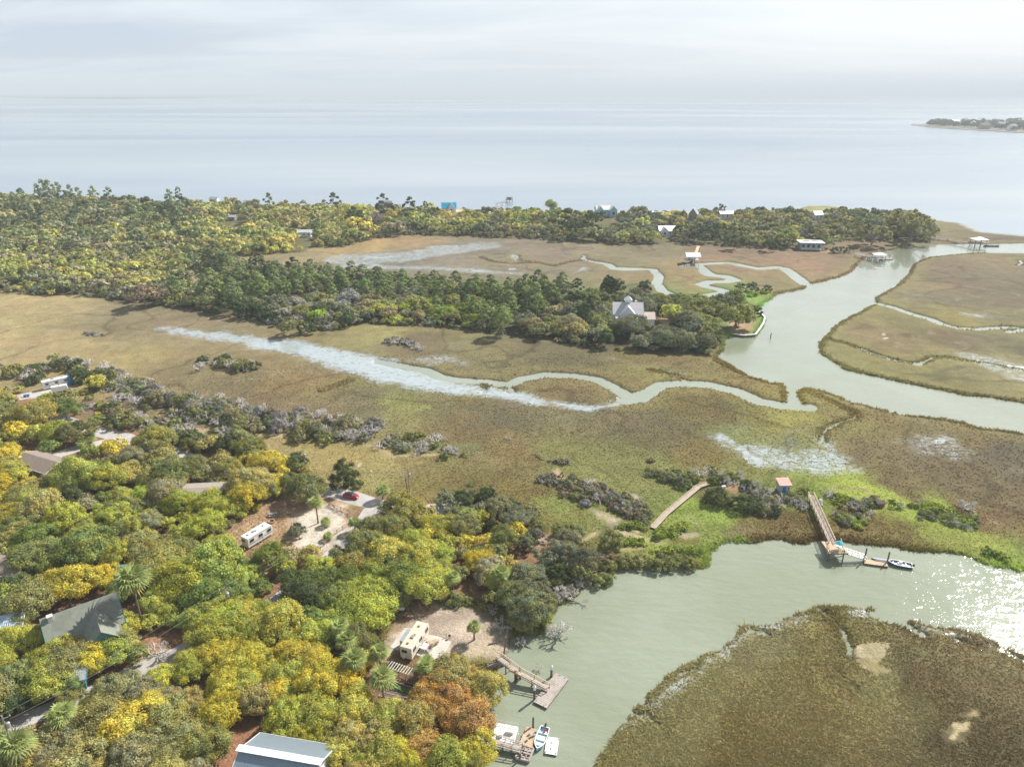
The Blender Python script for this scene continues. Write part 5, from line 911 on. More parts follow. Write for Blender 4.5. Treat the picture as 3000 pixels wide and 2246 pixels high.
pole('marsh', 'utility_pole', 'wooden pole with a grey drum at the marsh edge above the orange oaks', 'A3', (424,322), 'A3', 165, False)
pole('prop', 'utility_pole', 'tall wooden pole with drum standing alone against the marsh', 'A3', (1327,562), 'A3', 330)
p = Q('A3', 1310, 545, ZG); t_ = Q('A3', 1327, 562, ZG); hgt = height_at(p, zoom_y('A3', 408)); o = empty('stub_pole', (p.x, p.y, ZG-.2), 0, 'shorter leaning brown pole beside the tall one', 'utility pole'); mb = MB(); d = (p-t_).normalized(); mb.tube((0,0,0), (d.x*.9, d.y*.9, hgt), .15, .12, 8); mb.build('pole', mat('brown_pole', (.22,.13,.08), .9, 0, .2, 3), o); mb = MB(); mb.tube((d.x*.86, d.y*.86, hgt-.3), (d.x*.9, d.y*.9, hgt-.05), .17, .16, 8); mb.build('band', STEEL, o)
pole('mid', 'utility_pole', 'wooden pole with drum rising from glossy green trees beside the lane', 'A2', (1625,600), 'A2', 382)
pole('near', 'utility_pole', 'pale pole with crossarm and drums at the lower left corner', 'A2', (160,1700), 'A2', 1292, True, True)
pole('lamp', 'service_pole', 'thin silver service post beside the picnic table', 'A3', (262,712), 'A3', 605, False, False, metal=True, r=.07); tr = empty('mooring_post', tuple(Q('A5',1105,632,ZG)), 0, 'dark leaning post at the shore end of the pier', 'post'); p = Q('A5',1105,632,ZG); hgt = height_at(p, zoom_y('A5', 410)); mb = MB(); mb.tube((0,0,-1), (.9, .6, hgt*.93), .16, .12, 8); mb.build('shaft', PILE, tr); mb = MB(); mb.tube((.55,.35,hgt*.6), (.56,.36,hgt*.63), .2, .2, 8); mb.build('band', STEEL, tr)
WIRE = mat('wire', (.40,.40,.40), .5, .2, .02, 1)
def wire(label, a_, b_, sag):
    mid = (a_+b_)/2; o = empty('power_line', tuple(mid), 0, label, 'power line'); mb = MB(); n = 22; pts = [a_.lerp(b_, i/n)-mid+Vector((0,0,-sag*4*(i/n)*(1-i/n))) for i in range(n+1)]
    for i in range(n): mb.tube(pts[i], pts[i+1], .017, .017, 4, cap=False)
    mb.build('cable', WIRE, o)
X = Vector((.8,.5,0))
wire('upper wire from the green tree pole to the tall marsh pole', TOPS['mid']-X, TOPS['prop']-X, 1.6); wire('lower wire from the green tree pole to the tall marsh pole', TOPS['mid']+X-Vector((0,0,1.2)), TOPS['prop']+X-Vector((0,0,1.6)), 1.8)
wire('upper wire from the corner pole to the green tree pole', TOPS['near']-X, TOPS['mid']-X, 1.0); wire('lower wire from the corner pole to the green tree pole', TOPS['near']+X-Vector((0,0,1.2)), TOPS['mid']+X-Vector((0,0,1.2)), 1.2)
wire('wire leaving the corner pole past the left edge', TOPS['near'], TOPS['near']+Vector((-30,14,0)), 1.0)
# ------------------------------------------------------------------ fallen timber at the creek
def log(label, c, a_, b_, r=.16, z0=.7, z1=-.1):
    p, q_ = Q(c, *a_, z0), Q(c, *b_, z1); o = empty('fallen_log', tuple(p), 0, label, 'log'); mb = MB(); d = q_-p; mb.tube((0,0,0), tuple(d*.5), r, r*.85, 8); mb.tube(tuple(d*.5), tuple(d), r*.85, r*.5, 8); mb.build('trunk', mat('wet_wood', (.17,.15,.13), .8, 0, .3, 3), o)
    mb = MB(); s_ = Vector((-d.y, d.x, .4)).normalized(); [mb.tube(tuple(d*f), tuple(d*(f+.08)+s_*k), .06, .02, 5) for f, k in ((.3, .9), (.55, -.8), (.75, .6))]; mb.build('branch', mat('wet_wood', (0,0,0)), o)
log('straight dark log sloping from the bank into the creek', 'A5', (1185,492), (1362,600)); log('short dark log lying off the brushy bank', 'A5', (1665,155), (1785,208)); log('bleached log across the sand above the pier', 'A5', (975,548), (1105,520), .14, .8, .8); log('stubby log beside the sloping log', 'A5', (1180,545), (1245,578), .15, .3, .1)
log('pale driftwood log among grass by the footpath', 'A6', (1040,1060), (1095,1085), .15, .8, .8)
# ------------------------------------------------------------------ foliage, bark
def leaf_mat(name, use_attr, tr=.27):
    m = bpy.data.materials.new(name); m.use_nodes = True; t = m.node_tree; t.nodes.remove(t.nodes['Principled BSDF']); n_ = t.nodes.new; l_ = t.links.new
    a = n_('ShaderNodeAttribute'); a.attribute_name = 'shade'
    mul = n_('ShaderNodeMix'); mul.data_type = 'RGBA'; mul.blend_type = 'MULTIPLY'; mul.inputs[0].default_value = 1; l_(a.outputs['Color'], mul.inputs[6])
    if use_attr:
        c = n_('ShaderNodeAttribute'); c.attribute_name = 'tint'; l_(c.outputs['Color'], mul.inputs[7])
    else:
        c = n_('ShaderNodeObjectInfo'); l_(c.outputs['Color'], mul.inputs[7])
    d = n_('ShaderNodeBsdfDiffuse'); tl = n_('ShaderNodeBsdfTranslucent'); ms = n_('ShaderNodeMixShader'); ms.inputs[0].default_value = tr
    l_(mul.outputs[2], d.inputs[0]); l_(mul.outputs[2], tl.inputs[0]); l_(d.outputs[0], ms.inputs[1]); l_(tl.outputs[0], ms.inputs[2]); l_(ms.outputs[0], t.nodes['Material Output'].inputs['Surface'])
    return m
LEAF = leaf_mat('leaves', False); LEAFS = leaf_mat('leaves_of_the_wood', True)
BARK = mat('bark', (.30,.26,.215), .9, 0, .35, 6, .02); DEAD = mat('bleached_wood', (.60,.57,.54), .85, 0, .25, 5); PBARK = mat('palm_bark', (.20,.15,.10), .95, 0, .3, 8, .02)

def rand_dirs(rs, n):
    v = rs.normal(size=(n, 3)); return v/np.linalg.norm(v, axis=1)[:, None]
def leaf_quads(rs, c, nrm, size, jit=.75):
    """small rhombs at points c facing roughly nrm"""
    n = len(c); nn = nrm + rs.normal(size=(n, 3))*jit*.6; nn /= np.linalg.norm(nn, axis=1)[:, None]+1e-9
    a = np.cross(nn, rand_dirs(rs, n)); a /= np.linalg.norm(a, axis=1)[:, None]+1e-9; b = np.cross(nn, a)
    s = (size*rs.uniform(.6, 1.4, n))[:, None]; k = rs.uniform(.5, .9, n)[:, None]
    V = np.stack([c+a*s, c+b*s*k, c-a*s*rs.uniform(.6, 1, n)[:, None], c-b*s*k], 1).reshape(-1, 3)
    return V, np.arange(4*n).reshape(n, 4)
def crown_arrays(seed, kind, nl, nleaf, size):
    """crown in a unit circle, base at z=0; returns verts, quads and a brightness per vertex"""
    rs = np.random.RandomState(seed); Vs, Fs, Sh = [], [], []; k = 0; lobes = []
    f1_, f2_, f3_ = rs.rand(3)*6.283
    if kind in ('oak', 'scrub', 'cedar'):
        hh = {'oak': .62, 'scrub': .6, 'cedar': .95}[kind]
        for i in range(nl):
            u = rs.rand(); a = i*2.399963+rs.uniform(-.4, .4); r = .80*math.sqrt((i+.5)/nl)*rs.uniform(.8, 1.15)
            z = hh*(1-(r/1.0)**2)**.5 if r < 1 else .1
            z = z*rs.uniform(.5, 1.12)*(1+.28*math.sin(a*2+f3_)*min(1, r*1.6)); r *= 1+.20*math.sin(a*2+f1_)+.16*math.sin(a*3+f2_)
            lr = (rs.uniform(.12, .27) if nl > 40 else rs.uniform(.17, .32))*(1.0 if kind != 'cedar' else .85)
            lobes.append((r*math.cos(a), r*math.sin(a), max(.12, z), lr))
        for i in range(nl//2):
            a = rs.uniform(0, 6.283); r = rs.uniform(.72, .92); lobes.append((r*math.cos(a), r*math.sin(a), rs.uniform(.02, .26), rs.uniform(.13, .24)))
    elif kind == 'pine':
        for i in range(nl):
            f = (i+.5)/nl; z = .1+1.5*f; R = .92*math.sqrt(max(0, 1-f*f))*rs.uniform(.5, 1.05); a = i*2.399963+rs.uniform(-.3, .3)
            lobes.append((R*math.cos(a), R*math.sin(a), z+rs.uniform(-.08, .08), rs.uniform(.2, .36)*(1.1-.45*f)))
        lobes.append((0, 0, 1.58, .3))
    L = np.array(lobes); vol = L[:, 3]**2; cnt = np.maximum(3, (vol/vol.sum()*nleaf).astype(int))
    for (x, y, z, r), n in zip(lobes, cnt):
        n = max(3, int(n*rs.choice([.45, .8, 1, 1.25, 1.4])))
        d = rand_dirs(rs, n); outw = np.array([x, y, z*.6+.25]); outw = outw/np.linalg.norm(outw)
        flip = (d@outw) < -.35; d[flip] *= -1
        rad = r*(.62+.5*rs.rand(n)**.8)*np.where(rs.rand(n) < .06, 1.35, 1)
        flat = .62 if kind == 'pine' else .8
        bumpy = 1+.22*np.sin(d[:, 0]*7+x*9)*np.sin(d[:, 1]*7+y*9)*np.cos(d[:, 2]*6)
        c = np.array([x, y, z])+d*(rad*bumpy)[:, None]*np.array([1, 1, flat])
        V, F = leaf_quads(rs, c, d+outw*.35+np.array([0, 0, .25]), size)
        base = rs.uniform(.70, 1.16); s_ = np.repeat(base*rs.uniform(.62, 1.38, n), 4)
        Vs.append(V); Fs.append(F+k); k += len(V); Sh.append(s_)
    # twiggy heart of each lobe, so the crown is not hollow
    for (x, y, z, r) in lobes[::1]:
        t = (1+5**.5)/2; iv = np.array([(-1,t,0),(1,t,0),(-1,-t,0),(1,-t,0),(0,-1,t),(0,1,t),(0,-1,-t),(0,1,-t),(t,0,-1),(t,0,1),(-t,0,-1),(-t,0,1)])/1.902
        tri = [(0,11,5),(0,5,1),(0,1,7),(0,7,10),(0,10,11),(1,5,9),(5,11,4),(11,10,2),(10,7,6),(7,1,8),(3,9,4),(3,4,2),(3,2,6),(3,6,8),(3,8,9),(4,9,5),(2,4,11),(6,2,10),(8,6,7),(9,8,1)]
        V = np.array([x, y, z])+iv*r*.45*rs.uniform(.8, 1.1, (12, 1))*np.array([1, 1, .75])
        F = np.array([(a, b, c, c) for a, b, c in tri]); Vs.append(V); Fs.append(F+k); k += 12; Sh.append(np.full(12, .8))
    return np.concatenate(Vs), np.concatenate(Fs), np.concatenate(Sh), lobes
def mesh_from(name, V, F, mats, mi=None):
    me = bpy.data.meshes.new(name); me.vertices.add(len(V)); me.vertices.foreach_set('co', np.asarray(V, np.float32).ravel())
    tri = F[:, 2] == F[:, 3]; sizes = np.where(tri, 3, 4); mask = np.ones(F.shape, bool); mask[tri, 3] = False; loops = F[mask]
    me.loops.add(len(loops)); me.loops.foreach_set('vertex_index', loops.astype(np.int32))
    me.polygons.add(len(F)); st = np.concatenate([[0], np.cumsum(sizes)[:-1]]); me.polygons.foreach_set('loop_start', st.astype(np.int32))
    for m_ in mats: me.materials.append(m_)
    if mi is not None: me.polygons.foreach_set('material_index', np.asarray(mi, np.int32))
    me.update(calc_edges=True); return me
def set_shade(me, Sh, hue=None):
    A = np.repeat(np.asarray(Sh)[:, None], 3, 1)
    if hue is not None: A = A*hue
    vcol(me, 'shade', A)
def tubes_np(segs, n=5):
    Vs, Fs = [], []; k = 0
    for p, q_, r0, r1 in segs:
        p = np.array(p); q_ = np.array(q_); d = q_-p; L_ = np.linalg.norm(d)+1e-9; d = d/L_; a = np.cross(d, [0, 0, 1.] if abs(d[2]) < .9 else [1., 0, 0]); a /= np.linalg.norm(a); b = np.cross(d, a)
        ang = np.arange(n)*2*np.pi/n; ring = np.cos(ang)[:, None]*a+np.sin(ang)[:, None]*b
        Vs.append(p+ring*r0); Vs.append(q_+ring*r1)
        i = np.arange(n); j = (i+1) % n; Fs.append(np.stack([i, j, n+j, n+i], 1)+k); k += 2*n
    return np.concatenate(Vs), np.concatenate(Fs)
def trunk_arrays(seed, kind, lobes, hz_, r0):
    """trunk from z=-hz_ (ground) to the crown base with limbs reaching the lobes"""
    rs = np.random.RandomState(seed); segs = []
    if kind == 'pine':
        segs = [((0,0,-hz_), (0,0,0), r0, r0*.8), ((0,0,0), (0,0,1.5), r0*.8, r0*.2)]
        for i in range(8): z = .1+i*.17; a = i*2.4; segs.append(((0,0,z), (math.cos(a)*.55, math.sin(a)*.55, z+.1), r0*.3, r0*.08))
    else:
        f = (rs.uniform(-.08, .08), rs.uniform(-.08, .08), -hz_*.35)
        segs = [((0,0,-hz_), f, r0, r0*.75)]
        for (x, y, z, r) in [lobes[i] for i in rs.permutation(len(lobes))[:15]]:
            m_ = (f[0]+x*.45, f[1]+y*.45, f[2]+(z+hz_*.35)*.45+.03); segs.append((f, m_, r0*.55, r0*.32)); segs.append((m_, (x*1.1, y*1.1, z*1.12+r*.5), r0*.32, r0*.07))
    return tubes_np(segs, 6)
def branchy(seed, depth=5, spread=.55, n0=4, gnarl=.25, up=.35):
    """a bare tree: unit radius, forks again and again"""
    rs = np.random.RandomState(seed); segs = []
    def grow(p, d, L_, r, k):
        if k == 0: return
        q_ = p+d*L_; m_ = (p+q_)/2+rs.normal(size=3)*L_*.08
        segs.append((p, m_, r, r*.82)); segs.append((m_, q_, r*.82, r*.64))
        for i in range(3 if k > 1 else 2):
            nd = d+rs.normal(size=3)*spread; nd[2] += up*.25; nd /= np.linalg.norm(nd); grow(q_, nd, L_*rs.uniform(.58, .82), r*.66, k-1)
    for i in range(n0):
        a = i*6.283/n0+rs.uniform(-.4, .4); d = np.array([math.cos(a), math.sin(a), rs.uniform(.5, 1.4)]); d /= np.linalg.norm(d); grow(np.array([0, 0, 0.]), d, .36, .06, depth)
    return tubes_np(segs, 3)

# prototypes: crown and trunk meshes, fine ones for the near wood, coarse for far away
PROTO = {}
def proto(kind, lod, var):
    key = (kind, lod, var)
    if key in PROTO: return PROTO[key]
    sd = hash_(key)
    nl = {'oak': (78, 30, 10), 'scrub': (20, 12, 6), 'cedar': (46, 20, 8), 'pine': (34, 20, 9)}[kind][lod]
    nf = {'oak': (13500, 2000, 330), 'scrub': (3200, 800, 150), 'cedar': (8000, 1300, 240), 'pine': (9000, 1800, 300)}[kind][lod]
    sz = {'oak': (.0285, .068, .155), 'scrub': (.05, .09, .22), 'cedar': (.034, .076, .16), 'pine': (.036, .075, .18)}[kind][lod]
    V, F, Sh, lobes = crown_arrays(sd, kind, nl, nf, sz)
    hz_ = {'oak': .55, 'scrub': .1, 'cedar': .25, 'pine': 1.05}[kind]
    TV, TF = trunk_arrays(sd+1, kind, lobes, hz_, {'oak': .06, 'scrub': .04, 'cedar': .06, 'pine': .055}[kind])
    rs = np.random.RandomState(sd+2); hv = np.sin(V[:, :1]*5+rs.rand()*6)*np.sin(V[:, 1:2]*5+rs.rand()*6)+.5*np.sin(V[:, 2:3]*7+V[:, :1]*6); hue = 1+hv*np.array([[.09, .02, -.14]])
    if lod == 0:
        cm = mesh_from(kind+'_crown', V, F, [LEAF]); set_shade(cm, Sh, hue); tm = mesh_from(kind+'_trunk', TV, TF, [BARK])
        PROTO[key] = (cm, tm, hz_, (V, F, Sh))
    else:
        VV = np.concatenate([V, TV]); FF = np.concatenate([F, TF+len(V)]); mi = [0]*len(F)+[1]*len(TF)
        cm = mesh_from(kind+'_tree', VV, FF, [LEAF, BARK], mi); set_shade(cm, np.concatenate([Sh, np.ones(len(TV))]), np.concatenate([hue, np.ones((len(TV), 3))]))
        PROTO[key] = (cm, None, hz_, (V, F, Sh))
    return PROTO[key]
def hash_(k): return (sum(ord(c)*7**i for i, c in enumerate(k[0]))*31+k[1]*101+k[2]*17) % 100003
NVAR = {0: 8, 1: 6, 2: 4}
# palmetto: ball of fan leaves on a post
def palm_meshes(seed):
    rs = np.random.RandomState(seed); Vs = []; Fs = []; Sh = []; k = 0
    for i in range(34):
        z = 1-1.5*(i+.5)/34; a = i*2.4+rs.uniform(-.2, .2); d = np.array([math.cos(a)*math.sqrt(max(0, 1-z*z)), math.sin(a)*math.sqrt(max(0, 1-z*z)), z]); st = d*.42
        side = np.cross(d, [0, 0, 1.]); side /= np.linalg.norm(side)+1e-6; upv = np.cross(side, d); L_ = rs.uniform(.5, .85); brown = z < -.3
        for j in range(9):
            g = math.radians(-72+18*j); dd = d*math.cos(g)+side*math.sin(g); tip = st+dd*L_*(1-.25*abs(g))+np.array([0, 0, -.16]); w = np.cross(dd, upv); w = w/(np.linalg.norm(w)+1e-6)*.05
            Vs += [st, st+dd*L_*.5-w+upv*.02, tip, st+dd*L_*.5+w+upv*.02]; Fs.append((k, k+1, k+2, k+3)); k += 4; s_ = rs.uniform(.75, 1.25)
            Sh += [[s_*1.3, s_*.95, s_*.9]]*4 if brown else [[s_, s_, s_]]*4
        Vs += list(tube4((0, 0, 0), st, .015)); Fs += [(k, k+1, k+5, k+4), (k+1, k+2, k+6, k+5), (k+2, k+3, k+7, k+6), (k+3, k, k+4, k+7)]; k += 8; Sh += [[.9, .9, .7]]*8
    me = mesh_from('palm_crown', np.array(Vs), np.array(Fs), [LEAF]); vcol(me, 'shade', np.array(Sh)); return me
def tube4(p, q_, r):
    p = np.array(p, float); q_ = np.array(q_, float); d = q_-p; a = np.cross(d, [.3, .5, 1.]); a = a/np.linalg.norm(a)*r; b = np.cross(d, a); b = b/np.linalg.norm(b)*r
    return [p+a, p+b, p-a, p-b, q_+a, q_+b, q_-a, q_-b]
PALM = [palm_meshes(60+i) for i in range(3)]
DEADM = []
for i in range(6):
    V, F = branchy(200+i, 5, .5, 5); DEADM.append(mesh_from('dead_tree', V, F, [DEAD]))
DEADL = []
for i in range(4):
    V, F = branchy(230+i, 4, .55, 5); V = V*1.0; DEADL.append(mesh_from('dead_tree', V, F, [DEAD]))
# ------------------------------------------------------------------ colours
TC = {'lime': (.48,.51,.11), 'yellow green': (.53,.53,.12), 'golden': (.66,.58,.10), 'orange': (.58,.38,.13), 'ochre': (.47,.43,.15), 'tan': (.42,.39,.20), 'olive': (.31,.32,.12), 'grey green': (.27,.285,.17),
      'green': (.26,.315,.085), 'dark green': (.125,.16,.065), 'brown': (.31,.26,.18), 'deep green': (.27,.33,.13), 'bright green': (.37,.45,.09), 'grey': (.36,.34,.29)}
NEXTC = {'lime': 'yellow green', 'yellow green': 'ochre', 'golden': 'yellow green', 'ochre': 'tan', 'olive': 'grey green'}
TREES = []      # dict(kind, x, y, R, h, colour)
trs = np.random.RandomState(11); trn = random.Random(4)
HT = {'oak': (.62, .55), 'scrub': (.6, .1), 'cedar': (.95, .25), 'pine': (1.7, 1.05)}
def add_tree(kind, dx, dy, rpx, colour, manual=True, hmul=1.0):
    """crown centre at D pixel (dx,dy), crown radius in D pixels"""
    if rpx > 62 and manual:          # a wide crown in the photograph is several stems: keep each tree a real size
        n = 5 if rpx > 85 else 4; a0 = trn.uniform(0, 6.28)
        for i in range(n):
            a = a0+i*6.283/n; add_tree(kind, dx+.52*rpx*math.cos(a), dy+.40*rpx*math.sin(a), rpx*trn.uniform(.58, .74), colour if trn.random() < .75 else NEXTC.get(colour, colour), True, hmul)
        return
    z = 5.0
    for _ in range(4):
        p = D(dx, dy, z); k = img(p)[2]; R = rpx/k; z = ZG+R*(HT[kind][1]*hmul+HT[kind][0]*.5) if kind in HT else ZG+R
    TREES.append(dict(kind=kind, x=p.x, y=p.y, R=R, hm=hmul, colour=colour, px=dx, py=dy, rp=rpx, manual=manual))
def zoom(c, x, y): a = CR[c]; return ((a[0]+x*a[2])/S, (a[1]+y*a[2])/S)
def T(c, lst):
    a = CR[c]
    for kind, x, y, r, colour in lst:
        dx, dy = zoom(c, x, y); add_tree(kind, dx, dy, r*a[2]/S, colour)
T('A5', [('oak',560,1000,260,'orange'),('oak',820,1180,200,'orange'),('oak',960,900,200,'ochre'),('oak',640,780,180,'ochre'),('oak',330,1180,180,'ochre'),('oak',1020,1180,120,'ochre'),('oak',890,1430,170,'golden'),('oak',430,1440,180,'orange'),('oak',620,1520,200,'yellow green'),
  ('oak',230,1500,160,'golden'),('oak',80,1150,170,'yellow green'),('oak',1120,1110,70,'yellow green'),('cedar',450,720,90,'green'),('oak',60,1420,130,'ochre'),('oak',450,1650,150,'golden'),
  ('oak',1330,220,190,'grey green'),('oak',1250,330,120,'olive'),('oak',1180,110,130,'olive'),('oak',1450,330,80,'yellow green'),('scrub',690,170,75,'olive'),('scrub',800,170,60,'olive'),('oak',1010,150,90,'olive'),
  ('scrub',1000,120,60,'brown'),('oak',1440,140,110,'grey green'),('scrub',1340,420,60,'olive'),('scrub',930,220,50,'ochre')])
T('A4', [('oak',620,800,250,'golden'),('oak',380,650,190,'golden'),('oak',850,680,210,'golden'),('oak',180,850,170,'golden'),('oak',980,880,190,'golden'),('oak',700,950,150,'lime'),('oak',130,1120,180,'golden'),('oak',450,1000,160,'ochre'),('oak',700,1150,190,'yellow green'),
  ('oak',1000,1130,210,'yellow green'),('oak',1300,1090,210,'yellow green'),('oak',1480,1150,170,'ochre'),('oak',1250,1320,190,'ochre'),('oak',900,1330,150,'golden'),('oak',1150,1480,180,'yellow green'),('oak',1450,1350,190,'ochre'),('oak',1350,1550,150,'yellow green'),
  ('oak',650,330,240,'yellow green'),('oak',900,450,180,'yellow green'),('oak',460,430,160,'yellow green'),('oak',150,330,190,'lime'),('oak',60,520,150,'yellow green'),('oak',500,250,120,'lime'),('oak',1050,540,90,'green'),
  ('oak',1420,250,200,'lime'),('oak',1350,120,130,'bright green'),('oak',1100,150,170,'green'),('oak',900,130,190,'dark green'),('oak',1080,230,110,'lime'),('oak',1650,150,110,'olive'),('oak',290,130,120,'green'),('oak',500,60,90,'green'),
  ('oak',60,1400,110,'olive'),('oak',20,1250,100,'olive'),('oak',1440,520,70,'green')])
T('A3', [('oak',950,970,190,'olive'),('oak',1180,830,150,'olive'),('oak',1000,810,120,'olive'),('oak',1290,650,170,'ochre'),('oak',1190,620,110,'olive'),('oak',1450,720,110,'ochre'),('oak',1640,590,110,'grey green'),('cedar',1800,560,120,'dark green'),('oak',1690,760,130,'grey green'),
  ('cedar',1990,560,90,'dark green'),('oak',1480,880,110,'golden'),('oak',1650,950,110,'yellow green'),('oak',1400,1050,190,'yellow green'),('oak',1560,1050,150,'lime'),('oak',1480,1300,190,'lime'),('oak',1930,1100,130,'golden'),('oak',1810,950,90,'golden'),('oak',2070,1050,110,'olive'),
  ('oak',2130,900,130,'olive'),('oak',2110,1270,130,'yellow green'),('oak',2100,660,140,'grey green'),('cedar',2200,640,80,'dark green'),('cedar',770,385,135,'dark green'),('oak',430,480,170,'olive'),('oak',340,430,120,'olive'),('oak',160,440,100,'golden'),('oak',60,270,130,'golden'),('oak',50,500,120,'olive'),
  ('oak',210,340,70,'golden'),('oak',350,860,80,'grey green'),('oak',120,1080,170,'green'),('oak',470,1060,105,'ochre'),('oak',300,1080,100,'tan'),('oak',560,1180,130,'yellow green'),('oak',430,1330,200,'dark green'),('oak',600,1300,150,'green'),('oak',820,1150,150,'ochre'),('oak',700,1080,110,'olive'),
  ('oak',640,1420,130,'lime'),('oak',1000,1400,200,'lime'),('oak',870,1320,120,'bright green'),('oak',1210,1430,130,'olive'),('oak',1020,1150,140,'olive'),('oak',1200,1180,130,'olive'),('scrub',1720,1440,90,'olive'),('oak',1760,1220,90,'olive'),('oak',160,500,80,'golden'),('scrub',600,60,90,'olive'),
  ('cedar',350,250,90,'dark green'),('oak',1100,1010,90,'golden'),('oak',1900,750,110,'yellow green'),('oak',1370,1180,90,'green'),('scrub',2050,1420,80,'olive'),('oak',240,1180,100,'lime')])
T('A6', [('oak',600,1050,150,'grey green'),('oak',780,1130,130,'grey green'),('oak',440,1120,110,'grey green'),('cedar',600,890,110,'olive'),('cedar',1010,970,110,'olive'),('oak',180,780,130,'grey green'),('oak',310,740,90,'grey green'),('cedar',130,700,90,'dark green'),('oak',350,910,80,'grey green'),
  ('oak',170,880,110,'golden'),('oak',90,950,120,'ochre'),('oak',260,1280,180,'grey green'),('oak',100,1180,110,'ochre'),('oak',150,1420,160,'olive'),('oak',420,1500,120,'olive'),('cedar',540,1250,110,'dark green'),('oak',760,1240,90,'olive'),('scrub',720,900,60,'grey green'),
  ('scrub',890,1310,90,'olive'),('scrub',960,1300,70,'olive'),('scrub',980,1210,80,'olive'),('scrub',1120,1150,80,'olive'),('scrub',1250,1160,80,'olive'),('scrub',1400,1180,90,'olive'),('scrub',1550,1160,90,'olive'),('scrub',1680,1170,80,'olive'),('scrub',1000,1110,60,'brown'),('scrub',900,1130,60,'brown'),
  ('cedar',1920,580,110,'dark green'),('cedar',2140,640,110,'dark green'),('scrub',1620,480,80,'grey green'),('scrub',1480,430,70,'grey green'),('scrub',1380,390,60,'grey green'),('scrub',1700,440,70,'olive')])
T('A2', [('oak',1280,330,190,'lime'),('oak',1100,180,180,'ochre'),('oak',1500,200,200,'lime'),('oak',1120,450,140,'lime'),('oak',1440,400,170,'green'),('oak',460,340,170,'golden'),('oak',720,300,110,'golden'),('oak',200,440,190,'olive'),('oak',80,400,150,'dark green'),('oak',1520,600,220,'lime'),
  ('oak',610,770,125,'golden'),('oak',430,810,145,'yellow green'),('oak',640,880,130,'golden'),('oak',290,870,120,'lime'),('oak',880,700,85,'golden'),('oak',870,760,110,'ochre'),('oak',330,1020,170,'yellow green'),('oak',100,1010,130,'olive'),('oak',60,750,120,'lime'),('oak',1060,620,80,'lime'),('oak',1230,600,80,'lime'),
  ('oak',820,1100,170,'tan'),('oak',980,1130,130,'tan'),('oak',700,1180,130,'ochre'),('oak',1120,1020,110,'yellow green'),('oak',1340,950,130,'lime'),('oak',1080,1200,130,'golden'),('oak',1210,1260,90,'ochre'),('oak',1120,1450,180,'tan'),('oak',1300,1420,170,'ochre'),('oak',950,1540,160,'tan'),('oak',1450,1480,150,'olive'),
  ('oak',1680,550,150,'yellow green'),('oak',1700,900,150,'golden'),('oak',1600,1080,130,'golden'),('oak',1560,1230,140,'golden'),('oak',700,1600,120,'golden'),('oak',350,1560,120,'tan'),('oak',1200,1580,150,'ochre'),('oak',1640,430,130,'green'),('oak',230,130,160,'olive'),('oak',30,120,90,'ochre'),
  ('oak',600,80,180,'green'),('oak',820,130,120,'yellow green'),('oak',980,60,120,'ochre'),('oak',130,620,100,'olive'),('oak',200,700,80,'ochre'),('oak',30,900,100,'yellow green'),('oak',500,1180,110,'olive'),('oak',100,1180,120,'dark green'),('oak',860,380,120,'green'),('oak',960,840,90,'green')])
T('A1', [('oak',620,1120,200,'yellow green'),('oak',740,1180,130,'lime'),('oak',130,750,110,'golden'),('oak',300,780,110,'yellow green'),('oak',480,760,130,'yellow green'),('oak',640,760,140,'olive'),('oak',80,640,110,'olive'),('oak',300,600,170,'ochre'),('oak',550,560,130,'green'),('cedar',700,280,100,'dark green'),('oak',830,340,90,'golden'),
  ('scrub',300,320,90,'dark green'),('scrub',130,260,110,'olive'),('oak',970,900,110,'golden'),('oak',780,950,100,'green'),('oak',1330,820,150,'ochre'),('oak',1200,860,70,'golden'),('scrub',1000,690,110,'olive'),('scrub',1150,700,110,'olive'),('scrub',850,680,90,'green'),
  ('oak',1120,980,130,'tan'),('oak',1080,1130,130,'ochre'),('oak',1250,1130,100,'ochre'),('oak',1400,960,110,'ochre'),('oak',1450,1130,170,'olive'),('oak',1640,1060,130,'olive'),('oak',1000,1500,150,'yellow green'),('oak',1220,1340,130,'bright green'),('oak',1550,1370,150,'lime'),('oak',1780,1380,140,'yellow green'),('oak',1980,1400,120,'lime'),
  ('oak',1760,1560,150,'lime'),('oak',1280,1540,130,'tan'),('oak',80,1120,150,'lime'),('oak',60,960,120,'golden'),('oak',200,1000,90,'golden'),('oak',350,1400,190,'ochre'),('oak',120,1450,150,'golden'),('oak',350,1230,130,'tan'),('oak',600,1320,130,'dark green'),('oak',720,1400,110,'tan'),('oak',880,1350,90,'green'),
  ('cedar',1960,880,110,'dark green'),('cedar',2060,820,120,'olive'),('scrub',1660,830,110,'dark green'),('scrub',1500,700,80,'olive'),('oak',1980,1080,130,'ochre'),('oak',2130,1150,120,'olive'),('oak',2160,1010,90,'golden'),('oak',560,480,110,'olive'),('oak',420,500,100,'yellow green'),('oak',420,900,100,'green'),('oak',720,830,70,'green'),
  ('oak',40,500,100,'ochre'),('oak',1100,1010,80,'olive'),('oak',1900,1010,100,'ochre'),('oak',900,1060,110,'olive'),('oak',540,1500,170,'lime'),('oak',1800,1180,60,'olive')])
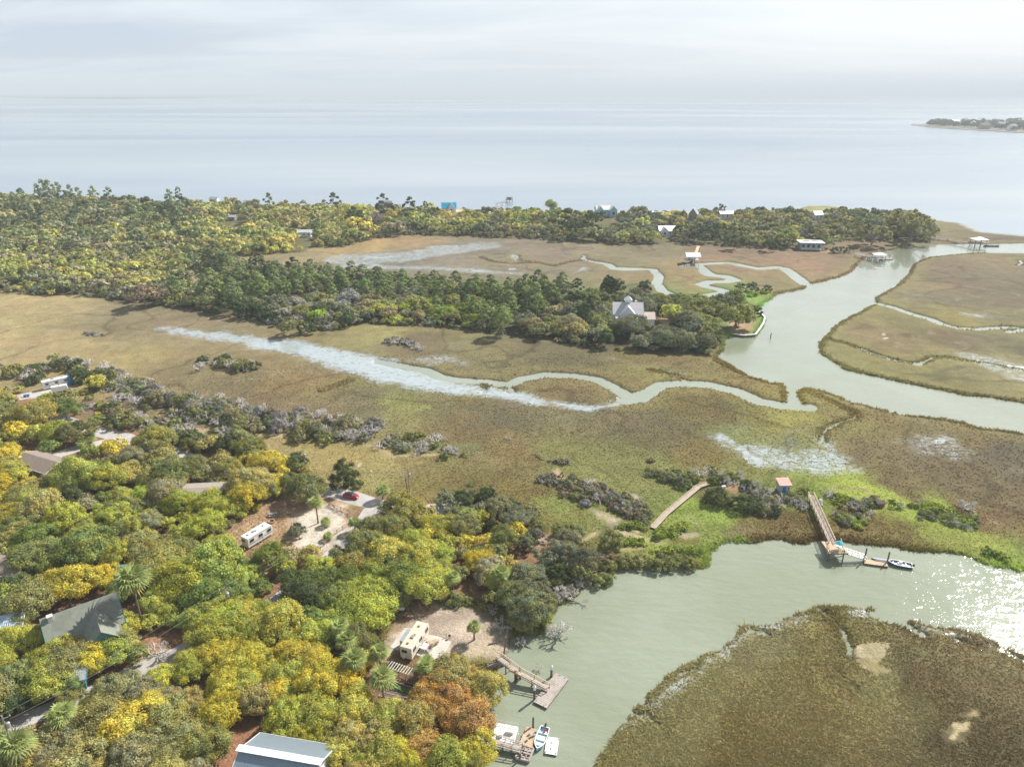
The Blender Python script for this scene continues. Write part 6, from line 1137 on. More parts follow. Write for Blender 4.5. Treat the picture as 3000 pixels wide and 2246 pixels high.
# the marsh island, seen up close
T('B5', [('pine',870,230,60,'deep green'),('pine',1130,100,55,'deep green'),('cedar',1270,130,65,'dark green'),('oak',1240,260,80,'tan'),('oak',1080,300,60,'grey green'),('oak',1560,270,85,'grey green'),('oak',1500,300,60,'dark green'),('oak',200,190,60,'yellow green'),('oak',470,170,50,'bright green'),('oak',330,190,50,'bright green'),
  ('oak',590,210,50,'bright green'),('oak',720,240,45,'bright green'),('oak',300,150,30,'bright green'),('cedar',1450,60,50,'dark green'),('cedar',1640,70,35,'dark green'),('oak',2130,230,75,'olive'),('oak',1880,250,80,'grey green'),('oak',1720,330,75,'grey green'),('oak',1850,350,70,'grey green'),('oak',1960,350,65,'grey green'),
  ('oak',1620,360,60,'grey green'),('oak',1640,180,60,'grey green'),('oak',1780,200,70,'yellow green'),('oak',2000,300,60,'olive'),('oak',30,240,50,'dark green'),('pine',550,60,55,'deep green'),('pine',820,75,50,'deep green'),('oak',1400,200,55,'grey green')])
T('B4', [('pine',1360,700,80,'deep green'),('pine',1120,730,60,'deep green'),('pine',1690,730,65,'deep green'),('pine',1840,740,60,'deep green'),('pine',1500,760,70,'deep green'),('pine',1400,530,80,'deep green'),('pine',1150,560,60,'deep green'),('oak',1220,740,50,'bright green'),('oak',2060,930,70,'bright green'),('oak',930,790,110,'brown'),
  ('oak',1880,1000,80,'olive'),('cedar',1570,910,60,'dark green'),('cedar',1990,1010,60,'dark green'),('oak',330,670,50,'lime'),('oak',50,660,90,'yellow green')])
T('B2', [('oak',100,290,90,'yellow green'),('oak',380,400,75,'tan'),('oak',130,390,90,'golden'),('oak',750,320,60,'golden'),('oak',480,300,60,'dark green'),('oak',640,250,40,'golden'),('oak',1830,330,70,'dark green'),('oak',2140,290,80,'olive'),('cedar',1930,820,70,'dark green'),('cedar',1580,800,40,'dark green')])
T('B3', [('oak',670,770,95,'olive'),('cedar',760,750,40,'dark green'),('cedar',680,625,25,'dark green'),('cedar',745,625,35,'dark green'),('cedar',825,635,25,'dark green'),('cedar',10,615,50,'dark green'),('cedar',160,625,40,'dark green'),('oak',1150,385,40,'olive'),('oak',840,395,45,'dark green'),('oak',640,390,45,'dark green'),
  ('cedar',1190,425,25,'dark green'),('cedar',1220,425,25,'dark green'),('cedar',1270,425,22,'dark green'),('oak',1620,310,90,'olive'),('oak',1550,270,80,'ochre'),('oak',1400,330,90,'olive'),('oak',1710,320,40,'grey green'),('cedar',580,200,25,'dark green'),('oak',790,215,38,'dark green')])
NMAN = len(TREES)

# keep these open (D pixels: centre, radius)
KEEP = [(x/1.0, y, r) for x, y, r in [(760,1083,50),(800,1090,32),(730,1075,32),(560,1158,38),(530,1172,28),(620,1110,52),(680,1110,42),(725,1120,38),(600,1112,30),(900,1390,58),(940,1400,45),(880,1430,40),(1000,1330,60),(1060,1360,55),(930,1330,55),(1025,1370,25),
   (1080,1430,35),(1110,1450,30),(870,1455,36),(860,1480,38),(820,1450,15),(125,835,30),(90,850,25),(60,856,15),(140,850,25),(85,990,38),(60,975,20),(120,985,25),(170,965,20),(220,950,30),(265,955,30),(130,1310,45),(190,1290,50),(240,1280,30),(190,1220,22),(270,1225,22),(590,1625,75),(520,1640,35),(660,1650,50),
   (10,1225,25),(290,1300,20),(330,1400,28),(370,1380,20),(560,1310,22),(595,1280,22),(1225,1215,20),(1180,1170,12),(710,1165,28),(430,1057,18),(700,1065,25),(425,1058,20),(175,1035,0),(480,1590,18),(690,1130,60),(740,1150,34),(660,1160,40),(10,1350,12),(55,1560,22),(1120,1210,16),(490,1270,10),(880,1035,14)]]
KEEPF = [(970,450,14),(1310,462,20),(1440,498,12),(1747,526,15),(1350,695,28),(1495,465,8),(1570,460,9),(660,508,10),(505,472,12),(815,470,10),(1765,464,8),(1150,480,0),(1590,690,26),(1650,715,25),(1430,690,14)]
# ground colour fields for the woods: (D x, D y, weights of colours)
FIELD = [(60,900,'olive yellow_green ochre'),(60,1050,'golden yellow_green ochre'),(200,1060,'yellow_green lime olive'),(350,1020,'ochre olive tan golden'),(480,1000,'ochre olive tan'),(560,1010,'golden olive ochre'),(250,1130,'lime tan olive'),(400,1100,'lime yellow_green olive'),(60,1180,'olive ochre green'),(230,1230,'olive golden'),
  (60,1350,'lime olive'),(300,1380,'yellow_green lime'),(480,1230,'lime green'),(100,1450,'olive green'),(250,1520,'tan ochre golden'),(400,1560,'tan ochre'),(600,1430,'golden yellow_green'),(800,1600,'yellow_green ochre golden'),(960,1560,'ochre orange golden'),(800,1280,'lime green olive'),(900,1180,'yellow_green olive ochre'),(1050,1170,'olive golden ochre tan'),
  (1150,1250,'grey_green olive'),(1050,1100,'grey_green dark_green olive'),(1200,1200,'grey_green olive'),(700,1250,'green dark_green lime'),(850,1110,'olive ochre'),
  (60,450,'olive ochre dark_green deep_green'),(200,460,'olive dark_green ochre deep_green tan'),(350,460,'dark_green deep_green ochre'),(60,520,'olive deep_green yellow_green ochre'),(250,520,'tan yellow_green olive deep_green'),(450,480,'yellow_green deep_green ochre'),(600,470,'ochre yellow_green olive'),(560,520,'yellow_green golden green'),(700,500,'ochre green yellow_green'),
  (800,470,'golden yellow_green dark_green'),(900,470,'yellow_green ochre olive dark_green'),(880,500,'grey_green tan olive'),(1000,470,'ochre yellow_green green grey_green'),(1050,505,'grey_green tan olive'),(1150,475,'yellow_green green olive'),(1150,510,'grey_green olive tan'),(1250,480,'dark_green olive grey_green yellow_green'),(1350,500,'grey_green olive yellow_green'),
  (1500,470,'ochre olive golden grey_green'),(1500,510,'grey_green dark_green olive'),(1650,480,'olive grey_green ochre'),(1700,520,'olive grey_green yellow_green'),(1850,490,'olive ochre grey_green'),(1980,495,'olive grey_green'),
  (60,570,'yellow_green tan olive'),(60,610,'yellow_green olive grey_green'),(200,580,'yellow_green tan golden olive'),(200,630,'olive grey_green tan'),(330,590,'yellow_green tan ochre'),(350,640,'olive tan grey_green'),(450,600,'deep_green tan olive'),(550,600,'deep_green dark_green'),(500,670,'dark_green deep_green olive grey_green'),(650,610,'deep_green dark_green'),
  (650,660,'grey_green grey olive dark_green'),(750,610,'deep_green dark_green'),(760,660,'grey_green grey tan olive'),(750,700,'grey_green olive grey'),(850,620,'deep_green grey_green'),(860,670,'yellow_green grey_green tan olive'),(950,640,'deep_green grey_green olive'),(950,690,'green olive grey_green'),(1050,650,'deep_green olive green'),(1100,710,'grey_green olive dark_green'),
  (1150,640,'deep_green dark_green'),(1200,700,'tan grey_green olive'),(1280,660,'grey_green olive dark_green'),(1300,740,'grey_green olive dark_green'),(1420,650,'grey_green olive'),(1450,730,'grey_green dark_green grey'),(1520,680,'olive grey_green'),(1520,750,'grey_green dark_green')]
def field_colour(px, py):
    b = sorted(FIELD, key=lambda f: (f[0]-px)**2+((f[1]-py)*1.6)**2+trn.uniform(0, 1500))[0]
    cs = b[2].split(); return trn.choice(cs+[cs[0]]).replace('_', ' ')
def in_poly(poly, n):
    xs = [p[0] for p in poly]; ys = [p[1] for p in poly]; o = []
    x = trs.uniform(min(xs), max(xs), n); y = trs.uniform(min(ys), max(ys), n); d = poly_sdf(x, y, poly); return x, y, d
roads_d = [(lerp_pts(ln), w) for _, ln, w in ROADS]
def auto_fill(poly, n, rmin, rmax, gap, kinds, keep, edge=1.0):
    x, y, d = in_poly(poly, n); dr = np.full(n, 1e9)
    for ln, w in roads_d: dr = np.minimum(dr, seg_dist(x, y, ln, w, w))
    cell = {}
    for t in TREES: cell.setdefault((int(t['x']//12), int(t['y']//12)), []).append(t)
    for i in range(n):
        if d[i] < edge: continue
        R = trn.uniform(rmin, rmax)
        if d[i] < R: R = max(rmin*.7, d[i])
        px, py, k = img((x[i], y[i], ZG+R*.9))
        if dr[i] < (.6 if px < 500 and py > 1330 else R*.85): continue
        if px < -160 or px > 2380 or py > 1800: continue
        if any((px-a)**2+(py-b)**2 < (c+R*k*.9)**2 for a, b, c in keep): continue
        cx, cy = int(x[i]//12), int(y[i]//12)
        if any(math.hypot(t['x']-x[i], t['y']-y[i]) < (t['R']+R)*gap*(.72 if t['manual'] else 1) for a in (-1, 0, 1) for b in (-1, 0, 1) for t in cell.get((cx+a, cy+b), ())): continue
        col = field_colour(px, py)
        kind = kinds(px, py, col, d[i])
        if kind == 'pine': R *= .85
        t = dict(kind=kind, x=x[i], y=y[i], R=R, hm=trn.uniform(.75, 1.12), colour=col, px=px, py=py, rp=R*k, manual=False); TREES.append(t); cell.setdefault((cx, cy), []).append(t)
def k_near(px, py, col, d): return 'cedar' if col == 'dark green' and trn.random() < .6 else 'oak'
def k_mid(px, py, col, d):
    if col in ('deep green', 'dark green') and px < 480 and trn.random() < .45: return 'oak'
    if col == 'deep green': return 'pine'
    if col == 'dark green': return trn.choice(['cedar', 'pine', 'oak'])
    if d < 6: return trn.choice(['scrub', 'scrub', 'oak', 'cedar'])
    return 'oak'
auto_fill(FOREST_NEAR, 7000, 2.0, 5.6, .52, k_near, KEEP)
auto_fill(FOREST_MID, 9000, 3.2, 6.2, .55, k_mid, KEEPF)
auto_fill(FOREST_FAR, 16000, 4.4, 8.0, .55, k_mid, KEEPF)
# pines standing above the shore
for x, y, r, hm in [(27,418,9,1.1),(45,410,9,1.2),(78,400,8,1.5),(92,402,14,1.3),(105,404,14,1.3),(125,405,12,1.3),(150,408,11,1.2),(168,413,12,1.1),(200,410,10,1.3),(235,415,13,1.2),(20,440,12,1),(290,430,14,1),(365,418,12,1.2),(385,414,11,1.3),(580,425,12,1.1),(700,435,10,1)]:
    add_tree('pine', x, y+6, r, 'deep green', True, hm)
for x, y, r in [(892,437,7),(1022,434,6),(1045,438,9),(1233,440,8),(1195,442,8),(1642,455,9),(655,438,9),(690,445,12),(500,435,16),(640,445,11)]: add_tree('cedar' if r < 9 else 'oak', x, y, r, 'dark green' if r < 9 else 'ochre', True, 2.0 if r < 9 else 1.1)
# shrubs on the ridges of the marsh
def scatter(line_c, pts, wpx, n, rpx, kinds, cols, deadp=0.0):
    a = CR[line_c]; L_ = [zoom(line_c, x, y) for x, y in pts]; wp = wpx*a[2]/S*1.25; n = int(n*1.45)
    for i in range(n):
        k = trn.random()*(len(L_)-1); j = int(k); f = k-j; x = L_[j][0]*(1-f)+L_[j+1][0]*f+trn.gauss(0, wp*.5); y = L_[j][1]*(1-f)+L_[j+1][1]*f+trn.gauss(0, wp*.33)
        r = trn.uniform(*rpx)*a[2]/S
        if any((x-A)**2+(y-B)**2 < (c_+r)**2 for A, B, c_ in KEEP+[(1470,1085,36),(1440,1110,25),(1495,1060,25),(1693,1048,16),(1770,1105,28),(1760,1075,15),(1790,1150,25)]): continue
        if trn.random() < deadp: DEADS.append((x, y, r*1.45))
        else: add_tree(trn.choice(kinds), x, y, r, trn.choice(cols), False)
DEADS = []
scatter('A1', [(20,240),(250,300),(480,170),(700,240),(900,300),(1100,420),(1300,500)], 90, 46, (35,80), ['scrub','cedar'], ['olive','grey green','grey','dark green'], .34)
scatter('A1', [(1100,350),(1300,450),(1500,560),(1750,560),(1950,620),(2150,680)], 110, 60, (35,75), ['scrub','cedar'], ['olive','grey green','grey','tan'], .38)
scatter('A1', [(640,460),(850,560),(1050,640),(1300,690),(1500,700),(1750,730),(1950,760)], 120, 46, (30,62), ['scrub','cedar'], ['olive','grey green','dark green','yellow green','brown'], .3)
scatter('A1', [(1350,800),(1600,860),(1850,900),(2100,900)], 70, 20, (35,70), ['cedar','scrub'], ['olive','dark green','grey green'], .15)
scatter('B7', [(60,470),(250,560),(450,600),(620,640),(800,660),(1000,680),(1150,700),(1280,710),(1400,740)], 70, 80, (30,65), ['scrub','cedar','cedar'], ['olive','grey green','grey','tan'], .30)
scatter('B7', [(1450,790),(1600,800),(1750,820),(1900,850)], 50, 26, (22,42), ['scrub'], ['green','grey green','olive'], .28)
scatter('B7', [(350,320),(450,310),(560,320),(660,350)], 30, 16, (28,48), ['cedar','scrub'], ['olive','dark green'], .4)
scatter('B7', [(1460,200),(1560,200),(1660,220)], 16, 12, (18,34), ['scrub'], ['grey','brown'], .5)
scatter('B4', [(540,1055),(620,1058),(680,1068)], 8, 9, (10,20), ['scrub'], ['grey','brown'], .4)
scatter('A6', [(650,480),(720,560),(860,560),(1000,620),(1150,700),(1300,760)], 90, 60, (28,62), ['scrub'], ['brown','grey','grey green','olive'], .10)
scatter('A6', [(430,440),(520,470),(620,530)], 50, 16, (22,40), ['scrub'], ['brown','grey'], 0)
scatter('A6', [(510,290),(570,300),(640,310)], 18, 9, (20,34), ['scrub'], ['grey','brown'], 0); scatter('A6', [(340,230),(400,280),(480,300)], 8, 6, (8,16), ['scrub'], ['brown'], 0)
scatter('A6', [(1340,290),(1400,290)], 8, 3, (24,34), ['scrub'], ['brown'], 0); scatter('A6', [(1330,370),(1500,410),(1650,450),(1760,470)], 50, 26, (28,50), ['scrub'], ['grey green','olive','dark green'], .15)
scatter('A6', [(1400,930),(1500,880),(1620,830),(1500,950)], 60, 34, (26,48), ['scrub'], ['bright green','lime','green'], 0); scatter('A6', [(1080,860),(1200,850),(1300,870)], 40, 16, (22,40), ['scrub'], ['bright green','green'], 0)
scatter('A6', [(1080,1000),(1180,990),(1290,1000)], 30, 16, (24,40), ['scrub'], ['bright green','lime'], 0); scatter('A6', [(1380,1060),(1500,1060),(1660,1070),(1780,1060)], 30, 26, (26,42), ['scrub'], ['bright green','green','lime'], 0)
scatter('A6', [(900,1250),(1050,1180),(1200,1150),(1400,1160),(1600,1150),(1780,1140)], 70, 34, (28,50), ['scrub'], ['olive','green','brown'], 0)
scatter('A6', [(1800,410),(1900,420),(2000,440),(2150,450)], 60, 22, (28,50), ['scrub','cedar'], ['green','grey green','olive'], .3)
scatter('A7', [(20,330),(80,400),(100,470),(160,520),(60,480)], 60, 30, (28,60), ['scrub','cedar'], ['dark green','grey green','olive'], .25); scatter('A7', [(330,420),(400,470),(450,520),(380,360)], 40, 22, (26,46), ['scrub'], ['olive','grey green','green'], .25)
scatter('A7', [(470,380),(560,400),(700,430),(820,440)], 40, 26, (24,46), ['scrub'], ['bright green','green','lime'], .1); scatter('A7', [(600,560),(700,600),(800,610),(880,630)], 60, 30, (28,48), ['scrub'], ['green','bright green','grey green'], .15)
scatter('A7', [(780,500),(900,500),(960,470),(1000,440)], 40, 22, (28,46), ['scrub'], ['grey green','olive','grey'], .3); scatter('A7', [(1100,490),(1200,500),(1350,490),(1500,510),(1650,540)], 25, 26, (18,36), ['scrub'], ['bright green','lime','green'], .05)
scatter('A7', [(1440,560),(1560,600),(1700,620),(1820,640)], 60, 34, (28,48), ['scrub'], ['green','grey green','bright green'], .15); scatter('A7', [(1900,870),(2000,910),(2080,950)], 40, 18, (22,36), ['scrub'], ['bright green','green'], 0)
scatter('A5', [(640,160),(760,180),(900,210),(1020,280),(1100,380)], 50, 14, (30,55), ['scrub'], ['olive','grey','brown'], .5); scatter('A5', [(1520,120),(1620,80),(1680,150)], 60, 10, (30,50), ['scrub'], ['brown','grey'], .6)
scatter('B4', [(1600,900),(1750,950),(1800,920),(2100,1000),(2200,980)], 40, 14, (28,45), ['scrub'], ['grey','olive'], .65)
scatter('B3', [(330,670),(500,690),(700,680),(840,650)], 14, 24, (10,18), ['scrub'], ['bright green'], 0)
scatter('B4', [(180,560),(900,570),(1400,580)], 30, 20, (30,50), ['scrub'], ['yellow green','tan'], .1)
T('D', [('oak',235,1498,20,'olive'),('oak',192,1518,24,'ochre'),('oak',120,1545,22,'green'),('oak',285,1462,20,'green'),('oak',150,1478,20,'golden'),('oak',60,1580,20,'tan'),('oak',20,1330,14,'olive')])
scatter('A6', [(500,1450),(600,1420),(720,1380),(860,1130),(960,1090)], 60, 20, (22,40), ['scrub'], ['brown','grey'], .7)
# notable bare trees (crop, x, y, r)
for c, x, y, r in [('A3',1560,60,110),('A3',1070,110,80),('A3',2180,60,40),('A6',820,470,110),('A6',1770,380,95),('A6',1950,450,70),('A7',1760,490,110),('A7',830,490,70),('A7',980,550,55),('A7',1360,450,30),('A7',640,400,60),('A7',420,500,60),('A7',1480,530,45),('A1',1900,460,85),('A1',2090,640,110),('A1',2080,500,70),
    ('A1',520,150,80),('A1',640,150,70),('A1',900,200,100),('A1',1080,310,110),('A1',1250,330,90),('A1',1380,400,70),('A1',1020,470,110),('A1',1150,500,80),('A1',1640,680,60),('A2',1110,830,110),('A2',1530,810,120),('A2',1350,1190,80),('A2',380,1520,90),('A2',1180,1130,90),('A5',1090,370,110),('A5',1000,240,70),('A5',1600,100,110),('A5',1420,740,40),
    ('B7',490,520,55),('B7',620,620,80),('B7',1180,650,75),('B7',750,590,55),('B7',1540,190,60),('B4',1790,930,70),('B4',1620,860,50),('B4',2120,1000,60),('A7',250,420,60),('A3',1120,1110,70),('A2',810,80,60)]:
    dx, dy = zoom(c, x, y); DEADS.append((dx, dy, r*CR[c][2]/S))
PALMS = [('A3',515,620,58,1.9),('A5',850,395,58,1.3),('A4',1530,840,105,1.3),('A4',1165,385,78,1.4),('A4',1230,510,90,1.2),('A4',1290,680,100,1.2),('A4',1505,620,80,1.3),('A3',1700,1270,65,1.5),('A3',1600,1180,60,1.4),('A3',2110,1240,80,1.2),('A3',1830,720,60,1.2),('A3',600,790,42,.5),('A3',620,910,40,.5),('A3',1090,515,60,.8),
    ('A2',930,330,110,1.9),('A2',440,1280,90,1.2),('A2',110,1500,110,1.2),('A2',20,1480,80,1.2),('A3',850,790,50,1),('A3',120,1240,0,1),('A4',1900,740,70,1.1),('A6',60,1260,70,1.3),('A3',1250,990,45,1.0),('A5',440,700,60,1.2),('A6',90,930,50,1.2),('B3',930,330,22,1.6),('B3',970,335,20,1.6),('B3',900,350,20,1.5),('B3',660,330,0,1),
    ('B2',1500,240,35,1.3),('B2',1530,250,32,1.3),('B2',980,410,20,1.2),('B2',1040,410,18,1.2),('A1',780,830,45,.6),('A1',700,870,45,.5)]
# ------------------------------------------------------------------ landmarks that labels point to (D pixels)
LM = [('red car',760,1070),('cream camper',895,1385),('white travel trailer',560,1158),('camper with the blue tarp',128,825),('green roofed house',175,1310),('blue metal roof',600,1630),('long brown roof',85,990),('grey plank dock',1190,1490),('dock with the blue skiff',1130,1610),
      ('long wooden walkway',1470,1090),('red roofed shed',1693,1048),('pier with the teal umbrella',1800,1190),('gabled grey roofed house',1350,690),('bulkhead point',1640,715),('white boathouse in the marsh',1497,565),('bright blue roof on the shore',970,450),('large pale blue house',1310,462),('white roofed house',1440,497),
      ('low white house with the terrace',1747,527),('far creek pier',1880,557),('marsh edge pavilion',2110,526),('small white roof in the wood',658,508),('flat grey roof in the wood',505,471),('brown roof beyond the marsh',815,472),('beach pier head',1100,432),('pole with two props',880,1035),('pole at the marsh edge',655,985),
      ('garden beds',865,1470),('rail fence',700,1090),('picnic bench',592,1108),('road fork',240,950),('upright bare tree in the creek',1215,1370),('wet streak of the marsh',700,765),('marsh pond',1700,985),('pole above the wires',490,1275),('left edge rooftop',15,1215),('teal tarp roof',270,1225),('north west corner of the wood',20,430),('creek mouth',1700,850),('island wood west end',30,640),('island wood middle',850,660),('shore pines',120,405),('stone ridge in the marsh',1300,1020),('right marsh tip',1790,750),('foreground marsh tip',1790,1320)]
U_ = ['','first','second','third','fourth','fifth','sixth','seventh','eighth','ninth','tenth','eleventh','twelfth','thirteenth','fourteenth','fifteenth','sixteenth','seventeenth','eighteenth','nineteenth']
T_ = {2: ('twenty','twentieth'), 3: ('thirty','thirtieth'), 4: ('forty','fortieth'), 5: ('fifty','fiftieth'), 6: ('sixty','sixtieth'), 7: ('seventy','seventieth'), 8: ('eighty','eightieth'), 9: ('ninety','ninetieth')}
def ordw(i):
    i += 1
    return U_[i] if i < 20 else (T_[i//10][1] if i % 10 == 0 else T_[i//10][0]+'-'+U_[i % 10])
LABCOUNT = {}
def where(px, py):
    b = min(LM, key=lambda l: (l[1]-px)**2+((l[2]-py)*1.4)**2); dx, dy = px-b[1], (py-b[2])*1.4
    if abs(dx) > 1.6*abs(dy): w_ = 'right of' if dx > 0 else 'left of'
    elif abs(dy) > 1.6*abs(dx): w_ = 'in front of' if dy > 0 else 'behind'
    else: w_ = ('below ' if dy > 0 else 'above ')+('right of' if dx > 0 else 'left of')
    return b, w_, math.hypot(dx, dy)
def label_all(items):
    """items: (objects, adjective, noun, px, py): ranks look-alikes by their distance from a landmark"""
    g = {}
    for it in items:
        b, w_, d = where(it[3], it[4]); g.setdefault((it[1], it[2], w_, b[0]), []).append((d, it))
    for (adj, noun, w_, lm), L_ in g.items():
        L_.sort(key=lambda t: t[0])
        for i, (d, it) in enumerate(L_):
            s_ = f'{adj} {noun} {w_} the {lm}' + ('' if len(L_) == 1 else ', the nearest' if i == 0 else f', {ordw(i)} nearest')
            it[0]['label'] = s_
items = []
order = {}
for t in TREES: order.setdefault(t['kind'], []).append(t)
STUFF = {}
CAT = {'oak': 'tree', 'pine': 'pine tree', 'cedar': 'evergreen tree', 'scrub': 'shrub'}
NOUN = {'oak': 'oak', 'pine': 'pine', 'cedar': 'cedar', 'scrub': 'shrub'}
GRP = {'oak': 'oak trees of the woods', 'pine': 'tall pines', 'cedar': 'cedars', 'scrub': 'shrubs on the marsh ridges'}
NAME = {'oak': 'oak_tree', 'pine': 'pine_tree', 'cedar': 'cedar_tree', 'scrub': 'shrub'}
for kind, L_ in order.items():
    L_ = [t for t in L_ if land_at(t['x'], t['y']) > -2.0]
    vis = lambda t: -60-t['rp'] < t['px'] < 2272+t['rp'] and -20 < t['py'] < 1700+t['rp']
    L_.sort(key=lambda t: -(t['rp'] if vis(t) else t['rp']*.2))
    for i, t in enumerate(L_):
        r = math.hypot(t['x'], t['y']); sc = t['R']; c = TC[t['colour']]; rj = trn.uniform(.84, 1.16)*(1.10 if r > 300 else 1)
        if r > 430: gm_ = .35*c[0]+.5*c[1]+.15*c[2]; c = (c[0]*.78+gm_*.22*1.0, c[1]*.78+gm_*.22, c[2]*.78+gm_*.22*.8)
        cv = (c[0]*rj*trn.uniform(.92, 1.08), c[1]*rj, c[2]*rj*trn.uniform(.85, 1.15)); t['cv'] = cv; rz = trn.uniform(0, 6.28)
        zs = sc*(t['hm'] if kind == 'pine' else trn.uniform(.85, 1.2)); big = t['rp'] > 14
        if i >= 296 or not vis(t): t['rz'] = rz; STUFF.setdefault(kind, []).append(t); continue
        adj = ('broad ' if t['rp'] > 45 else 'small ' if t['rp'] < 14 else '')+t['colour']
        if r < 330 and big and kind != 'scrub':
            cm, tm, hz_, _ = proto(kind, 0, trn.randrange(NVAR[0])); th_ = sc*hz_*(t['hm'])
            o = empty(NAME[kind], (t['x'], t['y'], ZG-.3), rz); 
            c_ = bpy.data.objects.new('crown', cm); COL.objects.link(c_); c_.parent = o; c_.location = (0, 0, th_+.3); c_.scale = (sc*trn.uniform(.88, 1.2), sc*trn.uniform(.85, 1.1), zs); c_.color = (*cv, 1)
            k_ = bpy.data.objects.new('trunk', tm); COL.objects.link(k_); k_.parent = o; k_.location = (0, 0, th_+.3); k_.scale = (sc, sc, th_/hz_)
            if kind == 'pine': k_.scale = (sc, sc, zs)
        else:
            lod = 0 if r < 200 else 1 if r < 560 else 2
            if lod == 0:
                cm, tm, hz_, _ = proto(kind, 0, trn.randrange(NVAR[0])); o = empty(NAME[kind], (t['x'], t['y'], ZG-.1), rz)
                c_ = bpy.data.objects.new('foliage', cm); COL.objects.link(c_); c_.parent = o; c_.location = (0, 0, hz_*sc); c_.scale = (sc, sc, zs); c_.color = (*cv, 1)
                k_ = bpy.data.objects.new('stem', tm); COL.objects.link(k_); k_.parent = o; k_.location = (0, 0, hz_*sc); k_.scale = (sc, sc, sc)
            else:
                cm, tm, hz_, _ = proto(kind, lod, trn.randrange(NVAR[lod])); o = bpy.data.objects.new(NAME[kind], cm); COL.objects.link(o)
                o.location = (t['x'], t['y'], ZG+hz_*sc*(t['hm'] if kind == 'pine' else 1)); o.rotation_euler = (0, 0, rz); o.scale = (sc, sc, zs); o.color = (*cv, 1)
        tag(o, None, CAT[kind], GRP[kind]); items.append((o, adj, NOUN[kind], t['px'], t['py']))
# the rest of the far wood
for kind, L_ in STUFF.items():
    Vs, Fs, Cs, Ss = [], [], [], []; k = 0
    for t in L_:
        r = math.hypot(t['x'], t['y']); lod = 2 if r > 420 or t['rp'] < 10 else 1
        _, _, hz_, (V, F, Sh) = proto(kind, lod, trn.randrange(NVAR[lod])); a = t['rz']; R = t['R']
        M = np.array([[math.cos(a), -math.sin(a), 0], [math.sin(a), math.cos(a), 0], [0, 0, 1]]); VV = (V*R)@M.T; VV[:, 2] *= t['hm']
        VV += np.array([t['x'], t['y'], ZG+hz_*R]); Vs.append(VV); Fs.append(F+k); k += len(VV); Cs.append(np.tile(np.array(t['cv']), (len(VV), 1))); Ss.append(Sh)
    V = np.concatenate(Vs); me = mesh_from('far_'+NAME[kind]+'_canopy', V, np.concatenate(Fs), [LEAFS]); vcol(me, 'tint', np.concatenate(Cs)); set_shade(me, np.concatenate(Ss))
    o = bpy.data.objects.new('far_'+NAME[kind]+'_canopy', me); COL.objects.link(o)
    tag(o, {'oak': 'far oak canopy of yellow, olive and grey green crowns', 'pine': 'far dark pine canopy standing above the oaks', 'cedar': 'far dark cedar canopy in the woods', 'scrub': 'low grey and green brush at the marsh edge'}[kind], 'woodland', kind='stuff')
# bare trees
dn = 0; INWATER = []
for c, x, y, r in [('A5',1590,420,150),('A5',1530,400,90),('A5',1420,735,45),('A5',1250,520,60),('A6',790,1500,40)]:
    dx, dy = zoom(c, x, y); INWATER.append((dx, dy)); DEADS.append((dx, dy, r*CR[c][2]/S))
for dx, dy, r in DEADS:
    if not (-40 < dx < 2260 and dy < 1700): continue
    z = 1.0
    for _ in range(3): p = D(dx, dy, ZG+z); k = img(p)[2]; z = .45*r/k
    if land_at(p.x, p.y) < -1 and (dx, dy) not in INWATER: continue
    far = math.hypot(p.x, p.y) > 260
    o = bpy.data.objects.new('dead_tree', (DEADL if far else DEADM)[dn % (4 if far else 6)]); COL.objects.link(o); dn += 1
    s_ = r/k; o.location = (p.x, p.y, ZG-.05); o.rotation_euler = (trn.uniform(-.15, .15), trn.uniform(-.15, .15), trn.uniform(0, 6.28)); o.scale = (s_, s_, s_*trn.uniform(.7, 1))
    tag(o, None, 'dead tree', 'bare bleached trees'); items.append((o, 'bleached bare', 'dead tree', dx, dy))
# palmettos
for i, (c, x, y, r, hr) in enumerate(PALMS):
    if r == 0: continue
    dx, dy = zoom(c, x, y); rp = 1.22*r*CR[c][2]/S; z = 6
    for _ in range(4): p = D(dx, dy, z); R = rp/img(p)[2]; z = ZG+R*hr*1.6
    o = empty('palmetto_palm', (p.x, p.y, ZG-.1), trn.uniform(0, 6.28)); hh = p.z-ZG
    c_ = bpy.data.objects.new('crown', PALM[i % 3]); COL.objects.link(c_); c_.parent = o; c_.location = (0, 0, hh); c_.scale = (R, R, R); g_ = trn.uniform(.85, 1.15); c_.color = (.36*g_, .42*g_, .15*g_, 1)
    mb = MB(); mb.tube((0, 0, 0), (.04, 0, hh*.5), .24, .17, 8); mb.tube((.04, 0, hh*.5), (0, 0, hh), .17, .2, 8); mb.build('trunk', PBARK, o)
    tag(o, None, 'palm tree', 'palmetto palms'); items.append((o, 'green' if R > 1.4 else 'small green', 'palmetto palm', dx, dy))
label_all(items)
print('TREES', len(TREES), 'manual', NMAN, {k: len(v) for k, v in order.items()}, 'stuff', {k: len(v) for k, v in STUFF.items()}, 'dead', dn)

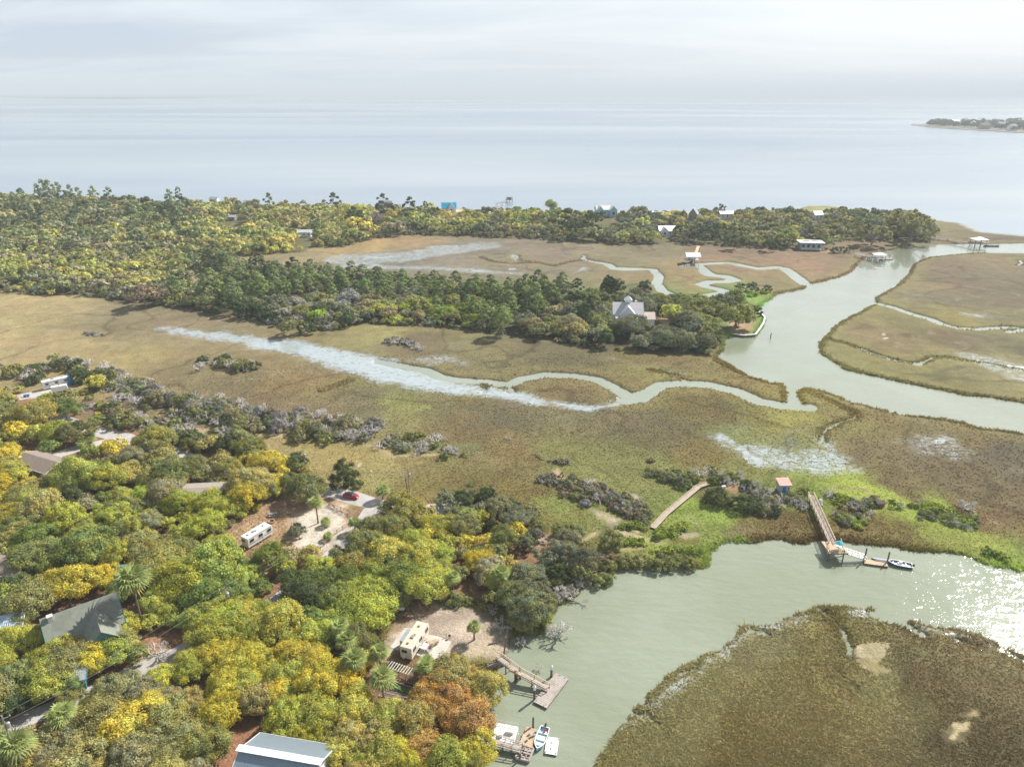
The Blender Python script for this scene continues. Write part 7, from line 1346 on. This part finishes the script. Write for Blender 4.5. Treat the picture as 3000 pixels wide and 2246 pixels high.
# ------------------------------------------------------------------ marsh grass: one sward of standing tufts near the viewer
def tufts(name, n, rmax, label, pts_fn, hgt, wid, tone):
    rs = np.random.RandomState(77+n % 13); x, y, keepm = pts_fn(rs, n)
    s1 = np.full(x.shape, -1e9)
    for pl in LAND: s1 = np.maximum(s1, poly_sdf(x, y, pl))
    s1 = s1+fbm(x, y, 7.0, 4)*1.5*np.clip(250/np.hypot(x, y), .5, 1.4)+fbm(x+99, y, 2.4, 2)*.5
    for ln, a, b2 in CREEKS: s1 = np.minimum(s1, seg_dist(x, y, ln, a, b2)+fbm(x, y, 7.0, 4)*.7)
    fo = np.maximum(poly_sdf(x, y, FOREST_NEAR), np.maximum(poly_sdf(x, y, FOREST_MID), poly_sdf(x, y, FOREST_FAR)))
    bad = np.zeros(x.shape, bool)
    for k in range(3, len(OV)):
        if OV[k][1][0] >= 172: bad |= poly_sdf(x, y, OV[k][0]) > -.5
    wv = np.zeros(x.shape)
    for ln, a, b2, w in WETS: wv = np.maximum(wv, w*sstep(1.0, -3.0, seg_dist(x, y, ln, a, b2)))
    for ln, w in roads_d: bad |= seg_dist(x, y, ln, w, w) < 1
    ok = (s1 > -.2) & (fo < 1) & ~bad & keepm & (rs.rand(len(x)) > wv*1.15); x, y, s1 = x[ok], y[ok], s1[ok]
    # colour from the ground under it
    vx, vy = LR(x+fbm(x, y, 7, 4)*8, y+fbm(x+7, y+7, 15, 3)*10); acc = np.zeros((len(x), 3)); ws = np.zeros(len(x))
    for i in range(len(gx)):
        w = 1/((vx-gx[i])**2+(vy-gy[i])**2+2e-4)**2.0; acc += w[:, None]*GR[i]; ws += w
    c = desat(acc/ws[:, None], .24)*np.array([1.14, 1.15, 1.08])*(1+.22*fbm(x+300, y-200, 26, 4))[:, None]
    n = len(x); dist = np.hypot(x, y); lod = np.clip(dist/170, .8, 1.6); hh = hgt*rs.uniform(.5, 1.35, n)*np.where(s1 < 3.5, 1.2, 1)*lod**.3; w_ = wid*rs.uniform(.6, 1.4, n)*lod
    V = np.zeros((n, 3, 3, 3)); lean = rs.normal(size=(n, 2))*.8+np.array([.2, .1]); base = np.stack([x, y, np.where(s1 > 0, ZG*(1-np.exp(-np.maximum(s1, 0)/.8)), 0)-.05], 1)
    for k in range(3):
        a = rs.rand(n)*6.283; dx, dy = np.cos(a)*w_*.5, np.sin(a)*w_*.5; off = rs.normal(size=(n, 2))*w_[:, None]*.4; bb = base.copy(); bb[:, :2] += off
        V[:, k, 0] = bb+np.stack([dx, dy, np.zeros(n)], 1); V[:, k, 1] = bb-np.stack([dx, dy, np.zeros(n)], 1); V[:, k, 2] = bb+np.stack([lean[:, 0]*hh, lean[:, 1]*hh, hh*rs.uniform(.7, 1.2, n)], 1)
    me = np_mesh(name, V.reshape(-1, 3), np.arange(9*n).reshape(-1, 3)); vcol(me, 'tint', np.repeat(c*1.95*np.array([1, .99, .98]), 9, 0)); set_shade(me, np.repeat(rs.uniform(.85, 1.2, n), 9)*tone); me.materials.append(LEAFS)
    o = bpy.data.objects.new(name, me); COL.objects.link(o); tag(o, label, 'marsh grass', kind='stuff'); print(name, n)
def fan(r0, r1):
    def f(rs, n):
        th_ = np.radians(rs.uniform(-50, 50, n)); u = rs.rand(n); r = 1/np.sqrt((1-u)/r0**2+u/r1**2); return r*np.sin(th_), r*np.cos(th_), np.ones(n, bool)
    return f
def bank(rs, n):
    pts = []; ws = []
    for pl in LAND:
        for i in range(len(pl)):
            a, b2 = pl[i], pl[(i+1) % len(pl)]; m_ = ((a[0]+b2[0])/2, (a[1]+b2[1])/2)
            if math.hypot(*m_) < 620 and m_[1] > 60: pts.append((a, b2)); ws.append(math.dist(a, b2)*min(1, 160/math.hypot(*m_)))
    for ln, A, B in CREEKS:
        for i in range(len(ln)-1): a, b2 = ln[i], ln[i+1]; pts.append((a, b2)); ws.append(2.0*math.dist(a, b2)*min(1, 160/math.hypot(*a)))
    ws = np.array(ws); ws /= ws.sum(); k = rs.choice(len(pts), n, p=ws); f = rs.rand(n); P0 = np.array([pts[i][0] for i in k]); P1 = np.array([pts[i][1] for i in k])
    q_ = P0+(P1-P0)*f[:, None]+rs.normal(size=(n, 2))*.9; return q_[:, 0], q_[:, 1], np.ones(n, bool)
tufts('marsh_grass', 430000, 0, 'brown green cordgrass covering the flat tidal marsh', fan(85, 300), .27, .28, 1.0)
tufts('bank_grass', 70000, 0, 'taller olive grass fringing the creek banks', bank, .5, .34, 1.0)

# woods on the far point
Vs, Fs, Cs, Ss = [], [], [], []; k = 0; fp = [tuple(D(x, y, 0)[:2]) for x, y in [(1990,272),(2060,277),(2130,281),(2212,285),(2400,292),(2400,264),(2212,266),(2100,268),(2020,269)]]
x, y, d = in_poly(fp, 2600)
for i in range(len(x)):
    if d[i] < 3 or k > 400000: continue
    _, _, hz_, (V, F, Sh) = proto('oak', 2, i % 4); R = trn.uniform(9, 16); VV = V*R+np.array([x[i], y[i], 1.2+R*.4]); Vs.append(VV); Fs.append(F+k); k += len(VV); Cs.append(np.tile(np.array(TC[trn.choice(['grey green', 'olive', 'dark green', 'green'])])*.8, (len(VV), 1))); Ss.append(Sh)
me = mesh_from('far_point_wood', np.concatenate(Vs), np.concatenate(Fs), [LEAFS]); vcol(me, 'tint', np.concatenate(Cs)); set_shade(me, np.concatenate(Ss))
o = bpy.data.objects.new('far_point_wood', me); COL.objects.link(o); tag(o, 'hazy dark wood on the point across the water', 'woodland', kind='stuff')
